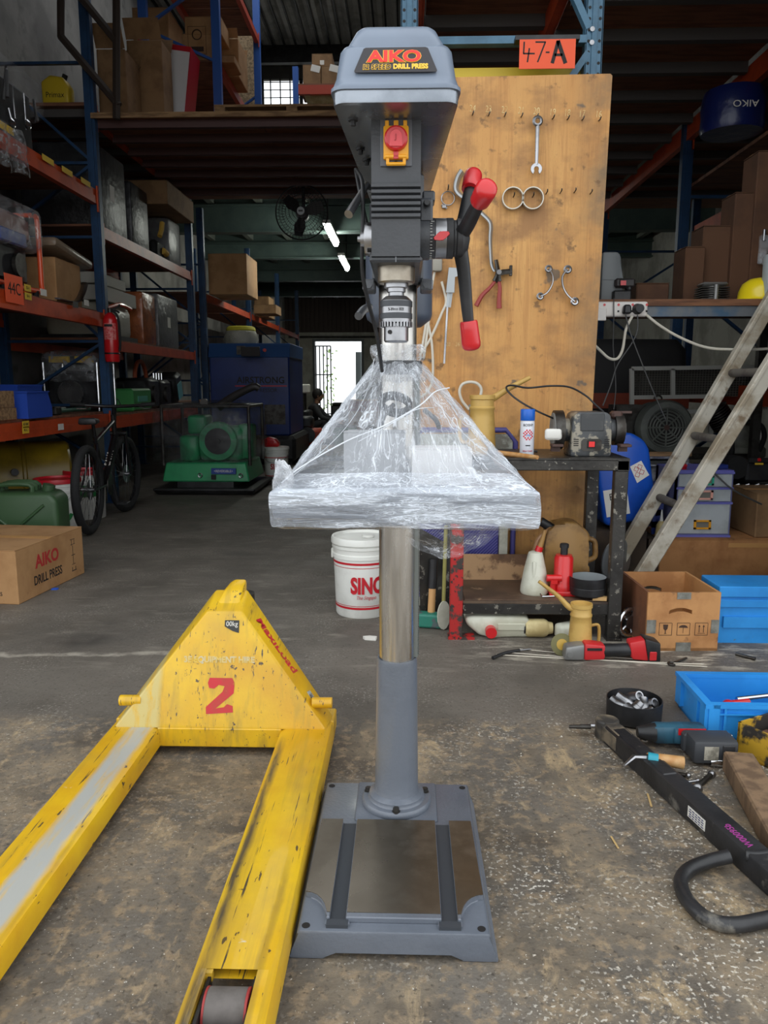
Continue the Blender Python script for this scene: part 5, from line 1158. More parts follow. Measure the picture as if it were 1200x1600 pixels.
def mark_frame(x0, z0, s):
    for a in ((x0, x0 + s, z0, z0 + .002), (x0, x0 + s, z0 + s, z0 + s + .002), (x0, x0 + .002, z0, z0 + s), (x0 + s, x0 + s + .002, z0, z0 + s)): mk.bb(a[0], a[1], -.0008, -.0002, a[2], a[3])
for i in range(3): mark_frame(.055 + i * .078, .07, .055)
def flat2(pts): mk.raw([(x, -.0009, z) for x, z in pts], [tuple(range(len(pts)))])
flat2([(.072, .119), (.094, .119), (.092, .1), (.085, .092), (.085, .08), (.091, .077), (.075, .077), (.081, .08), (.081, .092), (.074, .1)])
flat2([(.141, .105)] + [(.160 + .02 * math.cos(PI - PI * i / 8), .104 + .013 * math.sin(PI * i / 8)) for i in range(9)])
flat2([(.159, .105), (.159, .08), (.161, .08), (.161, .105)])
for x in (.23, .249): flat2([(x - .0015, .083), (x + .0015, .083), (x + .0015, .108), (x + .005, .108), (x, .118), (x - .005, .108), (x - .0015, .108)])
flat2([(.224, .078), (.256, .078), (.256, .08), (.224, .08)])
mk.out('shipping_mark', mat('brown_ink', (66, 44, 32), .8), fp, 0)
# blue crates
CRB = mat('crate_blue', (48, 150, 228), .4, c2=(40, 134, 210), sc=3, c3=(90, 120, 140), sc3=20, lo3=.68, hi3=.74)
t = thing('plastic_crate', 'closed side of a blue ribbed crate right of the plywood box', 'crate', (1.40, 3.36, 0))
b = B().bb(0, .5, 0, .2, 0, .262, taper=1.02); b.bb(-.008, .508, -.014, .202, .215, .264, bev=.003); b.bb(0, .5, -.012, 0, .17, .2); b.bb(.02, .5, -.014, 0, .075, .125); b.bb(-.004, .504, -.01, 0, .2, .205)
b.out('crate_wall', CRB, t, 0)
t = thing('plastic_crate', 'shallow open blue crate on the floor holding a red handled tool', 'crate', (.985, 2.39, 0), -.01)
b = B(); W2, D2, H2 = .6, .27, .125
b.bb(0, W2, 0, .012, 0, H2); b.bb(0, W2, D2 - .012, D2, 0, H2); b.bb(0, .012, 0, D2, 0, H2); b.bb(W2 - .012, W2, 0, D2, 0, H2); b.bb(0, W2, 0, D2, 0, .008)
b.out('crate_wall', CRB, t, 0)
r_ = B().bb(-.012, W2, -.012, .013, H2 - .012, H2 + .0012); r_.bb(-.0115, .0135, -.0125, D2 + .0125, H2 - .013, H2 + .0016); r_.bb(-.0125, W2, D2 - .013, D2 + .012, H2 - .0125, H2 + .002); r_.bb(-.012, -.0, -.008, .035, .02, H2); r_.bb(.0, .035, -.012, 0, .02, H2); r_.bb(.05, .058, -.01, 0, 0, H2); r_.bb(-.012, 0, D2 - .05, D2, .02, H2); r_.bb(-.012, 0, .06, .068, 0, H2); r_.bb(.035, W2, -.012, -.0, H2 - .035, H2 - .03)
r_.out('rim', CRB, t, 0)
t = thing('ratchet', 'chrome ratchet with a red handle lying in the shallow blue crate', 'ratchet', (1.12, 2.54, .06), .15)
B().tube([(0, 0, 0), (.07, 0, .004)], .013, 10).ball((-.005, 0, 0), .02, 1, 1, .8).out('handle', RED, t); B().tube([(.03, .01, .012), (.3, .03, .018)], .009, 10).out('shaft', CHROME, t)
tag(B().bb(0, .2, 0, .1, 0, .04, bev=.004).out('tool_tray', DSTEEL, None, 0, loc=(1.16, 2.44, .0085)), 'dark tray of tools in the bottom of the shallow blue crate', 'tray')
# ================================================================ FLOOR, FRONT RIGHT
t = thing('socket_pan', 'round black tin holding loose chrome sockets on the floor', 'pan', (.795, 2.545, 0))
B().lathe([(0, 0), (.082, 0), (.092, .008), (.094, .075), (.091, .076), (.088, .012), (0, .008)], n=36).out('pan_wall', BLK, t)
ang = random.Random(3)
for i, (x, y, z, h, a, el) in enumerate(((-.05, .005, .045, .07, 2.4, .35), (-.02, .03, .05, .075, 2.6, .45), (.005, .045, .06, .09, -1.2, .5), (.0, -.02, .045, .05, .6, .5), (.03, -.01, .05, .06, 1.4, .7), (.055, .01, .048, .06, -1.0, .6), (-.02, -.03, .04, .05, 2.0, .3), (.03, -.045, .04, .05, .2, .4))):
    d = V((math.cos(a) * math.cos(el), math.sin(a) * math.cos(el), math.sin(el))); c = V((.795 + x, 2.545 + y, z + .0)); r = .018 + .003 * (i % 3 == 0)
    M, ln = aim(c - d * h / 2, c + d * h / 2)
    o = B().lathe([(0, 0), (r * .9, 0), (r, .003), (r, h * .6), (r * .9, h * .65), (r * .9, h), (r * .65, h), (r * .6, h - .015), (0, h - .015)], M, 18).out('socket', STEEL)
    tag(o, ('thick chrome socket leaning on the left wall of the round black tin', 'chrome socket lying at the back left in the round black tin', 'longest chrome socket, rising at the back of the black tin', 'chrome socket in the middle of the round black tin', 'steep chrome socket right of centre in the black tin', 'thin chrome socket leaning on the right wall of the black tin', 'thick low socket at the front left in the black tin', 'socket at the front of the round black tin, nearest the viewer')[i], 'socket', 'loose sockets in the black tin')
DB = mat('drawbar_black', (44, 44, 46), .42, c2=(30, 30, 32), sc=6, c3=(112, 108, 100), sc3=11, lo3=.57, hi3=.66, bump=.15, bs=40)
DBT = thing('drawbar', 'heavy black square drawbar with a looped tube handle lying on the floor', 'drawbar', (0, 0, 0))
a_, c_ = V((.665, 2.40, .031)), V((.905, 1.40, .031)); n_ = (c_ - a_).normalized(); ang_ = math.atan2(n_.y, n_.x)
M = T(*a_) @ MX.Rotation(ang_, 4, 'Z'); Ln = (c_ - a_).length
B().box((Ln / 2 + .02, 0, 0), (Ln - .04, .062, .06), M, bev=.005, seg=2).box((.22, 0, .018), (.3, .05, .03), M, bev=.006).out('bar', DB, DBT, 30)
B().lathe([(0, -.03), (.036, -.03), (.038, -.026), (.038, .028), (.034, .033), (0, .033)], T(*a_), 24).box((.05, 0, 0.001), (.15, .0645, .0625), M, bev=.01).out('bar_head', mat('greasy_head', (120, 108, 90), .6, c2=(56, 53, 50), sc=11), DBT, 30)
for y_ in (-.018, .022):
    pp_ = M @ V((0, y_, 0)); B().cyl(pp_ + V((-.035, .005, .004)), pp_ + V((-.105, .012, 0)), .008, .006, n=12).out('pin', STEEL if y_ > 0 else DSTEEL, DBT)
lp_ = [(1140, 1338, .04), (1110, 1345, .03), (1078, 1358, .022), (1064, 1376, .018), (1070, 1400, .018), (1090, 1425, .018), (1115, 1440, .018), (1150, 1445, .018), (1200, 1436, .018), (1250, 1425, .03)]
B().tube([fl(x, y, z) for x, y, z in lp_], .0165, 14, sm=6).out('loop_handle', DB, DBT); B().tube([fl(1165, 1336, .05), fl(1185, 1338, .05), fl(1230, 1330, .05)], .014, 12, sm=4).out('loop_handle', DB, DBT)
LBm = M @ MX.Rotation(0, 4, 'X')
pl = fl(1092, 1285, .02)
s_ = (pl - a_).dot(n_)
B().box((s_, -.0315, .002), (.075, .001, .03), M).out('label', PAPER, DBT, 0); lb_ = B()
for i_ in range(4):
    for j_ in range(5): lb_.box((s_ - .026 + j_ * .013, -.0322, .011 - i_ * .0065), (.008 + .003 * ((i_ + j_) % 2), .0006, .003), M)
lb_.out('faded_print', mat('print_blue', (70, 74, 110), .7), DBT, 0, kind='stuff')
lettering('lettering', 'W00095b', .027, mat('magenta_pen', (160, 60, 140), .6), M @ T(s_ + .13, -.005, .0306) @ MX.Rotation(PI, 4, 'Z'), DBT, .9, 0)
# cordless impact driver
t = thing('impact_driver', 'cordless impact driver with a thick dark battery pack lying on the floor', 'power tool', (.925, 2.27, 0)); t.scale = (1.22,) * 3
TB = mat('tool_teal', (44, 88, 108), .45, c2=(36, 60, 74), sc=8)
bt = B().bb(-.04, .07, -.055, .01, .008, .068, bev=.008, seg=2); bt.bb(-.045, .075, .0, .03, .01, .062, bev=.006); bt = bt.out('battery', mat('battery_grey', (60, 62, 66), .5), t, 30); B().bb(-.015, .02, -.0565, -.055, .02, .055).out('label', mat('scuffed_label', (170, 164, 150), .6, c2=(120, 116, 104), sc=40), bt, 0); B().bb(.03, .06, -.058, -.054, .018, .058, bev=.001).out('latch', BLK, bt, 0)
B().bb(-.06, .03, .03, .09, .015, .06, bev=.012, seg=2).bb(-.11, -.02, .04, .085, .01, .062, bev=.014, seg=2).out('housing', TB, t, 40); B().cyl((-.1, .062, .036), (-.145, .064, .036), .026, .014, n=18).out('nose', BLK, t)
B().bb(-.05, .02, .028, .032, .045, .062).out('trim', RED, t, 0)
t = thing('ring_spanner', 'chrome ring spanner poking out before the impact driver', 'spanner', (0, 0, 0)); e = fl(1012, 1157, .025); B().torus(T(e.x, 2.36, .02) @ rot(.5), .013, .005, 20, 6).tube([(e.x + .015, 2.36, .02), (e.x + .08, 2.355, .022)], .006, 8, flat=.6).out('spanner_body', CHROME, t)
for i, (px, py, a) in enumerate(((1130, 1152, .1), (1128, 1166, -.1), (1136, 1174, .05), (1132, 1186, -.05), (1120, 1160, .3))):
    e = fl(px, py, .03 + .01 * (i % 2)); tag(B().cyl((e.x - .03, e.y + .03, .0135), (e.x + .04, e.y + .03 + a * .05, .0135), .013, n=16).out('long_socket', CHROME), ('farthest long chrome socket between the driver and the yellow box', 'second long chrome socket behind the battery pack', 'third long chrome socket beside the battery pack', 'nearest long chrome socket between battery pack and yellow box', 'slanting long socket behind the impact driver')[i], 'socket', 'long sockets by the yellow box')
t = thing('chipping_hammer', 'chipping hammer with a teal collar and wooden handle lying over the black drawbar', 'hammer', (0, 0, 0)); z_ = .07
P = [fl(1068, 1192, .05), fl(1035, 1187, .055), fl(1012, 1184, .062)]
B().tube(P, [.019, .015], 10, sm=3).out('handle', mat('handle_wood', (0, 0, 0)), t); B().tube([P[2], fl(1028, 1187, .06)], .017, 10).out('collar', mat('teal_wrap', (40, 150, 170), .5), t)
B().tube([P[2], fl(990, 1183, .068), fl(975, 1196, .066)], [.011, .004], 8).out('chisel_head', STEEL, t)
for i, (pts, r, nm, lb) in enumerate(((((1023, 1200), (1045, 1206), (1075, 1212)), .006, 'grey_rod', 'slim grey rod lying under the chipping hammer'), (((1090, 1250), (1085, 1235), (1098, 1222), (1112, 1210)), .008, 'bent_rod', 'bent steel rod with a ball end right of the drawbar'), (((1092, 1265), (1090, 1245), (1088, 1232)), .012, 'hinge_bar', 'stubby greasy steel bar beside the drawbar'), (((1040, 1196), (1058, 1212), (1064, 1224)), .009, 'brown_rod', 'curved brown rod right of the drawbar'), (((1068, 1223), (1090, 1220)), .005, 'bolt', 'small bright bolt among the rods'))):
    t = thing(nm, lb, 'rod', (0, 0, 0)); P = [fl(x, y, r + .001) for x, y in pts]; B().tube(P, r, 10, sm=4).out('shaft', DSTEEL if i != 4 else STEEL, t); B().ball(P[-1], r * 1.5, n=12).out('tip', STEEL, t)
# yellow and black steel box, timber block
YB = mat('chipped_yellow', (190, 150, 40), .55, c2=(46, 42, 38), sc=7, lo=.48, hi=.53, c3=(70, 62, 50), sc3=30, lo3=.6, hi3=.64)
t = thing('steel_toolbox', 'open steel box with chipped yellow and black paint at the right edge', 'box', (1.045, 2.30, 0), -1.05)
b = B(); W3, D3, H3 = .4, .3, .105
b.bb(0, W3, 0, .008, 0, H3); b.bb(0, W3, D3 - .008, D3, 0, H3); b.bb(0, .008, 0, D3, 0, H3); b.bb(W3 - .008, W3, 0, D3, 0, H3); b.bb(0, W3, 0, D3, 0, .006); b.out('box_wall', YB, t, 0)
for i in range(3): B().bb(.03, .37, .03 + i * .085, .10 + i * .085, .05, .07).out('wood_slat', mat('old_slat', (112, 76, 52), .8, c2=(84, 56, 40), sc=6), t, 0)
t = thing('timber', 'rough timber block lying on the floor in front of the yellow box', 'timber', (0, 0, 0))
TM = mat('rough_timber', (134, 108, 82), .85, c2=(104, 82, 62), sc=5, st=(4, 4, 1), bump=.3)
b0 = [fl(1128, 1205, 0), fl(1165, 1200, 0), fl(1225, 1340, 0), fl(1165, 1345, 0)]
pa, pb = V((.955, 2.19, .0)), V((.885, 1.72, .0)); d = (pb - pa).normalized(); M = T(*pa) @ MX.Rotation(math.atan2(d.y, d.x), 4, 'Z')
tag(B().box((.24, .045, .032), (.48, .085, .062), M, bev=.005).out('timber_beam', TM, t, 30), '', '') if False else B().box((.24, .045, .032), (.48, .085, .062), M, bev=.005).out('timber_beam', TM, t, 30)
# angle grinder on the floor in front of the box
p = fl(950, 1033)
t = thing('angle_grinder', 'red and black cordless angle grinder lying on the floor', 'power tool', (0, 3.13, 0))
def gxp(px): return at(px, 1010, 3.13).x
x0 = gxp(872); GRY = mat('alloy_grey', (138, 138, 136), .4, .5)
B().hexa([V((gxp(880), -.03, .003)), V((gxp(912), -.03, .003)), V((gxp(912), .04, .003)), V((gxp(880), .04, .003))], [V((gxp(882), -.03, .062)), V((gxp(912), -.028, .075)), V((gxp(912), .04, .075)), V((gxp(882), .04, .062))], bev=.012, seg=2).cyl((gxp(889), -.034, .03), (gxp(889), -.03, .03), .012, n=14).out('gear_head', GRY, t, 40)
B().hexa([V((gxp(911), -.032, .004)), V((gxp(944), -.03, .008)), V((gxp(944), .035, .008)), V((gxp(911), .04, .004))], [V((gxp(911), -.03, .08)), V((gxp(944), -.028, .07)), V((gxp(944), .035, .07)), V((gxp(911), .04, .08))], bev=.01, seg=2).out('motor_housing', mat('tool_red', (196, 40, 44), .4), t, 40)
B().tube([(gxp(940), 0, .04), (gxp(965), 0, .042), (gxp(990), 0, .045)], .028, 14, sm=3, flat=1).out('grip', BLK, t)
B().hexa([V((gxp(985), -.035, .012)), V((gxp(1012), -.035, .005)), V((gxp(1012), .035, .005)), V((gxp(985), .035, .012))], [V((gxp(980), -.03, .085)), V((gxp(1006), -.03, .10)), V((gxp(1006), .035, .10)), V((gxp(980), .035, .085))], bev=.01, seg=2).out('foot', mat('tool_red', (0, 0, 0)), t, 40)
bt = B().hexa([V((gxp(1010), -.04, .004)), V((gxp(1029), -.04, .004)), V((gxp(1029), .045, .004)), V((gxp(1010), .045, .004))], [V((gxp(1003), -.036, .105)), V((gxp(1028), -.036, .085)), V((gxp(1028), .045, .085)), V((gxp(1003), .045, .105))], bev=.007, seg=2).out('battery', BLK, t, 40)
B().bb(gxp(1011), gxp(1022), -.043, -.038, .012, .05, bev=.003).out('latch', mat('tool_red', (0, 0, 0)), bt, 0)
B().bb(gxp(915), gxp(938), -.0345, -.03, .05, .06).out('label', INK, t, 0)
dm = T(gxp(882), .055, .045) @ rot(PI / 2 - .3, .2, 0)
B().lathe([(.02, -.004), (.046, -.006), (.048, .004), (.02, .006)], dm, 30).out('flap_disc', mat('flap_olive', (112, 108, 72), .8), t); B().lathe([(0, -.003), (.024, -.003), (.024, .007), (0, .007)], dm, 24).out('disc_hub', mat('brass_hub', (186, 150, 60), .5), t)
# thin rods and wire on the floor, small bits
for i, (a, c, r) in enumerate((((775, 1023), (1100, 1038), .0025), ((800, 1020), (1105, 1042), .0022), ((812, 1014), (1000, 1030), .002))):
    tag(B().tube([fl(*a, .004), fl((a[0] + c[0]) / 2, (a[1] + c[1]) / 2 + 1, .003), fl(*c, .004)], r, 6, sm=4).out('welding_rod', mat('rod_pale', (206, 198, 182), .5)), ['pale thin rod lying along the floor, nearest of three', 'pale thin rod lying along the floor, middle of three', 'pale thin rod lying along the floor, farthest of three'][i], 'rod')
t = thing('electrode_holder', 'rusty black clamp at the left end of the floor rods', 'clamp', (0, 0, 0)); B().tube([fl(770, 1028, .01), fl(790, 1020, .012), fl(812, 1016, .01)], [.008, .006], 8, sm=3).out('clamp_body', BLK, t); B().tube([fl(812, 1016, .01), fl(830, 1014, .008)], .004, 8).out('clamp_jaw', STEEL, t)
t = thing('open_spanner', 'dark open ended spanner on the floor before the plywood box', 'spanner', (0, 0, 0)); e0, e1_ = fl(1055, 1035, .006), fl(1072, 1028, .006); B().tube([e0, e1_], .007, 8, flat=.6).out('shank', DSTEEL, t); B().torus(T(*fl(1050, 1037, .006)), .014, .006, 16, 6, .8, 5.2).out('jaw', DSTEEL, t)
tag(B().tube([fl(1150, 1022, .006), fl(1180, 1030, .006)], .008, 8).out('rusty_bar', DSTEEL), 'short rusty bar on the floor before the blue ribbed crate', 'bar')
# chrome hub ring by the bench leg
t = thing('speaker_frame', 'chrome rimmed round motor cover standing behind the bench leg', 'ring', (at(990, 975, 3.4).x - .012, 3.42, .075), .5)
B().torus(rot(PI / 2), .062, .011, 30, 8).out('outer_ring', CHROME, t); B().cyl((0, .03, 0), (0, -.01, 0), .035, .03, n=22).out('hub', STEEL, t)
for k in range(5): B().tube([(.03 * math.cos(k * 1.257), 0, .03 * math.sin(k * 1.257)), (.06 * math.cos(k * 1.257), 0, .06 * math.sin(k * 1.257))], .006, 6).out('spoke', CHROME, t)
# scattered plaster crumbs and slivers, too many to count
cr = B(); rr_ = random.Random(11)
for i in range(330):
    x, y = rr_.uniform(.2, 1.0), rr_.uniform(1.0, 2.5); s = rr_.uniform(.001, .0036) * (1.4 if rr_.random() < .1 else 1)
    if NZ.noise(V((x * 4, y * 4, 0))) < -.05: continue
    if x < .24 and y < 2.0: continue
    cr.raw([(-s, -s * .7, 0), (s, -s * .5, 0), (s * .6, s, 0), (0, 0, s * .8)], [(0, 1, 3), (1, 2, 3), (2, 0, 3), (0, 2, 1)], T(x, y, 0) @ rot(0, 0, rr_.random() * 6))
tag(cr.out('plaster_crumbs', mat('crumb_white', (196, 188, 174), .8), None, 0, kind='stuff'), 'white plaster crumbs scattered on the rough floor', 'crumbs')
for a, c, lb in (((1012, 1240), (1018, 1260), 'straw sliver on the floor left of the drawbar, upper one'), ((955, 1307), (966, 1325), 'straw sliver on the floor left of the drawbar, lower one')):
    tag(B().tube([fl(*a, .003), fl(*c, .003)], .003, 5, flat=.5).out('straw_sliver', mat('straw', (196, 164, 110), .8)), lb, 'splinter')
tag(B().prism([(0, 0), (.05, -.01), (.055, .02), (.02, .03), (-.01, .02)], .012).out('crumpled_tissue', PAPER, None, 0, loc=tuple(fl(570, 1000))), 'crumpled white scrap on the floor behind the press column', 'scrap')
# ---------------------------------------------------------------- plank shelf: power strip, plugs, helmet, cartons
pst0, pst1 = at(930, 471, 4.27), at(1012, 495, 4.27)
t = thing('power_strip', 'white four way power strip screwed under the plank shelf', 'power strip', (pst0.x, 4.27, pst1.z)); wS, hS = pst1.x - pst0.x, pst0.z - pst1.z
B().bb(0, wS, 0, .03, 0, hS, bev=.012, seg=3).out('strip_body', mat('strip_white', (226, 220, 214), .4), t)
for i in range(4): B().cyl((.05 + i * .075, -.001, hS * .78), (.05 + i * .075, .001, hS * .78), .007, n=12).out('switch_dot', RED, t); B().bb(.045 + i * .075, .055 + i * .075, -.001, .001, hS * .3, hS * .42).out('socket_slot', INK, t, 0)
B().bb(0, .06, -.012, 0, -.02, hS * .55, bev=.003).out('rcd_block', mat('strip_white', (0, 0, 0)), t, 30)
for px, lb, pts in ((978, 'angular black plug in the power strip, left of the two', [(977, 490, 4.24), (985, 520, 4.22), (1000, 560, 4.2), (1020, 610, 4.2), (1040, 655, 4.22)]), (996, 'round black plug in the power strip, right of the two', [(996, 492, 4.24), (996, 515, 4.22), (988, 535, 4.22), (965, 570, 4.22), (955, 600, 4.2), (942, 634, 4.15)])):
    c = at(px, 483, 4.27); t = thing('black_plug', lb, 'plug', (0, 0, 0))
    (B().cyl((c.x, 4.27, c.z), (c.x, 4.22, c.z), .029, .022, n=20) if px > 980 else B().box((c.x, 4.25, c.z - .003), (.045, .045, .048), bev=.008, taper=.8)).out('plug_body', BLK, t)
    B().tube([at(*q) for q in pts], .0035, 8, sm=6).out('cord', mat('grey_cord', (70, 70, 70), .5), t)
tag(B().tube([at(*q) for q in ((1010, 492, 4.27), (1030, 508, 4.26), (1060, 526, 4.26), (1100, 542, 4.26), (1140, 546, 4.26), (1200, 545, 4.27), (1260, 538, 4.28))], .0075, 8, sm=6).out('extension_cable', WC), 'white cable running right from the power strip past the ladder', 'cable')
tag(B().tube([at(*q) for q in ((988, 494, 4.25), (978, 515, 4.24), (973, 545, 4.24), (965, 560, 4.23), (952, 560, 4.22), (938, 548, 4.22), (925, 535, 4.2))], .0075, 8, sm=6).out('extension_cable', WC), 'white cable drooping left from the power strip behind the board', 'cable')
tag(B().tube([at(*q) for q in ((959, 466, 4.26), (959, 500, 4.255), (958, 540, 4.25), (961, 580, 4.24), (962, 610, 4.22), (959, 640, 4.15))], .0028, 8, sm=6).out('thin_cord', mat('grey_cord', (0, 0, 0))), 'thin grey cord hanging over the power strip from the shelf', 'cord')
p = at(1185, 464, 4.40)
t = thing('safety_helmet', 'yellow safety helmet on the right end of the plank shelf', 'helmet', (p.x + .03, 4.45, SZ + .001)); YH = mat('helmet_yellow', (240, 214, 30), .3, coat=.4)
B().lathe([(.125, 0), (.13, .004), (.118, .02), (.112, .055), (.095, .095), (.06, .12), (0, .13)], n=32).out('shell', YH, t); B().lathe([(.118, .001), (.142, .0), (.143, .004), (.118, .01)], n=32).out('brim', YH, t)
t = thing('grey_canister', 'grey upright canister at the right end of the shelf beside the helmet', 'canister', (at(1200, 440, 4.36).x + .045, 4.36, SZ + .001)); B().box((0, 0, .12), (.14, .08, .24), bev=.02, seg=2).out('canister_body', mat('pale_grey', (170, 178, 180), .4), t); B().cyl((0, 0, .24), (0, 0, .265), .02, n=14).out('cap', BLK, t)
t = thing('engine_cylinder', 'finned dark engine cylinder standing on the plank shelf', 'engine part', (at(1115, 464, 4.42).x, 4.45, SZ + .001))
b = B()
for i in range(6): b.bb(-.075, .075, -.06, .06, .008 + i * .012, .014 + i * .012, bev=.001)
b.out('fins', DSTEEL, t, 0); B().cyl((0, 0, 0), (0, 0, .08), .045, n=20).bb(-.07, .07, -.055, .055, .08, .1, bev=.01).cyl((0, -.06, .0), (0, -.06, .085), .012, n=10).out('barrel', mat('alloy_grey', (0, 0, 0)), t, 40)
t = thing('drill_case', 'black tool with a red trigger at the left end of the plank shelf', 'power tool', (at(975, 464, 4.42).x, 4.45, SZ + .001)); B().box((-.01, 0, .03), (.1, .07, .06), bev=.008).box((.03, 0, .09), (.03, .05, .07), bev=.01).out('tool_body', BLK, t, 30); B().bb(-.03, .0, -.04, -.02, .09, .115, bev=.003).bb(-.05, .06, -.03, .03, .075, .125, bev=.01).out('tool_head', mat('dark_plastic', (48, 44, 44), .5), t, 30); B().bb(-.025, .005, -.041, -.03, .085, .11).out('trigger', RED, t, 0)
t = thing('plastic_cover', 'grey moulded plastic cover standing at the left end of the plank shelf', 'cover', (at(952, 464, 4.5).x, 4.55, SZ + .001)); B().prism([(-.06, 0), (.06, 0), (.06, .12), (.045, .24), (.03, .27), (-.06, .27)], .2, T(0, .1, 0) @ MX.Rotation(PI / 2, 4, 'X'), bev=.015, seg=2).bb(-.05, .062, -.104, -.1, .12, .125).out('cover_body', mat('moulded_grey', (116, 120, 122), .5), t, 40)
def carton(label, x0, x1, y0, y1, z0, z1, m=CARD2, name='carton', cat='box', tape=True, group=None, opened=0):
    t = thing(name, label, cat, ((x0 + x1) / 2, (y0 + y1) / 2, z0), 0, group); w2, d2, h2 = (x1 - x0) / 2, (y1 - y0) / 2, z1 - z0
    B().bb(-w2, w2, -d2, d2, 0, h2 - .004, bev=min(.006, w2 * .1)).out('carton_body', m, t, 30)
    if opened:
        for s in (-1, 1): B().box((0, 0, 0), (w2 * 2, .004, opened), T(0, s * d2, h2) @ MX.Rotation(-s * .5, 4, 'X') @ T(0, 0, opened / 2)).out('carton_flap', m, t, 0)
    else:
        for s in (-1, 1): B().bb(-w2, w2, *sorted((s * .002, s * d2)), h2 - .004, h2).out('carton_flap', m, t, 0)
        if tape: B().bb(-w2 - .001, w2 + .001, -.025, .025, h2, h2 + .001).out('tape', mat('brown_tape', (0, 0, 0)), t, 0)
    return t
DCARD = mat('shelf_carton', (92, 62, 42), .85, c2=(78, 52, 36), sc=4)
def pc(label, px0, py0, px1, py1, Y, dep, zb=None, m=DCARD, **k):
    a, c = at(px0, py0, Y), at(px1, py1, Y); return carton(label, a.x, c.x, Y, Y + dep, c.z if zb is None else zb, a.z, m, **k)
pc('flat brown carton lying behind the finned cylinder at the shelf left', 995, 442, 1045, 464, 4.55, .2, SZ + .001)
pc('narrow upright brown carton in the middle of the plank shelf', 1072, 385, 1098, 464, 4.62, .2, SZ + .001); pc('brown carton with a taped glossy top in the middle of the plank shelf', 1100, 352, 1150, 464, 4.68, .2, SZ + .001)
pc('tall brown carton stepping up behind the finned cylinder', 1150, 300, 1185, 464, 4.64, .2, SZ + .001); pc('tallest brown carton at the right end of the plank shelf', 1186, 235, 1260, 464, 4.62, .2, SZ + .001)
t = thing('clear_wrap_pack', 'clear wrapped pack hanging on the tallest shelf carton', 'pack', (at(1194, 365, 4.58).x, 4.60, SZ + .3)); B().box((.01, 0, 0), (.05, .03, .16), bev=.01, seg=2).out('pack_body', CLEARW, t); B().cyl((.01, 0, .05), (.01, 0, .11), .01, n=10).out('pack_hook', STEEL, t)
b0_ = at(1160, 150, 5.2)
for i, (px, py, lb) in enumerate(((1160, 155, 'blue plastic wrapped bale on the right rack behind the orange beam, left one'), (1275, 150, 'blue plastic wrapped bale on the right rack behind the orange beam, right one'))):
    p = at(px, py, 5.6); t = thing('blue_bale', lb, 'bale', (p.x, 5.75, 2.86)); B().lathe([(0, 0), (.2, 0), (.21, .03), (.205, .1), (.21, .15), (.205, .22), (.19, .27), (0, .28)], n=24).out('bale_body', mat('bale_blue', (20, 32, 86), .3, bump=.6, bs=12), t)
    if i == 0: lettering('lettering', 'AIKO', .06, PAPER, T(.0, -.212, .13) @ MX.Rotation(PI / 2, 4, 'X') @ MX.Rotation(PI, 4, 'Z'), t, 1.2)
# bale shelf
for i in range(3): B().bb(2.45, 3.45, 4.7 + i * .8, 5.49 + i * .8, 2.83, 2.855).out('shelf_board', PLYD, R2, 0)
# compressor with mesh guard, motor and dark engine parts on the floor behind the ladder
GQ = mat('guard_white', (190, 190, 184), .5); 
t = thing('air_compressor', 'old compressor with white framed mesh guard and round motor cover', 'compressor', (0, 0, 0))
g = lambda px, py, Y=5.62: at(px, py, Y)
def bar(pp, qq, r=.014, m=GQ, nm='guard_bar'): B().box((0, 0, (V(qq) - V(pp)).length / 2), (r * 2, r * 2, (V(qq) - V(pp)).length), aim(pp, qq)[0]).out(nm, m, t, 0)
for a, c in (((987, 576), (987, 650)), ((1051, 576), (1051, 620)), ((987, 576), (1195, 573)), ((987, 621), (1130, 619)), ((987, 650), (1000, 648)), ((1072, 643), (1110, 643)), ((1110, 643), (1110, 690)), ((1195, 573), (1195, 640))): bar(g(*a), g(*c))
pnl0, pnl1 = g(990, 619, 5.65), g(1192, 577, 5.65)
B().bb(pnl0.x, pnl1.x, 5.65, 5.655, pnl0.z, pnl1.z).out('guard_sheet', mat('guard_dark', (52, 50, 46), .6), t, 0)
mw = B()
for i in range(46): x = pnl0.x + (pnl1.x - pnl0.x) * i / 45; mw.cyl((x, 5.646, pnl0.z), (x, 5.646, pnl1.z), .002, n=4)
for i in range(12): z = pnl0.z + (pnl1.z - pnl0.z) * i / 11; mw.cyl((pnl0.x, 5.645, z), (pnl1.x, 5.645, z), .002, n=4)
mw.out('guard_mesh', mat('mesh_grey', (104, 102, 96), .5), t, 0, kind='stuff')
mc = at(1041, 668, 5.27); mr_ = (at(1084, 668, 5.27).x - mc.x)
MG = mat('motor_olive', (100, 104, 98), .5, c2=(80, 84, 80), sc=5)
B().lathe([(0, 0), (mr_ * .68, 0), (mr_ * .72, -.006), (mr_ * .93, -.002), (mr_, .02), (mr_, .1), (mr_ * .94, .11), (mr_ * .9, .3), (0, .3)], T(mc.x, 5.27, mc.z) @ MX.Rotation(-PI / 2, 4, 'X'), 40).out('motor_cowl', MG, t)
for i in range(1, 6): B().torus(T(mc.x, 5.264, mc.z) @ rot(PI / 2), mr_ * (.14 + .115 * i), .0065, 36, 6).out('grille_ring', MG, t)
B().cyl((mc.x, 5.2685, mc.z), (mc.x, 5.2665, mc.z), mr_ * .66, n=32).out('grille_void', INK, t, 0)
for k in range(8): a = k * PI / 4; B().tube([(mc.x + mr_ * .1 * math.cos(a), 5.262, mc.z + mr_ * .1 * math.sin(a)), (mc.x + mr_ * .7 * math.cos(a), 5.262, mc.z + mr_ * .7 * math.sin(a))], .006, 6).out('grille_spoke', MG, t)
B().cyl((mc.x, 5.27, mc.z), (mc.x, 5.255, mc.z), mr_ * .1, n=14).out('grille_hub', mat('rust_brown', (0, 0, 0)), t)
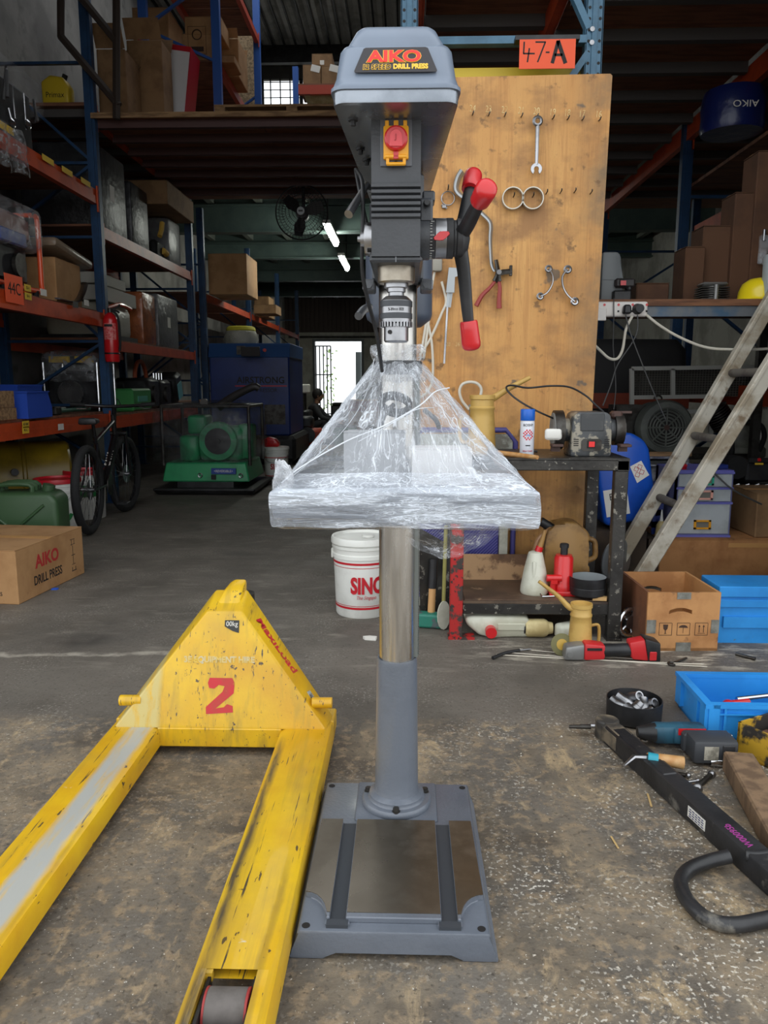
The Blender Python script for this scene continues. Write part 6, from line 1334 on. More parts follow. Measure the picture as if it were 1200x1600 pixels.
b = B()
for i in range(8): b.bb(mc.x - mr_ - .12, mc.x - mr_ * .55, 5.40 + i * .03, 5.408 + i * .03, mc.z - mr_ * .7, mc.z + mr_ * .8)
b.bb(mc.x - mr_ - .1, mc.x - mr_ * .5, 5.40, 5.6, mc.z - mr_ * .6, mc.z + mr_ * .7, bev=.03).torus(T(mc.x - .04, 5.35, mc.z + mr_ * 1.02) @ rot(PI / 2), .025, .007, 16, 6, 0, PI); b.out('motor_fins', DSTEEL, t, 30)
B().bb(mc.x - .28, 2.35, 5.35, 5.95, mc.z - mr_ - .04, mc.z - mr_, bev=.004).out('bed_plate', DSTEEL, t, 0)
for x in (mc.x - .25, 2.28): 
    for y in (5.40, 5.9): B().bb(x, x + .05, y, y + .05, 0, mc.z - mr_ - .04).out('bed_leg', DSTEEL, t, 0)
# pump with ribbed cylinder at the right
pz = at(1165, 690, 5.40)
B().ball((pz.x, 5.47, pz.z + .02), .13, 1, .8, 1.1, 20).bb(pz.x - .12, pz.x + .14, 5.37, 5.60, pz.z - .12, pz.z - .03, bev=.02).out('pump_case', mat('pump_grey', (112, 112, 102), .5, c2=(80, 80, 74), sc=6), t, 50)
b = B()
for i in range(9): b.lathe([(0, 0), (.085, 0), (.085, .008), (0, .008)], T(pz.x - .1, 5.51, pz.z + .1) @ rot(0, -.6, 0) @ T(0, 0, .018 * i), 20)
b.lathe([(0, 0), (.06, 0), (.06, .2), (0, .2)], T(pz.x - .1, 5.51, pz.z + .1) @ rot(0, -.6, 0), 18).out('cooling_fins', DSTEEL, t)
B().tube([(pz.x - .04, 5.35, pz.z + .14), (pz.x + .05, 5.31, pz.z + .12), (pz.x + .08, 5.30, pz.z + .04), (pz.x + .05, 5.30, pz.z - .06)], .016, 10, sm=5).tube([(pz.x - .14, 5.35, pz.z + .1), (pz.x - .12, 5.33, pz.z - .05), (pz.x - .13, 5.35, pz.z - .2)], .02, 10, sm=4).out('black_hose', RUB, t)
B().cyl((pz.x + .09, 5.35, pz.z + .04), (pz.x + .09, 5.37, pz.z + .04), .028, n=16).out('gauge', PAPER, t)
# black small engine before the pump
p = at(1185, 740, 4.72)
t = thing('small_engine', 'black small engine with a round fan right of the drawer unit', 'engine', (p.x, 4.84, 0)); zc = p.z
B().cyl((-.1, -.06, zc + .03), (-.1, .05, zc + .03), .07, n=24).out('fan_cover', RUB, t); B().box((.05, 0, zc), (.2, .14, .12), bev=.015).box((.03, .02, zc - .1), (.3, .16, .03)).box((.03, -.06, zc + .075), (.14, .02, .03), bev=.004).out('engine_block', BLK, t, 30)
B().box((.02, -.075, zc + .055), (.05, .006, .012)).out('yellow_tab', YLAB, t, 0); B().box((.02, -.07, zc + .08), (.02, .02, .02), bev=.003).out('red_knob', RED, t, 0)
for x in (-.12, .14): B().bb(x, x + .03, -.05, .08, 0, zc - .1).out('engine_leg', BLK, t, 0)
for i in range(5): B().tube([(-.15 + i * .06, -.09, zc - .09), (-.1 + i * .06, -.1, zc - .07)], .009, 8).out('chrome_bolt', CHROME, t)
t = thing('red_machine', 'black and dark red machine low behind the drawer unit', 'machine', (2.08, 5.1, 0)); B().bb(-.14, .14, -.1, .2, 0, .62, bev=.02).out('machine_body', mat('machine_dark', (40, 32, 32), .5), t, 30); B().bb(-.1, .05, -.104, -.1, .43, .52).out('red_panel', mat('machine_red', (110, 28, 30), .5), t, 0)
a0_ = at(1178, 800, 3.55)
carton('dull brown carton at the right frame edge beside the drawer unit', 1.975, 2.3, 4.33, 4.7, .2895, .545, CARD2)
tag(B().tube([at(1115, 738, 4.34), at(1145, 765, 4.28), at(1190, 788, 4.3)], .005, 8, sm=4).out('lead', mat('grey_cord', (0, 0, 0))), 'grey lead sagging from the drawer unit top to the right', 'cord')
t = thing('foil_pack', 'crumpled silver foil sheet behind the left ladder rail', 'foil', (at(1043, 715, 4.72).x, 4.84, 0)); FOIL = mat('foil', (206, 208, 212), .28, .45, bump=1, bs=14, c2=(150, 152, 156), sc=14)
zz_ = at(1040, 735, 4.72).z
B().box((.02, 0, zz_ + .03), (.3, .25, .012), rot(-.25, .0, 0) if False else None, bev=.003).box((-.02, -.06, zz_ + .08), (.26, .14, .02), bev=.004).box((.02, 0, zz_ / 2 + .015), (.24, .2, zz_ + .02)).out('foil_block', FOIL, t, 0); B().bb(-.13, .13, -.16, -.13, zz_ + .09, zz_ + .115).out('edge_strip', WOOD, t, 0)
t = thing('grey_crate', 'purple blue slatted crate side behind the drawer unit', 'crate', (1.425, 4.42, .2895))
for i in range(4): B().bb(0, .06, .0, .25, .04 + i * .07, .075 + i * .07).out('crate_slat', mat('navy_plastic', (0, 0, 0)), t, 0)
for y in (0, .24): B().bb(0, .06, y, y + .015, 0, .31).out('crate_post', mat('navy_plastic', (0, 0, 0)), t, 0)
t = thing('sheet_discs', 'pale steel disc guard standing behind the right bench leg', 'disc', (at(960, 880, 4.1).x, 4.12, .08)); B().lathe([(0, 0), (.12, .005), (.13, .02), (.12, .024), (0, .02)], T(0, 0, .12) @ rot(PI / 2, 0, .7), 28).out('disc', mat('galvanised', (0, 0, 0)), t); B().bb(-.05, .05, -.03, .03, -.08, .0).out('stand', DSTEEL, t, 0)

t = thing('dark_filler', 'made up black tarpaulin stack that darkens the background behind the compressor', 'stack', (1.62, 7.0, 0))  # added dark bulk that blackens the pale background under the shelf
tp = B(); n_ = 20; vs = []; fs = []
for j, (z, s) in enumerate(((0, 1.03), (.5, 1.0), (1.0, .99), (1.42, .97), (1.5, .9), (1.52, .5))):
    for i, p in enumerate(plan(.62 * s, .62 * s, -.8 * s, .8 * s, .08, .08)): vs.append((p[0] + .03 * NZ.noise(V((p[0] * 3, p[1] * 3, z * 4))), p[1] + .03 * NZ.noise(V((p[1] * 3, p[0] * 3, z * 3 + 5))), z))
n_ = len(vs) // 6
for j in range(5):
    for i in range(n_): fs.append((j * n_ + i, j * n_ + (i + 1) % n_, (j + 1) * n_ + (i + 1) % n_, (j + 1) * n_ + i))
fs.append(tuple(range(5 * n_, 6 * n_)))
tp.raw(vs, fs); tp.out('tarpaulin', mat('tarp_black', (24, 23, 24), .6, bump=.4, bs=10), t, 40)
B().bb(-.6, .6, -.83, -.80, .96, 1.08).out('lashing_strap', mat('strap_orange', (120, 48, 26), .6), t, 0)
# ================================================================ LEFT SIDE: FLOOR
t = thing('carton', 'long brown carton printed AIKO DRILL PRESS on the floor at the left edge', 'box', (-2.04, 3.86, 0), -.085)
bw, bl_, bh = .75, .70, .292
B().bb(-bw, 0, 0, bl_, 0, bh - .004, bev=.004).out('carton_body', CARD, t, 30)
for y0_, y1_ in ((0, bl_ / 2 - .002), (bl_ / 2 + .002, bl_)): B().bb(-bw, 0, y0_, y1_, bh - .004, bh).out('carton_flap', CARD, t, 0)
B().bb(-bw, .001, bl_ / 2 - .03, bl_ / 2 + .03, bh, bh + .001).out('tape', mat('brown_tape', (0, 0, 0)), t, 0)
lettering('lettering', 'AIKO', .1, mat('carton_red', (168, 44, 42), .8), FX(.0006, .30, .185), t, 1.0, .003)
lettering('lettering', 'DRILL PRESS', .072, INK, FX(.0006, .30, .085), t, .75, .001)
ic = B()
for y0_, y1_, z0_, z1_ in ((.555, .605, .235, .238), (.555, .605, .205, .208), (.565, .568, .2, .235), (.595, .598, .205, .235), (.575, .579, .09, .2), (.56, .6, .14, .144), (.555, .605, .045, .05), (.56, .564, .05, .07), (.596, .6, .05, .07), (.56, .6, .085, .088)): ic.bb(0, .0008, y0_, y1_, z0_, z1_)
ic.out('press_drawing', INK, t, 0, label='small printed line drawing of the press')
lettering('lettering', 'G.W. 46KGS', .03, INK, FY(-.16, -.0008, .055), t, .9); lettering('lettering', '62x48x29cm', .022, INK, FY(-.165, -.0008, .018), t, .9)
tag(B().prism([(0, 0), (.03, .004), (.034, .02), (.004, .024)], .008).out('blue_clip', mat('clip_blue', (40, 90, 200), .5), None, 0, loc=tuple(fl(80, 922))), 'tiny blue plastic clip on the floor beside the printed carton', 'clip')
# green jerry can, buckets, drum under the rack
JG = mat('olive_green', (58, 86, 54), .45, c2=(50, 76, 48), sc=3)
p = fl(30, 818)
t = thing('jerry_can', 'olive green metal jerry can behind the printed carton', 'jerry can', (-2.58, 5.0, 0), .12); t.scale = (1.32,) * 3
b = B().prism([(-.2, 0), (.2, 0), (.215, .03), (.215, .30), (.18, .34), (-.18, .34), (-.215, .3), (-.215, .03)], .2, T(0, .1, 0) @ MX.Rotation(PI / 2, 4, 'X'), bev=.025, seg=3); b.out('can_body', JG, t, 50)
for sx in (-1, 1): B().tube([(sx * .02, -.104, .17), (sx * .15, -.104, .28)], .008, 8).tube([(sx * .02, -.104, .14), (sx * .15, -.104, .05)], .008, 8).out('pressed_rib', JG, t)
for y in (-.05, 0, .05): B().tube([(-.08, y, .335), (-.07, y, .375), (.07, y, .375), (.08, y, .335)], .012, 8, sm=3).out('handle', JG, t)
B().cyl((.14, 0, .335), (.15, 0, .37), .03, n=14).out('cap', JG, t)
def pail(name, label, x, y, r, h, m, lid=None, handle=True, rz=0, group=None):
    t = thing(name, label, 'bucket', (x, y, 0), rz, group)
    b = B().lathe([(0, 0), (r * .86, 0), (r * .88, .006), (r * .95, h * .74), (r * .99, h * .745), (r * .99, h * .79), (r * .955, h * .80), (r * .97, h * .86), (r, h * .865), (r, h * .9), (r * .96, h * .905), (r * .98, h * .93)], n=40); b.out('pail_body', m, t)
    B().lathe([(r * .98, h * .915), (r * 1.03, h * .92), (r * 1.03, h * .97), (r * 1.0, h), (r * .95, h), (r * .93, h * .965), (0, h * .96)], n=40).out('lid', lid or m, t)
    if handle: B().tube([(r * math.cos(a), r * math.sin(a) * .98, h * (.82 - .28 * math.sin((a - PI) * 1.0))) if False else (r * 1.03 * math.cos(a), r * 1.03 * math.sin(a), h * (.84 - .3 * abs(math.sin(a)))) for a in [PI + PI * i / 14 for i in range(15)]], .003, 6).out('bail_handle', STEEL, t)
    return t
def wrapped(s, size, m, r, z, parent, a=0, sx=1, off=0, shear=0):
    return lettering('lettering', s, size, m, MX.Rotation(a, 4, 'Z') @ FY(0, -r, z), parent, sx, off, shear, bend=r)
PW = mat('pail_white', (226, 226, 220), .4, c2=(206, 205, 198), sc=4); PR = mat('pail_red', (186, 24, 38), .4)
c = at(566, 900, 3.80)
t = pail('bucket', 'white bucket with red bands standing behind the press column', c.x, 3.80, .152, .40, PW, None, False)
for z in (.272, .256, .062, .046): B().lathe([(.152 * (.88 + .07 * z / .296) + .0012, z), (.152 * (.88 + .07 * (z + .01) / .296) + .0012, z + (.011 if z in (.272, .046) else .003))], n=40).out('red_band', PR, t)
wrapped('SINO', .112, PR, .1435, .165, t, .26, .68, .0045); wrapped('The Singapo', .026, mat('pale_red', (200, 96, 100), .5), .1405, .108, t, .2, .8, 0, .3)
B().box((-.149, -.01, .31), (.012, .03, .05), bev=.004).out('ear', PW, t, 30); B().lathe([(0, .385), (.03, .387), (.032, .4), (0, .4)], T(.03, .01, 0), 16).out('pour_cap', PW, t)
c = at(432, 735, 9.3)
t = pail('bucket', 'far white bucket with a red jug on its lid beside the green compactor', c.x, 9.3, .155, .40, PW, None, True)
wrapped('SINO', .092, PR, .1445, .165, t, .25, .8, .003)
for z in (.272, .05): B().lathe([(.152 * (.88 + .07 * z / .296) + .003, z), (.152 * (.88 + .07 * (z + .01) / .296) + .003, z + .01)], n=40).out('red_band', PR, t)
t = thing('red_jug', 'small red plastic jug sitting on the far white bucket', 'jug', (c.x - .05, 9.3, .4)); B().prism([(-.09, 0), (.09, 0), (.1, .04), (.05, .1), (-.04, .12), (-.1, .08)], .14, T(0, .07, 0) @ MX.Rotation(PI / 2, 4, 'X'), bev=.015, seg=2).out('jug_body', RED, t, 50); B().cyl((.02, -.07, .06), (.02, -.09, .06), .025, n=14).out('cap', PR, t)
def castrol(label, px, py, Y, rz):
    c = at(px, py, Y); t = pail('bucket', label, c.x, Y, .175, .42, PW, PR, True, rz)
    B().lathe([(.06, 0), (.09, 0), (.09, .001), (.06, .001)], T(.02, -.167, .19) @ MX.Rotation(PI / 2, 4, 'X') @ T(0, 0, -.002), 30).out('green_ring', mat('ring_green', (30, 122, 60), .5), t, label='green ring mark')
    B().lathe([(.1605, .05), (.1608, .052)], n=8); return t
c = at(92, 790, 5.95)
t = pail('bucket', 'white bucket with a red lid and green ring left of the bike wheel', c.x, 5.95, .175, .42, PW, PR, True)
gr = B(); pts_i = []
for i in range(29):
    a = .9 + (2 * PI - 1.3) * i / 28; pts_i.append((a, .062)); 
vs = []; fs = []
for i, (a, r_) in enumerate(pts_i):
    for rr in (.085, .115):
        u, z = rr * math.cos(a), rr * math.sin(a) * 1.05; R_ = .163 + .03 * (.19 + z) * .45; th = u / R_ + .45; vs.append((R_ * math.sin(th), -R_ * math.cos(th), .19 + z))
for i in range(28): fs.append((2 * i, 2 * i + 1, 2 * i + 3, 2 * i + 2))
gr.raw(vs, fs); gr.out('green_ring', mat('ring_green', (30, 122, 60), .5), t, label='green ring mark on the side')
c = at(140, 780, 6.5)
t = pail('bucket', 'second red lidded bucket with a green panel behind the bike wheel', c.x - .05, 6.55, .175, .42, PW, PR, False)
B().lathe([(.168, .2), (.171, .30)], n=30, a0=-2.4, a1=-.6).out('green_panel', mat('ring_green', (0, 0, 0)), t)
YD = mat('yellow_drum', (150, 124, 30), .4, c2=(120, 98, 26), sc=3)
t = thing('yellow_drum', 'big dull yellow drum lying on its side under the left rack', 'drum', (-3.5, 6.5, .33)); B().lathe([(0, -.55), (.3, -.55), (.32, -.53), (.325, -.2), (.335, -.19), (.335, -.17), (.325, -.16), (.325, .16), (.335, .17), (.335, .19), (.325, .2), (.32, .53), (.3, .55), (0, .55)], rot(0, PI / 2, .5), 32).out('drum_body', YD, t); B().cyl((.25, -.25, .1), (.27, -.28, .1), .03, n=12).out('bung', BLK, t)
tag(B().box((0, 0, .15), (.5, .01, .3), rot(-.35, 0, .3), bev=.002).out('cardboard_sheet', CARD, None, 0, loc=(-2.86, 5.55, .02)), 'bent cardboard sheet leaning behind the olive jerry can', 'cardboard')
# bicycle
BK = mat('bike_black', (24, 24, 26), .3, coat=.4); TY = mat('tyre', (34, 34, 35), .8, bump=.6, bs=160)
rw, fw_ = V((-2.45, 5.80, .345)), V((-2.56, 6.88, .345))
t = thing('bicycle', 'black mountain bike parked facing away along the left rack', 'bicycle', (0, 0, 0))
def wheel(c, st):
    M = T(*c) @ MX.Rotation(st, 4, 'Z') @ MX.Rotation(PI / 2, 4, 'Y')
    B().torus(M, .314, .032, 44, 10).out('tyre', TY, t); B().torus(M, .288, .012, 40, 6).out('rim', mat('rim_dark', (40, 40, 42), .35, .5), t)
    s_ = B()
    for i in range(24):
        a = 2 * PI * i / 24; s_.tube([M @ V((.02 * math.cos(a + .5), .02 * math.sin(a + .5), .02 if i % 2 else -.02)), M @ V((.285 * math.cos(a), .285 * math.sin(a), 0))], .0016, 4)
    s_.out('spokes', STEEL, t, kind='stuff'); B().cyl(M @ V((0, 0, -.05)), M @ V((0, 0, .05)), .018, n=12).lathe([(.0, .012), (.08, .012), (.08, .015), (0, .015)], M, 20).out('hub', STEEL, t)
hd = math.atan2(-(fw_ - rw).x, (fw_ - rw).y); wheel(rw, hd); wheel(fw_, hd - .12)
dx = (fw_ - rw).normalized(); sd = V((dx.y, -dx.x, 0))
def bp(f, z, s=0): p = rw + dx * f + sd * s; return V((p.x, p.y, z))
bbk, stt, hb, ht = bp(.43, .33), bp(.25, .735), bp(.83, .70), bp(.80, .86)
for a, c, r in ((bbk, stt, .017), (bbk, hb, .031), (stt + V((0, 0, -.04)), ht + V((0, 0, -.03)), .018), (hb, ht + V((0, 0, .03)), .021)): B().cyl(a, c, r, n=12).out('frame_tube', BK, t)
for s in (-.055, .055):
    B().cyl(bp(0, .345, s), bbk + sd * s * .6, .010, n=8).out('chain_stay', BK, t); B().cyl(bp(0, .345, s), stt + V((0, 0, -.06)) + sd * s * .35, .009, n=8).out('seat_stay', BK, t); B().cyl(fw_ + sd * s, V((fw_.x, fw_.y, .72)) - dx * .13 + sd * s, .016, n=10).out('fork_leg', BK, t)
B().cyl(V((fw_.x, fw_.y, .72)) - dx * .13 - sd * .07, V((fw_.x, fw_.y, .72)) - dx * .13 + sd * .07, .02, n=10).out('fork_crown', BK, t)
B().cyl(stt, stt + V((0, 0, .11)) - dx * .03, .0145, n=10).out('seat_post', BK, t)
sp_ = stt + V((0, 0, .105)) - dx * .03
B().hexa([sp_ - dx * .15 - sd * .075, sp_ - dx * .15 + sd * .075, sp_ + dx * .13 + sd * .02, sp_ + dx * .13 - sd * .02], [sp_ - dx * .15 - sd * .065 + V((0, 0, .055)), sp_ - dx * .15 + sd * .065 + V((0, 0, .055)), sp_ + dx * .13 + sd * .015 + V((0, 0, .035)), sp_ + dx * .13 - sd * .015 + V((0, 0, .035))], bev=.014, seg=2).out('saddle', BLK, t, 50)
B().cyl(ht, ht + V((0, 0, .09)) + dx * .06, .016, n=10).out('stem', BK, t); hc = ht + V((0, 0, .1)) + dx * .06
B().tube([hc - sd * .36 - dx * .03 + V((0, 0, .02)), hc - sd * .1, hc + sd * .1, hc + sd * .36 - dx * .03 + V((0, 0, .02))], .0145, 10, sm=3).out('handlebar', BK, t)
for s in (-1, 1): B().cyl(hc + sd * s * .24 - dx * .02 + V((0, 0, .012)), hc + sd * s * .36 - dx * .03 + V((0, 0, .02)), .019, n=10).out('grip', RUB, t); B().tube([hc + sd * s * .2, hc + sd * s * .25 + dx * .04 - V((0, 0, .02)), hc + sd * s * .33 + dx * .03 - V((0, 0, .02))], .006, 6).out('brake_lever', STEEL, t)
B().lathe([(0, -.004), (.085, -.004), (.085, .004), (0, .004)], T(*(bbk + sd * .05)) @ MX.Rotation(hd, 4, 'Z') @ MX.Rotation(PI / 2, 4, 'Y'), 28).out('chainring', DSTEEL, t)
for s in (-1, 1):
    e = bbk + sd * s * .09 + V((0, 0, -.16 * s)) + dx * .03; B().cyl(bbk + sd * s * .07, e, .010, n=8).out('crank', BLK, t); B().box((0, 0, 0), (.09, .08, .022), T(*(e + sd * s * .05)), bev=.004).out('pedal', BLK, t, 0)
lettering('lettering', 'SAVA', .07, PAPER, T(*((bbk + hb) / 2 - dx * .019 + V((0, 0, .018)))) @ MX.Rotation(hd, 4, 'Z') @ MX.Rotation(PI / 2 - .85, 4, 'X') @ MX.Rotation(PI / 2, 4, 'Z'), t, 1, .001)
B().tube([hc + sd * .06, hc + dx * .1 + V((0, 0, .06)), ht + dx * .09, bp(.84, .6)], .004, 6, sm=5).out('brake_cable', BLK, t)
B().cyl(bp(.2, .32, -.09), bp(.1, .015, -.2), .009, n=8).out('kickstand', BLK, t)
# dark covered thing behind the bicycle's front wheel
# fire extinguisher
c0, c1 = ax(173, 565, -2.74), ax(173, 488, -2.74); FE = mat('extinguisher_red', (190, 24, 30), .3, coat=.4)
t = thing('fire_extinguisher', 'red fire extinguisher hung on the blue rack upright', 'extinguisher', (-2.765, 7.28, c0.z)); hF = c1.z - c0.z
rF = .068
B().lathe([(0, 0), (rF * .9, 0), (rF, .015), (rF, hF - .07), (rF * .8, hF - .03), (rF * .35, hF), (0, hF)], n=30).out('cylinder', FE, t); B().cyl((0, 0, hF), (0, 0, hF + .04), .02, n=14).out('valve', DSTEEL, t)
B().tube([(-.02, 0, hF + .035), (.05, 0, hF + .04), (.1, 0, hF + .075)], .009, 8, sm=3).out('lever', BLK, t); B().tube([(-.02, 0, hF + .015), (.05, 0, hF + .02), (.09, 0, hF + .0)], .009, 8, sm=3).out('handle', BLK, t)
B().tube([(.03, -.03, hF + .02), (.085, -.03, hF - .05), (.085, -.01, hF * .4), (.075, -.01, .1)], .011, 8, sm=5).out('hose', RUB, t); B().lathe([(rF + .0008, hF * .45), (rF + .0008, hF * .78)], n=30, a0=-2.3, a1=-.5).out('label', mat('label_redpale', (206, 120, 116), .5, c2=(190, 40, 44), sc=60), t); B().lathe([(rF + .001, hF * .71), (rF + .001, hF * .76)], n=30, a0=-2.2, a1=-1.0).out('label', INK, t); B().lathe([(rF + .001, .07), (rF + .004, .075), (rF + .001, .085)], n=30).out('strap', BLK, t)
B().bb(-.05, .02, .04, .09, hF * .3, hF * .8).out('wall_bracket', FE, t, 0)
# green plate compactor under plastic
GC = mat('machine_green', (44, 150, 96), .4, c2=(38, 130, 84), sc=3)
cx = at(328, 740, 8.2).x
t = thing('plate_compactor', 'green plate compactor under dark film on the left floor', 'compactor', (cx, 8.2, 0))
k = 8.2 / 1200
B().hexa([V((-.5, -.28, .0)), V((.52, -.28, .0)), V((.52, .75, .0)), V((-.5, .75, .0))], [V((-.54, -.33, .07)), V((.56, -.33, .07)), V((.56, .8, .07)), V((-.54, .8, .07))], bev=.02).bb(-.3, .3, -.2, .6, .07, .13).out('base_plate', BLK, t, 30)
B().hexa([V((-.46, -.2, .13)), V((.47, -.2, .13)), V((.47, .65, .13)), V((-.46, .65, .13))], [V((-.42, -.17, .33)), V((.43, -.17, .33)), V((.43, .6, .33)), V((-.42, .6, .33))], bev=.012).out('green_hood', GC, t, 30)
B().bb(.07, .33, -.215, -.19, .215, .275).out('nameplate', mat('plate_blue', (36, 66, 140), .5), t, 0); lettering('lettering', '<REVERSIBLE>', .038, PAPER, FY(.2, -.217, .245), t, .85)
for x in (-.05, .38): B().torus(T(x, -.21, .2) @ rot(PI / 2), .02, .006, 16, 6).out('shackle', STEEL, t)
B().box((.09, -.205, .18), (.05, .01, .05)).out('plug_hole', INK, t, 0)
B().bb(-.22, -.02, -.02, .3, .62, .82, bev=.03, seg=2).bb(-.12, .36, .0, .4, .33, .7, bev=.06, seg=2).bb(.3, .45, .05, .35, .35, .72, bev=.02).bb(-.32, -.12, .0, .3, .33, .6, bev=.02).out('engine', GC, t, 50)
B().lathe([(.11, 0), (.2, 0), (.21, .02), (.2, .05), (.11, .05)], T(.12, -.04, .55) @ rot(PI / 2), 30).out('fan_shroud', GC, t); B().lathe([(0, .03), (.14, .03), (.14, .055), (.05, .06), (0, .06)], T(.12, -.04, .55) @ rot(PI / 2), 26).cyl((.12, -.1, .55), (.12, -.12, .55), .03, n=14).out('recoil_cover', BLK, t)
cg = B()
for x in (-.45, .47):
    for y in (-.15, .6): cg.cyl((x, y, .3), (x, y, .92), .018, n=10)
cg.out('cage_post', DSTEEL, t, kind='stuff')
for q in (((-.45, -.15, .92), (.47, -.15, .92)), ((-.45, .6, .92), (.47, .6, .92)), ((-.45, -.15, .92), (-.45, .6, .92)), ((.47, -.15, .92), (.47, .6, .92))): B().cyl(*q, .018, n=10).out('cage_rail', DSTEEL, t)
B().tube([(.05, .3, .9), (.2, .25, 1.0), (.45, .2, 1.12), (.52, .2, 1.1)], [.05, .035], 10, sm=3).out('tow_handle', mat('dark_plastic', (0, 0, 0)), t); B().cyl((.0, -.1, .96), (.0, -.14, .96), .04, n=14).out('round_knob', DSTEEL, t)
b = B(); n = 28; vs = []; fs = []
ringz = [.34, .5, .7, .86, .93, .965]
sc_ = [1.04, 1.07, 1.07, 1.04, .95, .6]
for j, (z, s) in enumerate(zip(ringz, sc_)):
    P = plan(.5 * s, .5 * s, .225 - .44 * s, .225 + .44 * s, .08, .08)
    for i, p in enumerate(P): vs.append((p[0] - .02 + .02 * NZ.noise(V((p[0] * 4, p[1] * 4, z * 5))), p[1] + .03 * NZ.noise(V((p[1] * 5, p[0] * 5, z * 5 + 9))), z + .02 * NZ.noise(V((p[0] * 6, p[1] * 6, 3)))))
n = len(P)
for j in range(len(ringz) - 1):
    for i in range(n): fs.append((j * n + i, j * n + (i + 1) % n, (j + 1) * n + (i + 1) % n, (j + 1) * n + i))
fs.append(tuple(range((len(ringz) - 1) * n, len(ringz) * n)))
b.raw(vs, fs); b.out('film_cover', film('smoky_film', (84, 86, 88), .36, .7, (1, 1, 1), 6, .18, .4, .75, .7), t, 60)
# big blue compressor cabinet
NB = mat('cabinet_blue', (26, 50, 116), .4, c2=(22, 42, 98), sc=2)
t = thing('compressor_cabinet', 'large blue compressor cabinet lettered AIRSTRONG behind the compactor', 'compressor', (-2.24, 11.0, 0))
B().bb(-.56, .58, 0, 1.4, .42, 1.55, bev=.02).out('cabinet', NB, t, 30); B().hexa([V((-.57, -.02, 1.52)), V((.59, -.02, 1.52)), V((.59, 1.4, 1.52)), V((-.57, 1.4, 1.52))], [V((-.57, .06, 1.72)), V((.59, .06, 1.72)), V((.59, 1.4, 1.72)), V((-.57, 1.4, 1.72))], bev=.01).out('control_top', mat('cabinet_top', (40, 76, 128), .4), t, 30)
B().box((.1, .0, 1.62), (.26, .03, .13), rot(.2), bev=.006).out('control_panel', mat('dark_plastic', (0, 0, 0)), t, 30); B().box((-.1, .0, 1.62), (.12, .02, .12)).out('vent_plate', DSTEEL, t, 0); B().cyl((.24, 0, 1.62), (.24, -.03, 1.62), .025, n=12).out('stop_button', RED, t)
lettering('lettering', 'AIRSTRONG', .13, INK, FY(.17, -.002, 1.2), t, .95, .002); lettering('lettering', 'COMPRESSOR', .075, INK, FY(.17, -.002, 1.06), t, 1); B().bb(-.2, .54, -.003, 0, 1.115, 1.13).out('red_line', PR, t, 0)
B().box((.36, -.003, .72), (.3, .004, .28)).out('vent_grille', DSTEEL, t, 0)
B().bb(-.5, .66, -.08, 1.5, 0.05, .42, bev=.05).out('tank_base', BLK, t, 30)
for x in (-.5, .5): B().bb(x, x + .08, 0, .1, 0, .06).out('foot', BLK, t, 0)
# ================================================================ LEFT RACK LOADS
def loadbox(name, label, cat, x0, x1, y0, y1, z0, z1, m, extra=None, bev=.03, rz=0):
    t = thing(name, label, cat, ((x0 + x1) / 2, (y0 + y1) / 2, z0), rz); w2, d2, h = (x1 - x0) / 2, (y1 - y0) / 2, z1 - z0
    B().bb(-w2, w2, -d2, d2, 0, h, bev=bev, seg=2).out('wrapped_body', m, t, 40)
    if extra: extra(t, w2, d2, h)
    return t
def ylabel(t, w2, d2, h): B().bb(w2, w2 + .001, -.06, .06, h * .4, h * .6).out('label', PAPER, t, 0)
S1, S2, S3 = .891, 1.831, 2.931
# open frame generator with orange tubes
t = thing('generator', 'orange tube framed generator half wrapped in film on the left rack', 'generator', (-3.2, 5.95, S2))
OT = mat('orange_tube', (226, 84, 40), .35, coat=.3)
for x in (-.26, .26):
    B().tube([(x, -.33, .62), (x, -.36, .58), (x, -.36, .1), (x, -.33, .05), (x, .33, .05), (x, .36, .1), (x, .36, .58), (x, .33, .62)], .02, 10, sm=3).out('frame_tube', OT, t)
for y in (-.3, .3): B().cyl((-.26, y, .05), (.26, y, .05), .018, n=10).cyl((-.26, y * .9, .62), (.26, y * .9, .62), .018, n=10).out('cross_tube', OT, t)
for x in (-.26, .26):
    for y in (-.25, .25): B().cyl((x, y, .0), (x, y, .045), .024, n=12).out('rubber_foot', RUB, t)
B().bb(-.2, .2, -.28, .28, .08, .4, bev=.03).out('engine_block', BLK, t, 30); B().cyl((.205, .1, .22), (.235, .1, .22), .09, n=20).out('recoil_cover', DSTEEL, t); B().bb(-.23, .23, -.3, .3, .40, .6, bev=.03).out('fuel_tank', mat('tank_grey', (120, 84, 78), .4), t, 40); B().bb(.2, .245, -.2, .2, .36, .46, bev=.01).out('socket_panel', mat('panel_blue', (42, 66, 140), .4), t, 30)
B().bb(-.3, .3, -.4, .4, .34, .68, bev=.06, seg=2).out('film_cover', CLEARW, t, 50)
t = thing('carton', 'brown carton beside the orange generator on the left rack', 'box', (-3.15, 6.78, S2)); B().bb(-.2, .22, -.22, .28, 0, .36, bev=.006).out('carton_body', CARD, t, 30); B().bb(-.2, .22, -.22, .0, .36, .363).out('carton_flap', CARD, t, 0)
tag(B().box((0, 0, 0), (.5, .75, .08), rot(-.12, 0, 0), bev=.03, seg=2).out('wrapped_board', mat('film_brown', (128, 110, 92), .3, bump=.5, bs=20), None, 40, loc=(-3.12, 6.85, S2 + .43)), 'film wrapped flat pack resting over the carton on the left rack', 'pack')
tag(B().box((0, 0, .2), (.2, .3, .42)).out('carton', CARD2, None, 0, loc=(-3.15, 5.38, S2)), 'brown carton at the very left edge beside the generator', 'box')
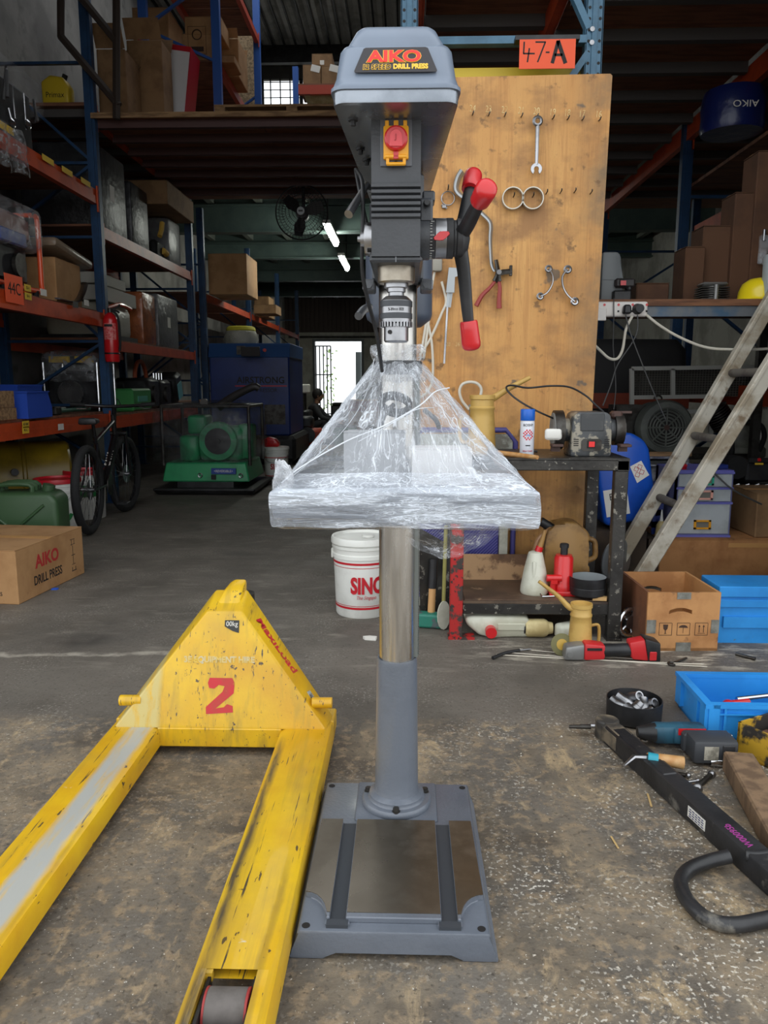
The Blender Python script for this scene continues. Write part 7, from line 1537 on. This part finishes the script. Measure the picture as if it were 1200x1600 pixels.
t = thing('steel_scraper', 'grey curved steel blade lying at the carton on the left rack beam', 'blade', (-2.9, 6.75, S2 + .0)); B().tube([(0, -.25, .02), (0, .1, .03), (.0, .25, .12), (0, .33, .22)], .03, 6, sm=4, flat=.3).out('blade_body', STEEL, t)
# bottom shelf
t = thing('parts_bin', 'blue open fronted parts bin on the lower left shelf', 'bin', (-3.0, 5.95, S1)); BB_ = mat('bin_blue', (40, 74, 170), .4)
B().prism([(-.2, 0), (.2, 0), (.2, .08), (.14, .2), (-.2, .2)], .3, T(-.15, 0, 0) @ MX(((0, 0, 1, 0), (1, 0, 0, 0), (0, 1, 0, 0), (0, 0, 0, 1)))).out('bin_body', BB_, t, 0); B().bb(-.16, .16, -.21, .15, .195, .205).out('bin_rim', BB_, t, 0)
t = thing('parts_bin', 'second blue bin behind the first on the lower left shelf', 'bin', (-3.3, 6.4, S1)); B().bb(-.15, .15, -.2, .2, 0, .25, taper=1.08).out('bin_body', BB_, t, 0); B().bb(-.17, .17, -.22, .22, .24, .255).out('bin_rim', BB_, t, 0)
for i, (y, z, lb) in enumerate(((5.52, S1, 'sawn timber block lying at the left end of the lower shelf'), (5.5, S1 + .09, 'rough timber block on top of another at the lower shelf end'))): tag(B().bb(-.2, .16, -.14, .14, 0, .088 if i == 0 else .12, bev=.004).out('timber_block', WOOD, None, 0, loc=(-3.05, y, z)), lb, 'timber')
b = B()
for i in range(5): b.torus(T(0, 0, .015 + .022 * i) @ rot(0, .05 * i, 0), .19 - .01 * i, .014, 22, 6)
tag(b.out('cable_coil', RUB, None, loc=(-3.25, 5.95, S1 + .0) if False else (-3.45, 5.6, S1)), 'coil of black cable behind the bins on the lower shelf', 'cable')
t = thing('hand_tools', 'green handled garden tool lying on the lower shelf by the bike handlebar', 'tool', (-3.0, 6.85, S1)); B().cyl((0, -.4, .03), (.0, .38, .03), .02, n=10).out('shaft', mat('dull_green', (48, 92, 76), .5), t); B().bb(-.05, .05, -.42, -.3, 0, .07, bev=.01).out('tool_head', DSTEEL, t, 30)
t = thing('hand_tools', 'long black handled tool lying across the lower shelf', 'tool', (-3.2, 6.7, S1)); B().cyl((0, -.5, .03), (.0, .45, .03), .022, n=10).out('shaft', BLK, t); B().bb(-.08, .08, -.52, -.4, 0, .06, bev=.01).out('tool_head', STEEL, t, 30)
# clear wrapped engine on bay two's lower shelf, seen through the end frame
t = thing('wrapped_engine', 'chrome and black engine under clear film seen through the rack frame', 'engine', (-3.35, 7.9, .861)); B().bb(-.26, .26, -.2, .2, .02, .42, bev=.03).out('engine_block', BLK, t, 30); B().cyl((.0, -.21, .2), (0, -.25, .2), .13, n=22).out('recoil_cover', STEEL, t)
for x in (-.27, .27):
    for y in (-.22, .22): B().cyl((x, y, 0), (x, y, .5), .012, n=8).out('frame_post', CHROME, t)
B().bb(-.2, .0, -.24, -.21, .5, .56).bb(.06, .24, -.24, -.21, .5, .56).out('yellow_label', YLAB, t, 0, kind='stuff'); B().bb(-.3, .3, -.27, .27, .3, .62, bev=.09, seg=3).out('film_cover', CLEARW, t, 60)
# top shelf of the near bay: chromed machine parts under torn film, bubble wrap on the beam
t = thing('chrome_machine', 'dark machine with chromed rods under torn film on the top left shelf', 'machine', (-3.3, 5.9, S3)); B().bb(-.3, .3, -.6, .6, 0, .5, bev=.05).out('machine_body', BLK, t, 30)
rr_ = random.Random(5)
for i in range(11):
    x, y = .3 + rr_.uniform(0, .1), -.5 + i * .1; z = rr_.uniform(.05, .3); B().cyl((x, y, z), (x + rr_.uniform(-.03, .03), y + rr_.uniform(-.03, .05), z + rr_.uniform(.12, .26)), rr_.uniform(.008, .014), n=10).out('chrome_rod', STEEL, t)
for i in range(4): B().lathe([(0, 0), (.035, 0), (.04, .015), (.02, .03), (0, .03)], T(.36, -.4 + i * .25, .12 + .07 * (i % 2)) @ rot(0, PI / 2, 0), 14).out('chrome_knob', CHROME, t)
B().cyl((.2, -.45, .5), (.25, -.1, .72), .02, n=10).out('pale_bar', mat('pale_steel', (0, 0, 0)), t); B().bb(-.34, .42, -.64, .64, .25, .6, bev=.12, seg=3).out('film_cover', mat('torn_film', (0, 0, 0)) if False else film('torn_film', (190, 192, 196), .14, .6, sc=7, bump=.7), t, 60)
vs = []; fs = []
for j in range(9):
    for i in range(13):
        u, v = i / 12, j / 8; vs.append((.03 * NZ.noise(V((u * 4, v * 4, 1))) + .03 * math.sin(u * 9), -.16 + .32 * u + .08 * v * (u - .3), -.30 * v + .03 * NZ.noise(V((u * 5, v * 3, 8)))))
for j in range(8):
    for i in range(12): fs.append((j * 13 + i, j * 13 + i + 1, (j + 1) * 13 + i + 1, (j + 1) * 13 + i))
b = B(); b.raw(vs, fs); tag(b.out('bubble_wrap', film('bubble_film', (150, 152, 154), .4, .5, sc=30, bump=.5), None, 60, loc=(-2.81, 5.72, S3 + .02)), 'scrap of bubble wrap hanging over the upper orange beam', 'wrap')
for i, (y, lb) in enumerate(((7.75, 'yellow plastic oil can on the top left deck, nearer one'), (8.25, 'yellow plastic oil can on the top left deck, farther one'))):
    t = thing('oil_can', lb, 'oil can', (-3.32 - .18 * i, y, 3.692)); YC = mat('can_yellow', (206, 176, 40), .4)
    B().prism([(-.13, 0), (.13, 0), (.13, .22), (.08, .3), (-.04, .32), (-.13, .26)], .15, T(0, .075, 0) @ MX.Rotation(PI / 2, 4, 'X'), bev=.02, seg=2).out('can_body', YC, t, 50); B().cyl((.06, 0, .29), (.08, 0, .34), .025, n=12).out('cap', INK, t); lettering('lettering', 'Primax', .07, INK, FY(0, -.0765, .14), t, .9)
# small rack signs and labels on the beams
def beamsign(px, py, txt, w_, h_, X=-2.846, m=None, lb=None, name='rack_sign'):
    p = ax(px, py, X); t = thing(name, lb, 'sign', (X, p.y, p.z)); B().bb(0, .002, -w_ / 2, w_ / 2, -h_ / 2, h_ / 2).out('sign_panel', m or mat('sign_orange', (0, 0, 0)), t, 0)
    if txt: lettering('lettering', txt, h_ * .6, INK, FX(.0026, 0, 0), t, .9, 0)
beamsign(22, 452, '44C', .26, .2, -2.84, None, 'orange rack card reading 44C on the left beam')
for i, (px, py, txt, m, lb) in enumerate(((43, 450, '53-1', YLAB, 'yellow label beside the 44C card on the left beam, upper'), (44, 463, '54-1', YLAB, 'yellow label beside the 44C card on the left beam, lower'), (68, 457, '', PAPER, 'white torn label on the middle left beam'), (118, 476, '', mat('dark_plastic', (0, 0, 0)), 'dark round edged sticker on the middle left beam'), (135, 473, '', PAPER, 'pale label at the right end of the middle left beam'), (40, 663, '47-BW', YLAB, 'upper yellow label on the lowest left beam'), (40, 672, '47-C', YLAB, 'lower yellow label on the lowest left beam'), (95, 667, '', PAPER, 'white torn label on the lowest left beam'), (75, 250, '', YLAB, 'worn yellow sticker on the top left beam, left of three'), (105, 268, '', YLAB, 'worn yellow sticker on the top left beam, middle of three'), (134, 285, '', YLAB, 'worn yellow sticker on the top left beam, right of three'), (10, 200, '', YLAB, 'large worn yellow sticker on the top left beam at the edge'))):
    beamsign(px, py, txt, .1 if i not in (8, 9, 10, 11) else .2, .05 if i not in (8, 9, 10) else .045, -2.84, m, lb, 'rack_label')
# second bay loads
D2, D1 = 1.591, 2.631
loadbox('wrapped_engine', 'tall black film wrapped engine on the upper shelf, nearest the blue post', 'engine', -3.7, -2.95, 7.62, 8.4, D1, D1 + .78, DARKW, ylabel)
loadbox('wrapped_engine', 'second black film wrapped engine, farther along the upper shelf', 'engine', -3.6, -2.95, 8.55, 9.1, D1, D1 + .66, DARKW)
carton('brown carton lying over the wrapped engines on the upper shelf', -3.5, -2.75, 9.2, 10.3, D1 + .56, D1 + .82, CARD2)
loadbox('grey_case', 'grey rippled case at the far end of the upper shelf', 'case', -3.5, -2.95, 9.85, 10.35, D1, D1 + .55, GREYW)
t = thing('rubber_gloves', 'pair of yellow and black gloves tucked on the upper shelf', 'gloves', (-3.0, 9.5, D1)); B().box((0, 0, .1), (.1, .3, .2), bev=.03).out('dark_glove', RUB, t, 40); B().tube([(.06, -.05, .25), (.07, .0, .33), (.07, .04, .42)], .03, 8).tube([(.06, .05, .1), (.07, .15, .08)], .04, 8).out('yellow_glove', mat('glove_yellow', (206, 164, 70), .7), t)
t = thing('wrapped_pump', 'white boxed pump under cream film on the middle shelf', 'pump', (-3.25, 8.0, D2)); B().bb(-.3, .3, -.4, .4, 0, .36, bev=.08, seg=2).out('wrapped_body', mat('cream_film', (170, 166, 150), .3, bump=.8, bs=12), t, 50); B().tube([(.3, -.3, .3), (.32, 0, .36), (.32, .3, .34)], .02, 8, sm=3).out('orange_hose', OT, t); B().bb(-.34, .34, -.42, .42, 0, .04).out('skid', BLK, t, 0)
for i, (y0_, y1_, z, h, lb) in enumerate(((7.6, 8.6, D2 + .37, .14, 'lower white flat carton stacked on the cream pump'), (7.55, 8.3, D2 + .52, .1, 'upper white flat carton stacked on the cream pump'))):
    t = thing('white_carton', lb, 'box', (-3.25, (y0_ + y1_) / 2, z)); B().bb(-.3, .28, (y0_ - y1_) / 2, (y1_ - y0_) / 2, 0, h, bev=.004).out('carton_body', mat('off_white_card', (190, 188, 178), .7), t, 30); B().bb(-.3, .28, (y0_ - y1_) / 2, 0, h, h + .002).out('carton_flap', mat('off_white_card', (0, 0, 0)), t, 0)
loadbox('wrapped_machine', 'orange machine under clear film on the middle shelf', 'machine', -3.5, -2.95, 8.75, 9.2, D2, D2 + .58, mat('orange_film', (170, 96, 54), .25, c2=(140, 78, 46), sc=6, bump=.8, bs=14)); loadbox('wrapped_machine', 'grey machine under clear film, right of the orange one', 'machine', -3.5, -2.95, 9.3, 10.1, D2, D2 + .62, GREYW, ylabel)
t = thing('green_toolcase', 'green machine case on the lowest shelf behind the bike handlebar', 'case', (-3.15, 8.45, .861)); B().bb(-.25, .25, -.3, .3, 0, .24, bev=.02).out('case_body', mat('case_green', (64, 140, 76), .45), t, 30); B().bb(.25, .255, -.15, .15, .1, .16).out('label', mat('label_teal', (90, 170, 150), .5), t, 0); B().tube([(0, -.12, .24), (0, -.1, .3), (0, .1, .3), (0, .12, .24)], .015, 8).out('handle', BLK, t)
for i, (y, lb, m, hh) in enumerate(((9.0, 'black small engine with an orange hoop on the lowest shelf', BLK, .36), (9.46, 'black pump with chrome fittings on the lowest shelf', BLK, .34))):
    t = thing('small_engine', lb, 'engine', (-3.15, y, .861)); B().bb(-.2, .2, -.22, .22, 0, hh, bev=.04).out('engine_block', m, t, 40); B().cyl((.2, 0, hh * .5), (.23, 0, hh * .5), .1, n=18).out('cover', DSTEEL, t)
    if i == 0: B().torus(T(.05, 0, hh) @ rot(PI / 2, 0, PI / 2), .19, .025, 20, 8, 0, PI).out('hoop', mat('hoop_orange', (150, 70, 40), .5), t)
    else:
        for q in range(4): B().cyl((.1, -.15 + q * .1, hh), (.1, -.15 + q * .1, hh + .08), .012, n=8).out('fitting', CHROME, t)
t = thing('teal_pump', 'teal and white small machine tilted on the lowest shelf', 'machine', (-3.05, 10.0, .862)); B().box((0, 0, .25), (.26, .3, .36), rot(.3, 0, 0), bev=.04).out('machine_body', BLK, t, 40); B().box((.135, .0, .22), (.01, .16, .2), rot(.3, 0, 0)).out('teal_panel', mat('teal_panel', (110, 170, 180), .5), t, 0); B().cyl((0, 0, 0), (0, 0, .06), .1, n=14).out('foot', BLK, t)
# stair rail, deck loads
t = thing('stair_rail', 'brown black steel stair rail rising in front of the top left deck', 'railing', (0, 0, 0)); SR = mat('rail_brown', (52, 42, 36), .5)
Yr = 7.28
for pts in (((95, -25), (95, 57), (186, 165)), ((182, -40), (182, 186)), ((120, -12), (180, 62))): B().tube([at(*p, Yr) for p in pts], .035, 6).out('rail_tube', SR, t, 30)
DKZ = 3.561
def dk(label, px0, py0, px1, Y, dep, m=CARD, z0=DKZ, **k):
    a, c = at(px0, py0, Y), at(px1, py0, Y); return carton(label, a.x, c.x, Y, Y + dep, z0, a.z, m, **k)
t = dk('tall open carton on the deck behind the stair rail', 150, 76, 195, 7.62, .4, CARD2, opened=.2)
t = dk('big open carton with a raised diamond flap on the deck edge', 197, 62, 252, 8.06, .32, CARD2, opened=.18)
B().box((0, 0, 0), (.26, .01, .26), T(-.2, -.24, .62) @ rot(0, PI / 4, 0)).out('hanging_flap', mat('flap_brown', (104, 80, 54), .8), t, 0)
t = thing('white_carton', 'white carton with red edges tilted behind the open cartons', 'box', (at(244, 100, 8.66).x, 8.66, DKZ)); B().box((0, 0, .62), (.55, .35, .85), rot(0, .14, 0), bev=.006).bb(-.3, .3, -.15, .15, 0, .2).out('carton_body', mat('box_white', (216, 216, 218), .5), t, 30)
for s in (-.26, .26): B().box((s, -.177, .62), (.05, .003, .85), rot(0, .14, 0) if False else T(0, 0, 0) @ rot(0, 0, 0)).out('red_edge', PR, t, 0) if False else None
B().box((.276, 0, .62), (.006, .352, .85), rot(0, .14, 0)).out('red_edge', PR, t, 0); B().box((0, -.176, 1.02), (.55, .005, .05), rot(0, .14, 0)).out('red_edge', PR, t, 0)
# small rack on the deck
RK4 = thing('pallet_rack', 'bright blue rack on the upper deck loaded with brown cartons', 'rack', (0, 0, 0))
BBL = mat('rack_bright_blue', (52, 98, 178), .45)
xa, xb = at(225, 60, 8.98).x, at(338, 60, 8.98).x
for x in (xa, xb):
    for Y in (8.98, 11.4): B().bb(x - .045, x + .045, Y - .035, Y + .035, DKZ if Y < 10 else 4.351, 6.6).out('upright', BBL, RK4, 0)
for a, c in (((xa, 8.98, 4.95), (xb, 8.98, 5.45)), ((xa, 8.98, 4.95), (xb, 8.98, 4.6)), ((xb, 8.98, 5.55), (xa, 8.98, 6.05)), ((xa, 11.4, 4.6), (xb, 11.4, 5.1))): brace(a, c, RK4, BBL)
RO = mat('red_orange_beam', (178, 70, 50), .45)
for z in (4.52, 5.75):
    for x in (xa, xb): beam((x, 8.98, z), (x, 11.4, z), .1, RK4, RO)
    for i in range(3): B().bb(xa, xb, 9.02 + i * .79, 9.8 + i * .79, z + .1, z + .12).out('shelf_board', PLYD, RK4, 0)
RZ = 4.641
t = dk('large printed carton at the front of the bright blue rack', 284, 53, 331, 9.06, .42, CARD, RZ); pr_ = B()
for a in ((-.1, .1, .30, .304), (-.1, .1, .02, .024), (-.1, -.096, .02, .3), (.096, .1, .02, .3), (-.07, .07, .05, .1)): pr_.bb(a[0], a[1], -.2112, -.2102, a[2] + .05, a[3] + .05)
pr_.torus(T(0, -.211, .27) @ rot(PI / 2), .05, .006, 18, 4); pr_.out('printed_logo', mat('brown_ink', (0, 0, 0)), t, 0)
za = at(300, 53, 9.06).z
dk('flat carton stacked on the printed carton by the blue post', 288, 26, 345, 9.08, .4, CARD, za + .003)
dk('tan carton on the bright blue rack, right of the blue post', 341, 86, 366, 9.1, .36, CARD, RZ); t = dk('open topped carton farther along the bright blue rack', 344, 60, 372, 9.5, .5, CARD, RZ, opened=.1)
dk('tape banded carton high behind the white carton', 206, 12, 262, 9.4, .6, CARD, RZ)
# osb sheet, far cartons on a small stand, pallet
OSB = mat('osb', (150, 128, 98), .85, c2=(112, 94, 70), sc=26, c3=(84, 72, 56), sc3=44, lo3=.56, hi3=.64)
a, c = at(350, 45, 12.2), at(404, 165, 12.2)
tag(B().bb(a.x, c.x, 12.2, 12.22, 4.351, a.z).out('osb_sheet', OSB, None, 0), 'big chipboard sheet standing at the back of the upper deck', 'board')
t = thing('display_stand', 'orange beamed stand with blue posts at the back of the upper deck', 'rack', (0, 0, 0))
a, c = at(466, 133, 11.8), at(540, 165, 11.8)
B().bb(a.x, c.x + .2, 11.8, 11.86, a.z - .12, a.z).out('beam', RO, t, 0); B().bb(a.x, c.x + .2, 11.8, 12.5, a.z, a.z + .02).out('shelf_board', PLYD, t, 0)
for x in (a.x - .04, c.x + .2): B().bb(x - .04, x + .04, 11.8, 11.88, 4.351, a.z + .25).out('upright', BBL, t, 0)
for i, (x0_, y0_, x1_, lb, z0_) in enumerate(((473, 101, 501, 'left brown carton with a white label on the orange stand', a.z + .021), (502, 103, 530, 'right brown carton with a white label on the orange stand', a.z + .021))): t = dk(lb, x0_, y0_, x1_, 11.85, .5, CARD2, z0_); B().box((.0, -.252, .22), (.13, .003, .09), rot(0, .25, 0)).out('label', PAPER, t, 0)
zt_ = at(490, 102, 11.85).z; t = dk('top brown carton stacked on two others on the orange stand', 487, 84, 519, 11.9, .45, CARD2, zt_ + .003); B().box((0, -.228, .05), (.06, .003, .06)).out('label', PAPER, t, 0)
tag(B().cyl((0, 0, 0), (.9, 0, 0), .11, n=18).out('cream_roll', mat('cream', (0, 0, 0)), None, loc=tuple(at(472, 153, 11.75))), 'cream cloth roll under the orange beamed stand', 'roll') if False else None
a = at(470, 160, 11.9); tag(B().bb(0, .8, 0, .5, 0, .19, bev=.05, seg=3).bb(.1, .7, .05, .45, -.95, 0).out('cream_bale', mat('cream', (0, 0, 0)), None, 50, loc=(a.x + .02, 11.95, 5.301)), 'cream bale under the orange beamed stand', 'bale')
p0, p1 = at(336, 166, 7.5), at(560, 166, 7.5)
PLT = thing('pallet', 'wooden pallet lying on the edge of the upper deck', 'pallet', (p0.x, 7.46, DKZ)); wp = 1.42; hp = p0.z - DKZ
for i in range(7): B().bb(0, wp, i * .16, i * .16 + .11, hp - .02, hp).out('deck_slat', WOOD, PLT, 0)
for x in (0, wp / 2 - .05, wp - .1): 
    for y in (0, .5, .98): B().bb(x, x + .1, y, y + .1, .02, hp - .04).out('block', WOOD, PLT, 0)
    B().bb(x, x + .1, 0, 1.08, hp - .04, hp - .02).out('stringer', WOOD, PLT, 0)
for y in (0, .5, .98): B().bb(0, wp, y, y + .1, 0, .02).out('bottom_slat', WOOD, PLT, 0)
# far rack loads
a, c = at(327, 398, 11.6), at(389, 468, 11.6)
carton('large brown carton on the far rack shelf behind the blue posts', -2.88 if a.x > -2.6 else a.x, c.x, 11.5, 12.3, 2.441, a.z, CARD)
for i, (px0, py0, px1, Y, lb) in enumerate(((396, 476, 431, 14.6, 'brown carton farther along the far rack shelf'), (397, 463, 420, 15.4, 'small carton stack at the end of the far rack shelf'))): a, c = at(px0, py0, Y), at(px1, py0, Y); carton(lb, a.x, c.x, Y, Y + .6, 2.441, max(a.z, 2.6), CARD2)
t = thing('yellow_bundle', 'yellow topped bundle in pale film on the cabinet under the far shelf', 'bundle', (at(372, 520, 11.4).x, 11.6, 1.721)); B().lathe([(0, 0), (.22, 0), (.26, .08), (.22, .2), (0, .24)], n=18).out('film_bundle', mat('pale_film', (170, 166, 150), .3, bump=.8), t, 60); B().torus(T(0, 0, .22), .17, .05, 18, 8).out('yellow_rope', mat('rope_yellow', (206, 196, 60), .6), t)
# wall fan, tube lights
FB = mat('fan_black', (30, 30, 32), .4)
fc = at(472, 333, 9.6)
t = thing('wall_fan', 'black caged fan hanging from the deck edge', 'fan', (fc.x, 9.6, fc.z)); R_ = .31
FR = rot(PI / 2)
g_ = B()
for i in range(7): g_.torus(T(0, -.12 + (.008 * i * i * .3), 0) @ FR, .06 + (R_ - .06) * i / 6, .0035, 40, 4)
for i in range(48): a = 2 * PI * i / 48; g_.tube([(.05 * math.cos(a), -.125, .05 * math.sin(a)), (.2 * math.cos(a), -.11, .2 * math.sin(a)), (R_ * math.cos(a), -.03, R_ * math.sin(a)), (.22 * math.cos(a), .06, .22 * math.sin(a))], .002, 4)
g_.out('cage', FB, t, kind='stuff'); B().torus(T(0, -.03, 0) @ FR, R_, .009, 44, 6).out('cage_rim', FB, t)
for i in range(3):
    a = 2 * PI * i / 3 + .4; q = [(.04, -.03), (.14, -.09), (.26, -.07), (.27, .03), (.16, .07), (.05, .04)]
    B().prism(q, .006, MX.Rotation(-a, 4, 'Y') @ rot(PI / 2) @ rot(.35)).out('blade', mat('fan_blade', (48, 48, 50), .3), t)
B().cyl((0, -.13, 0), (0, -.02, 0), .045, .06, n=20).out('hub', mat('fan_hub', (150, 152, 154), .4), t); B().cyl((0, .02, 0), (0, .18, 0), .08, .06, n=20).out('motor', FB, t); B().box((0, -.131, 0), (.05, .002, .022)).out('badge', FB, t, 0)
B().cyl((0, .14, .02), (0, .14, 3.53 - fc.z), .02, n=10).cyl((0, .14, 3.5 - fc.z), (0, .14, 3.53 - fc.z), .06, n=14).out('drop_pole', FB, t)
TL = mat('tube_glow', (250, 255, 244), .5, em=30)
for i, (px, py, Y, ln, lb) in enumerate(((510, 352, 12.1, 1.6, 'nearest fluorescent tube light under the green beams'), (533, 402, 14.85, 1.5, 'second fluorescent tube light farther back'), (520, 447, 22.8, .9, 'farthest fluorescent lamp before the brown back wall'))):
    p = at(px, py, Y); t = thing('tube_light', lb, 'light', (p.x, p.y, p.z)); B().bb(-.06, .06, 0, ln, .03, .08).out('fitting', WHITE, t, 0); B().cyl((0, .03, 0), (0, ln - .03, 0), .045, n=12).out('tube', TL, t); [B().cyl((0, u, .08), (0, u, 4.2 - p.z), .01, n=6).out('hanger', BLK, t) for u in (.2, ln - .2)]
# ================================================================ FAR END OF THE AISLE
def at0(px, py): return fl(px, py)
p = fl(492, 693)
def skinned(name, m, verts, edges, radii, root=0, parent=None, sub=2):
    me = bpy.data.meshes.new(name); me.from_pydata([tuple(v) for v in verts], edges, []); o = bpy.data.objects.new(name, me); COL.objects.link(o)
    md = o.modifiers.new('s', 'SKIN'); me.skin_vertices[0].data[root].use_root = True
    for i, r in enumerate(radii): me.skin_vertices[0].data[i].radius = (r, r)
    sb = o.modifiers.new('u', 'SUBSURF'); sb.levels = sub; sb.render_levels = sub
    dg = bpy.context.evaluated_depsgraph_get(); dg.update(); m2 = bpy.data.meshes.new_from_object(o.evaluated_get(dg)); bpy.data.objects.remove(o)
    m2.name = name; m2.materials.clear(); m2.materials.append(m)
    for f in m2.polygons: f.use_smooth = True
    q = bpy.data.objects.new(name, m2); COL.objects.link(q); q.parent = parent; return q
PX, PY = at(490, 660, 15.0).x, 15.0
t = thing('person', 'person in dark clothes squatting and reaching over a green box at the far end', 'person', (PX, PY, 0))
CLO = mat('dark_clothes', (36, 36, 40), .8, c2=(46, 46, 50), sc=8); SKN = mat('skin', (150, 108, 84), .55); HAIR = mat('dark_hair', (24, 20, 18), .7)
Vp = [(-.1, 0, .30), (-.06, 0, .46), (.0, 0, .62), (.05, 0, .74), (.07, 0, .80),            # pelvis .. neck
      (-.04, -.16, .32), (.26, -.2, .46), (.14, -.2, .10), (.26, -.2, .04),                  # near leg
      (-.04, .16, .32), (.26, .2, .46), (.14, .2, .10), (.26, .2, .04),                      # far leg
      (.05, -.17, .70), (.18, -.22, .52), (.42, -.16, .44),                                  # near arm
      (.05, .17, .70), (.2, .22, .54), (.42, .14, .46)]
Ep = [(0, 1), (1, 2), (2, 3), (3, 4), (0, 5), (5, 6), (6, 7), (7, 8), (0, 9), (9, 10), (10, 11), (11, 12), (3, 13), (13, 14), (14, 15), (3, 16), (16, 17), (17, 18)]
Rp = [.15, .14, .16, .13, .065, .1, .075, .05, .045, .1, .075, .05, .045, .075, .05, .036, .075, .05, .036]
skinned('body', CLO, Vp, Ep, Rp, 0, t)
b = B().ball((.10, 0, .93), .1, .95, .8, 1.2, 20); b.ball((.195, 0, .915), .018, 1, .8, 1.2, 10).ball((.1, -.082, .92), .022, .6, .4, 1.2, 10).ball((.1, .082, .92), .022, .6, .4, 1.2, 10).cyl((.07, 0, .78), (.09, 0, .87), .05, n=14); b.out('head', SKN, t, 60)
for s in (-1, 1): B().ball((.185, s * .032, .945), .011, n=8).out('eye', INK, t)
B().bb(.185, .193, -.025, .025, .872, .878).out('mouth', mat('lip', (120, 70, 60), .6), t, 0)
B().ball((.085, 0, .955), .108, .98, .86, 1.08, 18).out('hair', HAIR, t)
for s, y in ((-1, -.16), (1, .14)):
    z = .44 if s < 0 else .46
    B().tube([(.38, y, z + .005), (.42, y, z), (.47, y, z - .01), (.50, y, z - .02)], [.034, .03], 10).out('forearm', SKN, t)
    hv = [(.47, y, z - .012), (.53, y, z - .02)]; he = [(0, 1)]; hr = [.028, .034]
    for k in range(4):
        q = len(hv); yy = y + (-.027 + .018 * k); Lk_ = (.03, .034, .033, .027)[k]; hv += [(.555, yy, z - .022), (.555 + Lk_, yy, z - .04), (.555 + Lk_ * 1.3, yy, z - .07)]; he += [(1, q), (q, q + 1), (q + 1, q + 2)]; hr += [.0095, .009, .0075]
    q = len(hv); hv += [(.50, y - s * .03 * -1, z - .02), (.54, y + s * .045, z - .035), (.565, y + s * .045, z - .05)]; he += [(0, q), (q, q + 1), (q + 1, q + 2)]; hr += [.014, .011, .009]
    skinned('hand', SKN, hv, he, hr, 0, t, 1)
for s in (-.2, .2): B().bb(.16, .42, s - .045, s + .045, 0, .07, bev=.025, seg=2).out('shoe', BLK, t, 40)
a = at(505, 668, 14.9)
t = thing('green_box', 'low green toolbox on the floor in front of the squatting person', 'box', (PX + .62, 14.95, 0)); B().bb(-.22, .22, -.15, .15, 0, .32, bev=.02).out('box_body', mat('box_green', (32, 84, 52), .5), t, 30); B().bb(-.2, .2, -.13, .13, .32, .36).out('tray_top', DSTEEL, t, 0)
a, c = at(517, 633, 17), at(546, 680, 17)
t = thing('black_cabinet', 'black low cabinet draped with a dark cloth before the back door', 'cabinet', (a.x, 17, 0)); B().bb(0, c.x - a.x, 0, .6, .0, a.z, bev=.03).out('cabinet_body', BLK, t, 30); B().bb(.02, c.x - a.x, -.02, .5, a.z, a.z + .05, bev=.02).out('cloth', mat('dark_cloth', (40, 42, 42), .9), t, 40)
a, c = at(544, 625, 15.4), at(600, 686, 15.4)
t = carton('tall brown carton with a dark red top band far behind the drill table', a.x, c.x, 15.4, 16.1, 0, a.z, CARD2); B().bb(-(c.x - a.x) / 2, (c.x - a.x) / 2, -.352, -.35, a.z - .22, a.z - .02).out('red_band', mat('band_red', (110, 40, 40), .7), t, 0)
OE = mat('engine_orange', (176, 62, 36), .5)
a = at(480, 700, 12.6)
t = thing('orange_engine', 'orange and black engine on a small pallet beside the aisle', 'engine', (a.x, 12.7, .13)); B().bb(-.22, .26, -.2, .2, .02, .3, bev=.05).out('engine_block', OE, t, 40); B().cyl((.02, -.21, .2), (.02, -.25, .2), .13, n=20).out('recoil_cover', BLK, t); B().bb(-.2, .1, -.15, .15, .3, .5, bev=.04).cyl((-.1, 0, .5), (-.1, 0, .72), .04, n=12).out('air_filter', BLK, t, 40); B().bb(-.24, -.2, -.2, .2, 0, .5).out('frame_plate', OE, t, 0)
t = thing('pallet', 'small wooden pallet under the orange engine', 'pallet', (a.x, 12.7, 0))
for i in range(4): B().bb(-.35, .4, -.3 + i * .16, -.18 + i * .16, .11, .129).out('deck_slat', WOOD, t, 0)
for x in (-.35, 0, .3): B().bb(x, x + .1, -.3, .3, 0, .11).out('stringer', WOOD, t, 0)
for i, (px, py, Y, hgt, wid, m, lb) in enumerate(((452, 660, 13.4, 1.5, .22, DARKW, 'tall dark wrapped post machine beside the blue cabinet'), (474, 640, 13.9, 1.15, .3, BLK, 'dark machine with a pale top left of the squatting person'), (459, 668, 14.6, .8, .26, mat('machine_red', (0, 0, 0)), 'dark red low machine before the tall wrapped one'))):
    c = at(px, py, Y); t = thing('stored_machine', lb, 'machine', (c.x, Y, 0)); B().bb(-wid / 2, wid / 2, -.2, .2, 0, hgt * .6, bev=.03).out('machine_body', m, t, 40); B().cyl((0, 0, hgt * .6), (0, 0, hgt * .9), wid * .2, n=12).out('neck', DSTEEL, t); B().box((0, 0, hgt * .93), (wid * .8, .25, hgt * .14), bev=.02).out('top_unit', PAPER if i == 1 else m, t, 30)
B().lathe([(0, 0)], n=3) if False else None
t = thing('pipe_run', 'grey conduit pipe on the back wall right of the door', 'pipe', (0, 0, 0)); B().cyl((DX1 + .55, 26.95, .9), (DX1 + .55, 26.95, 2.75), .03, n=8).out('conduit', DSTEEL, t); B().cyl((DX0 - .9, 26.95, 2.75), (DX1 + .55, 26.95, 2.75), .03, n=8).out('conduit', DSTEEL, t); B().bb(DX0 - .75, DX0 - .45, 26.9, 26.97, 1.4, 1.7).out('switch_case', GREYF, t, 0)
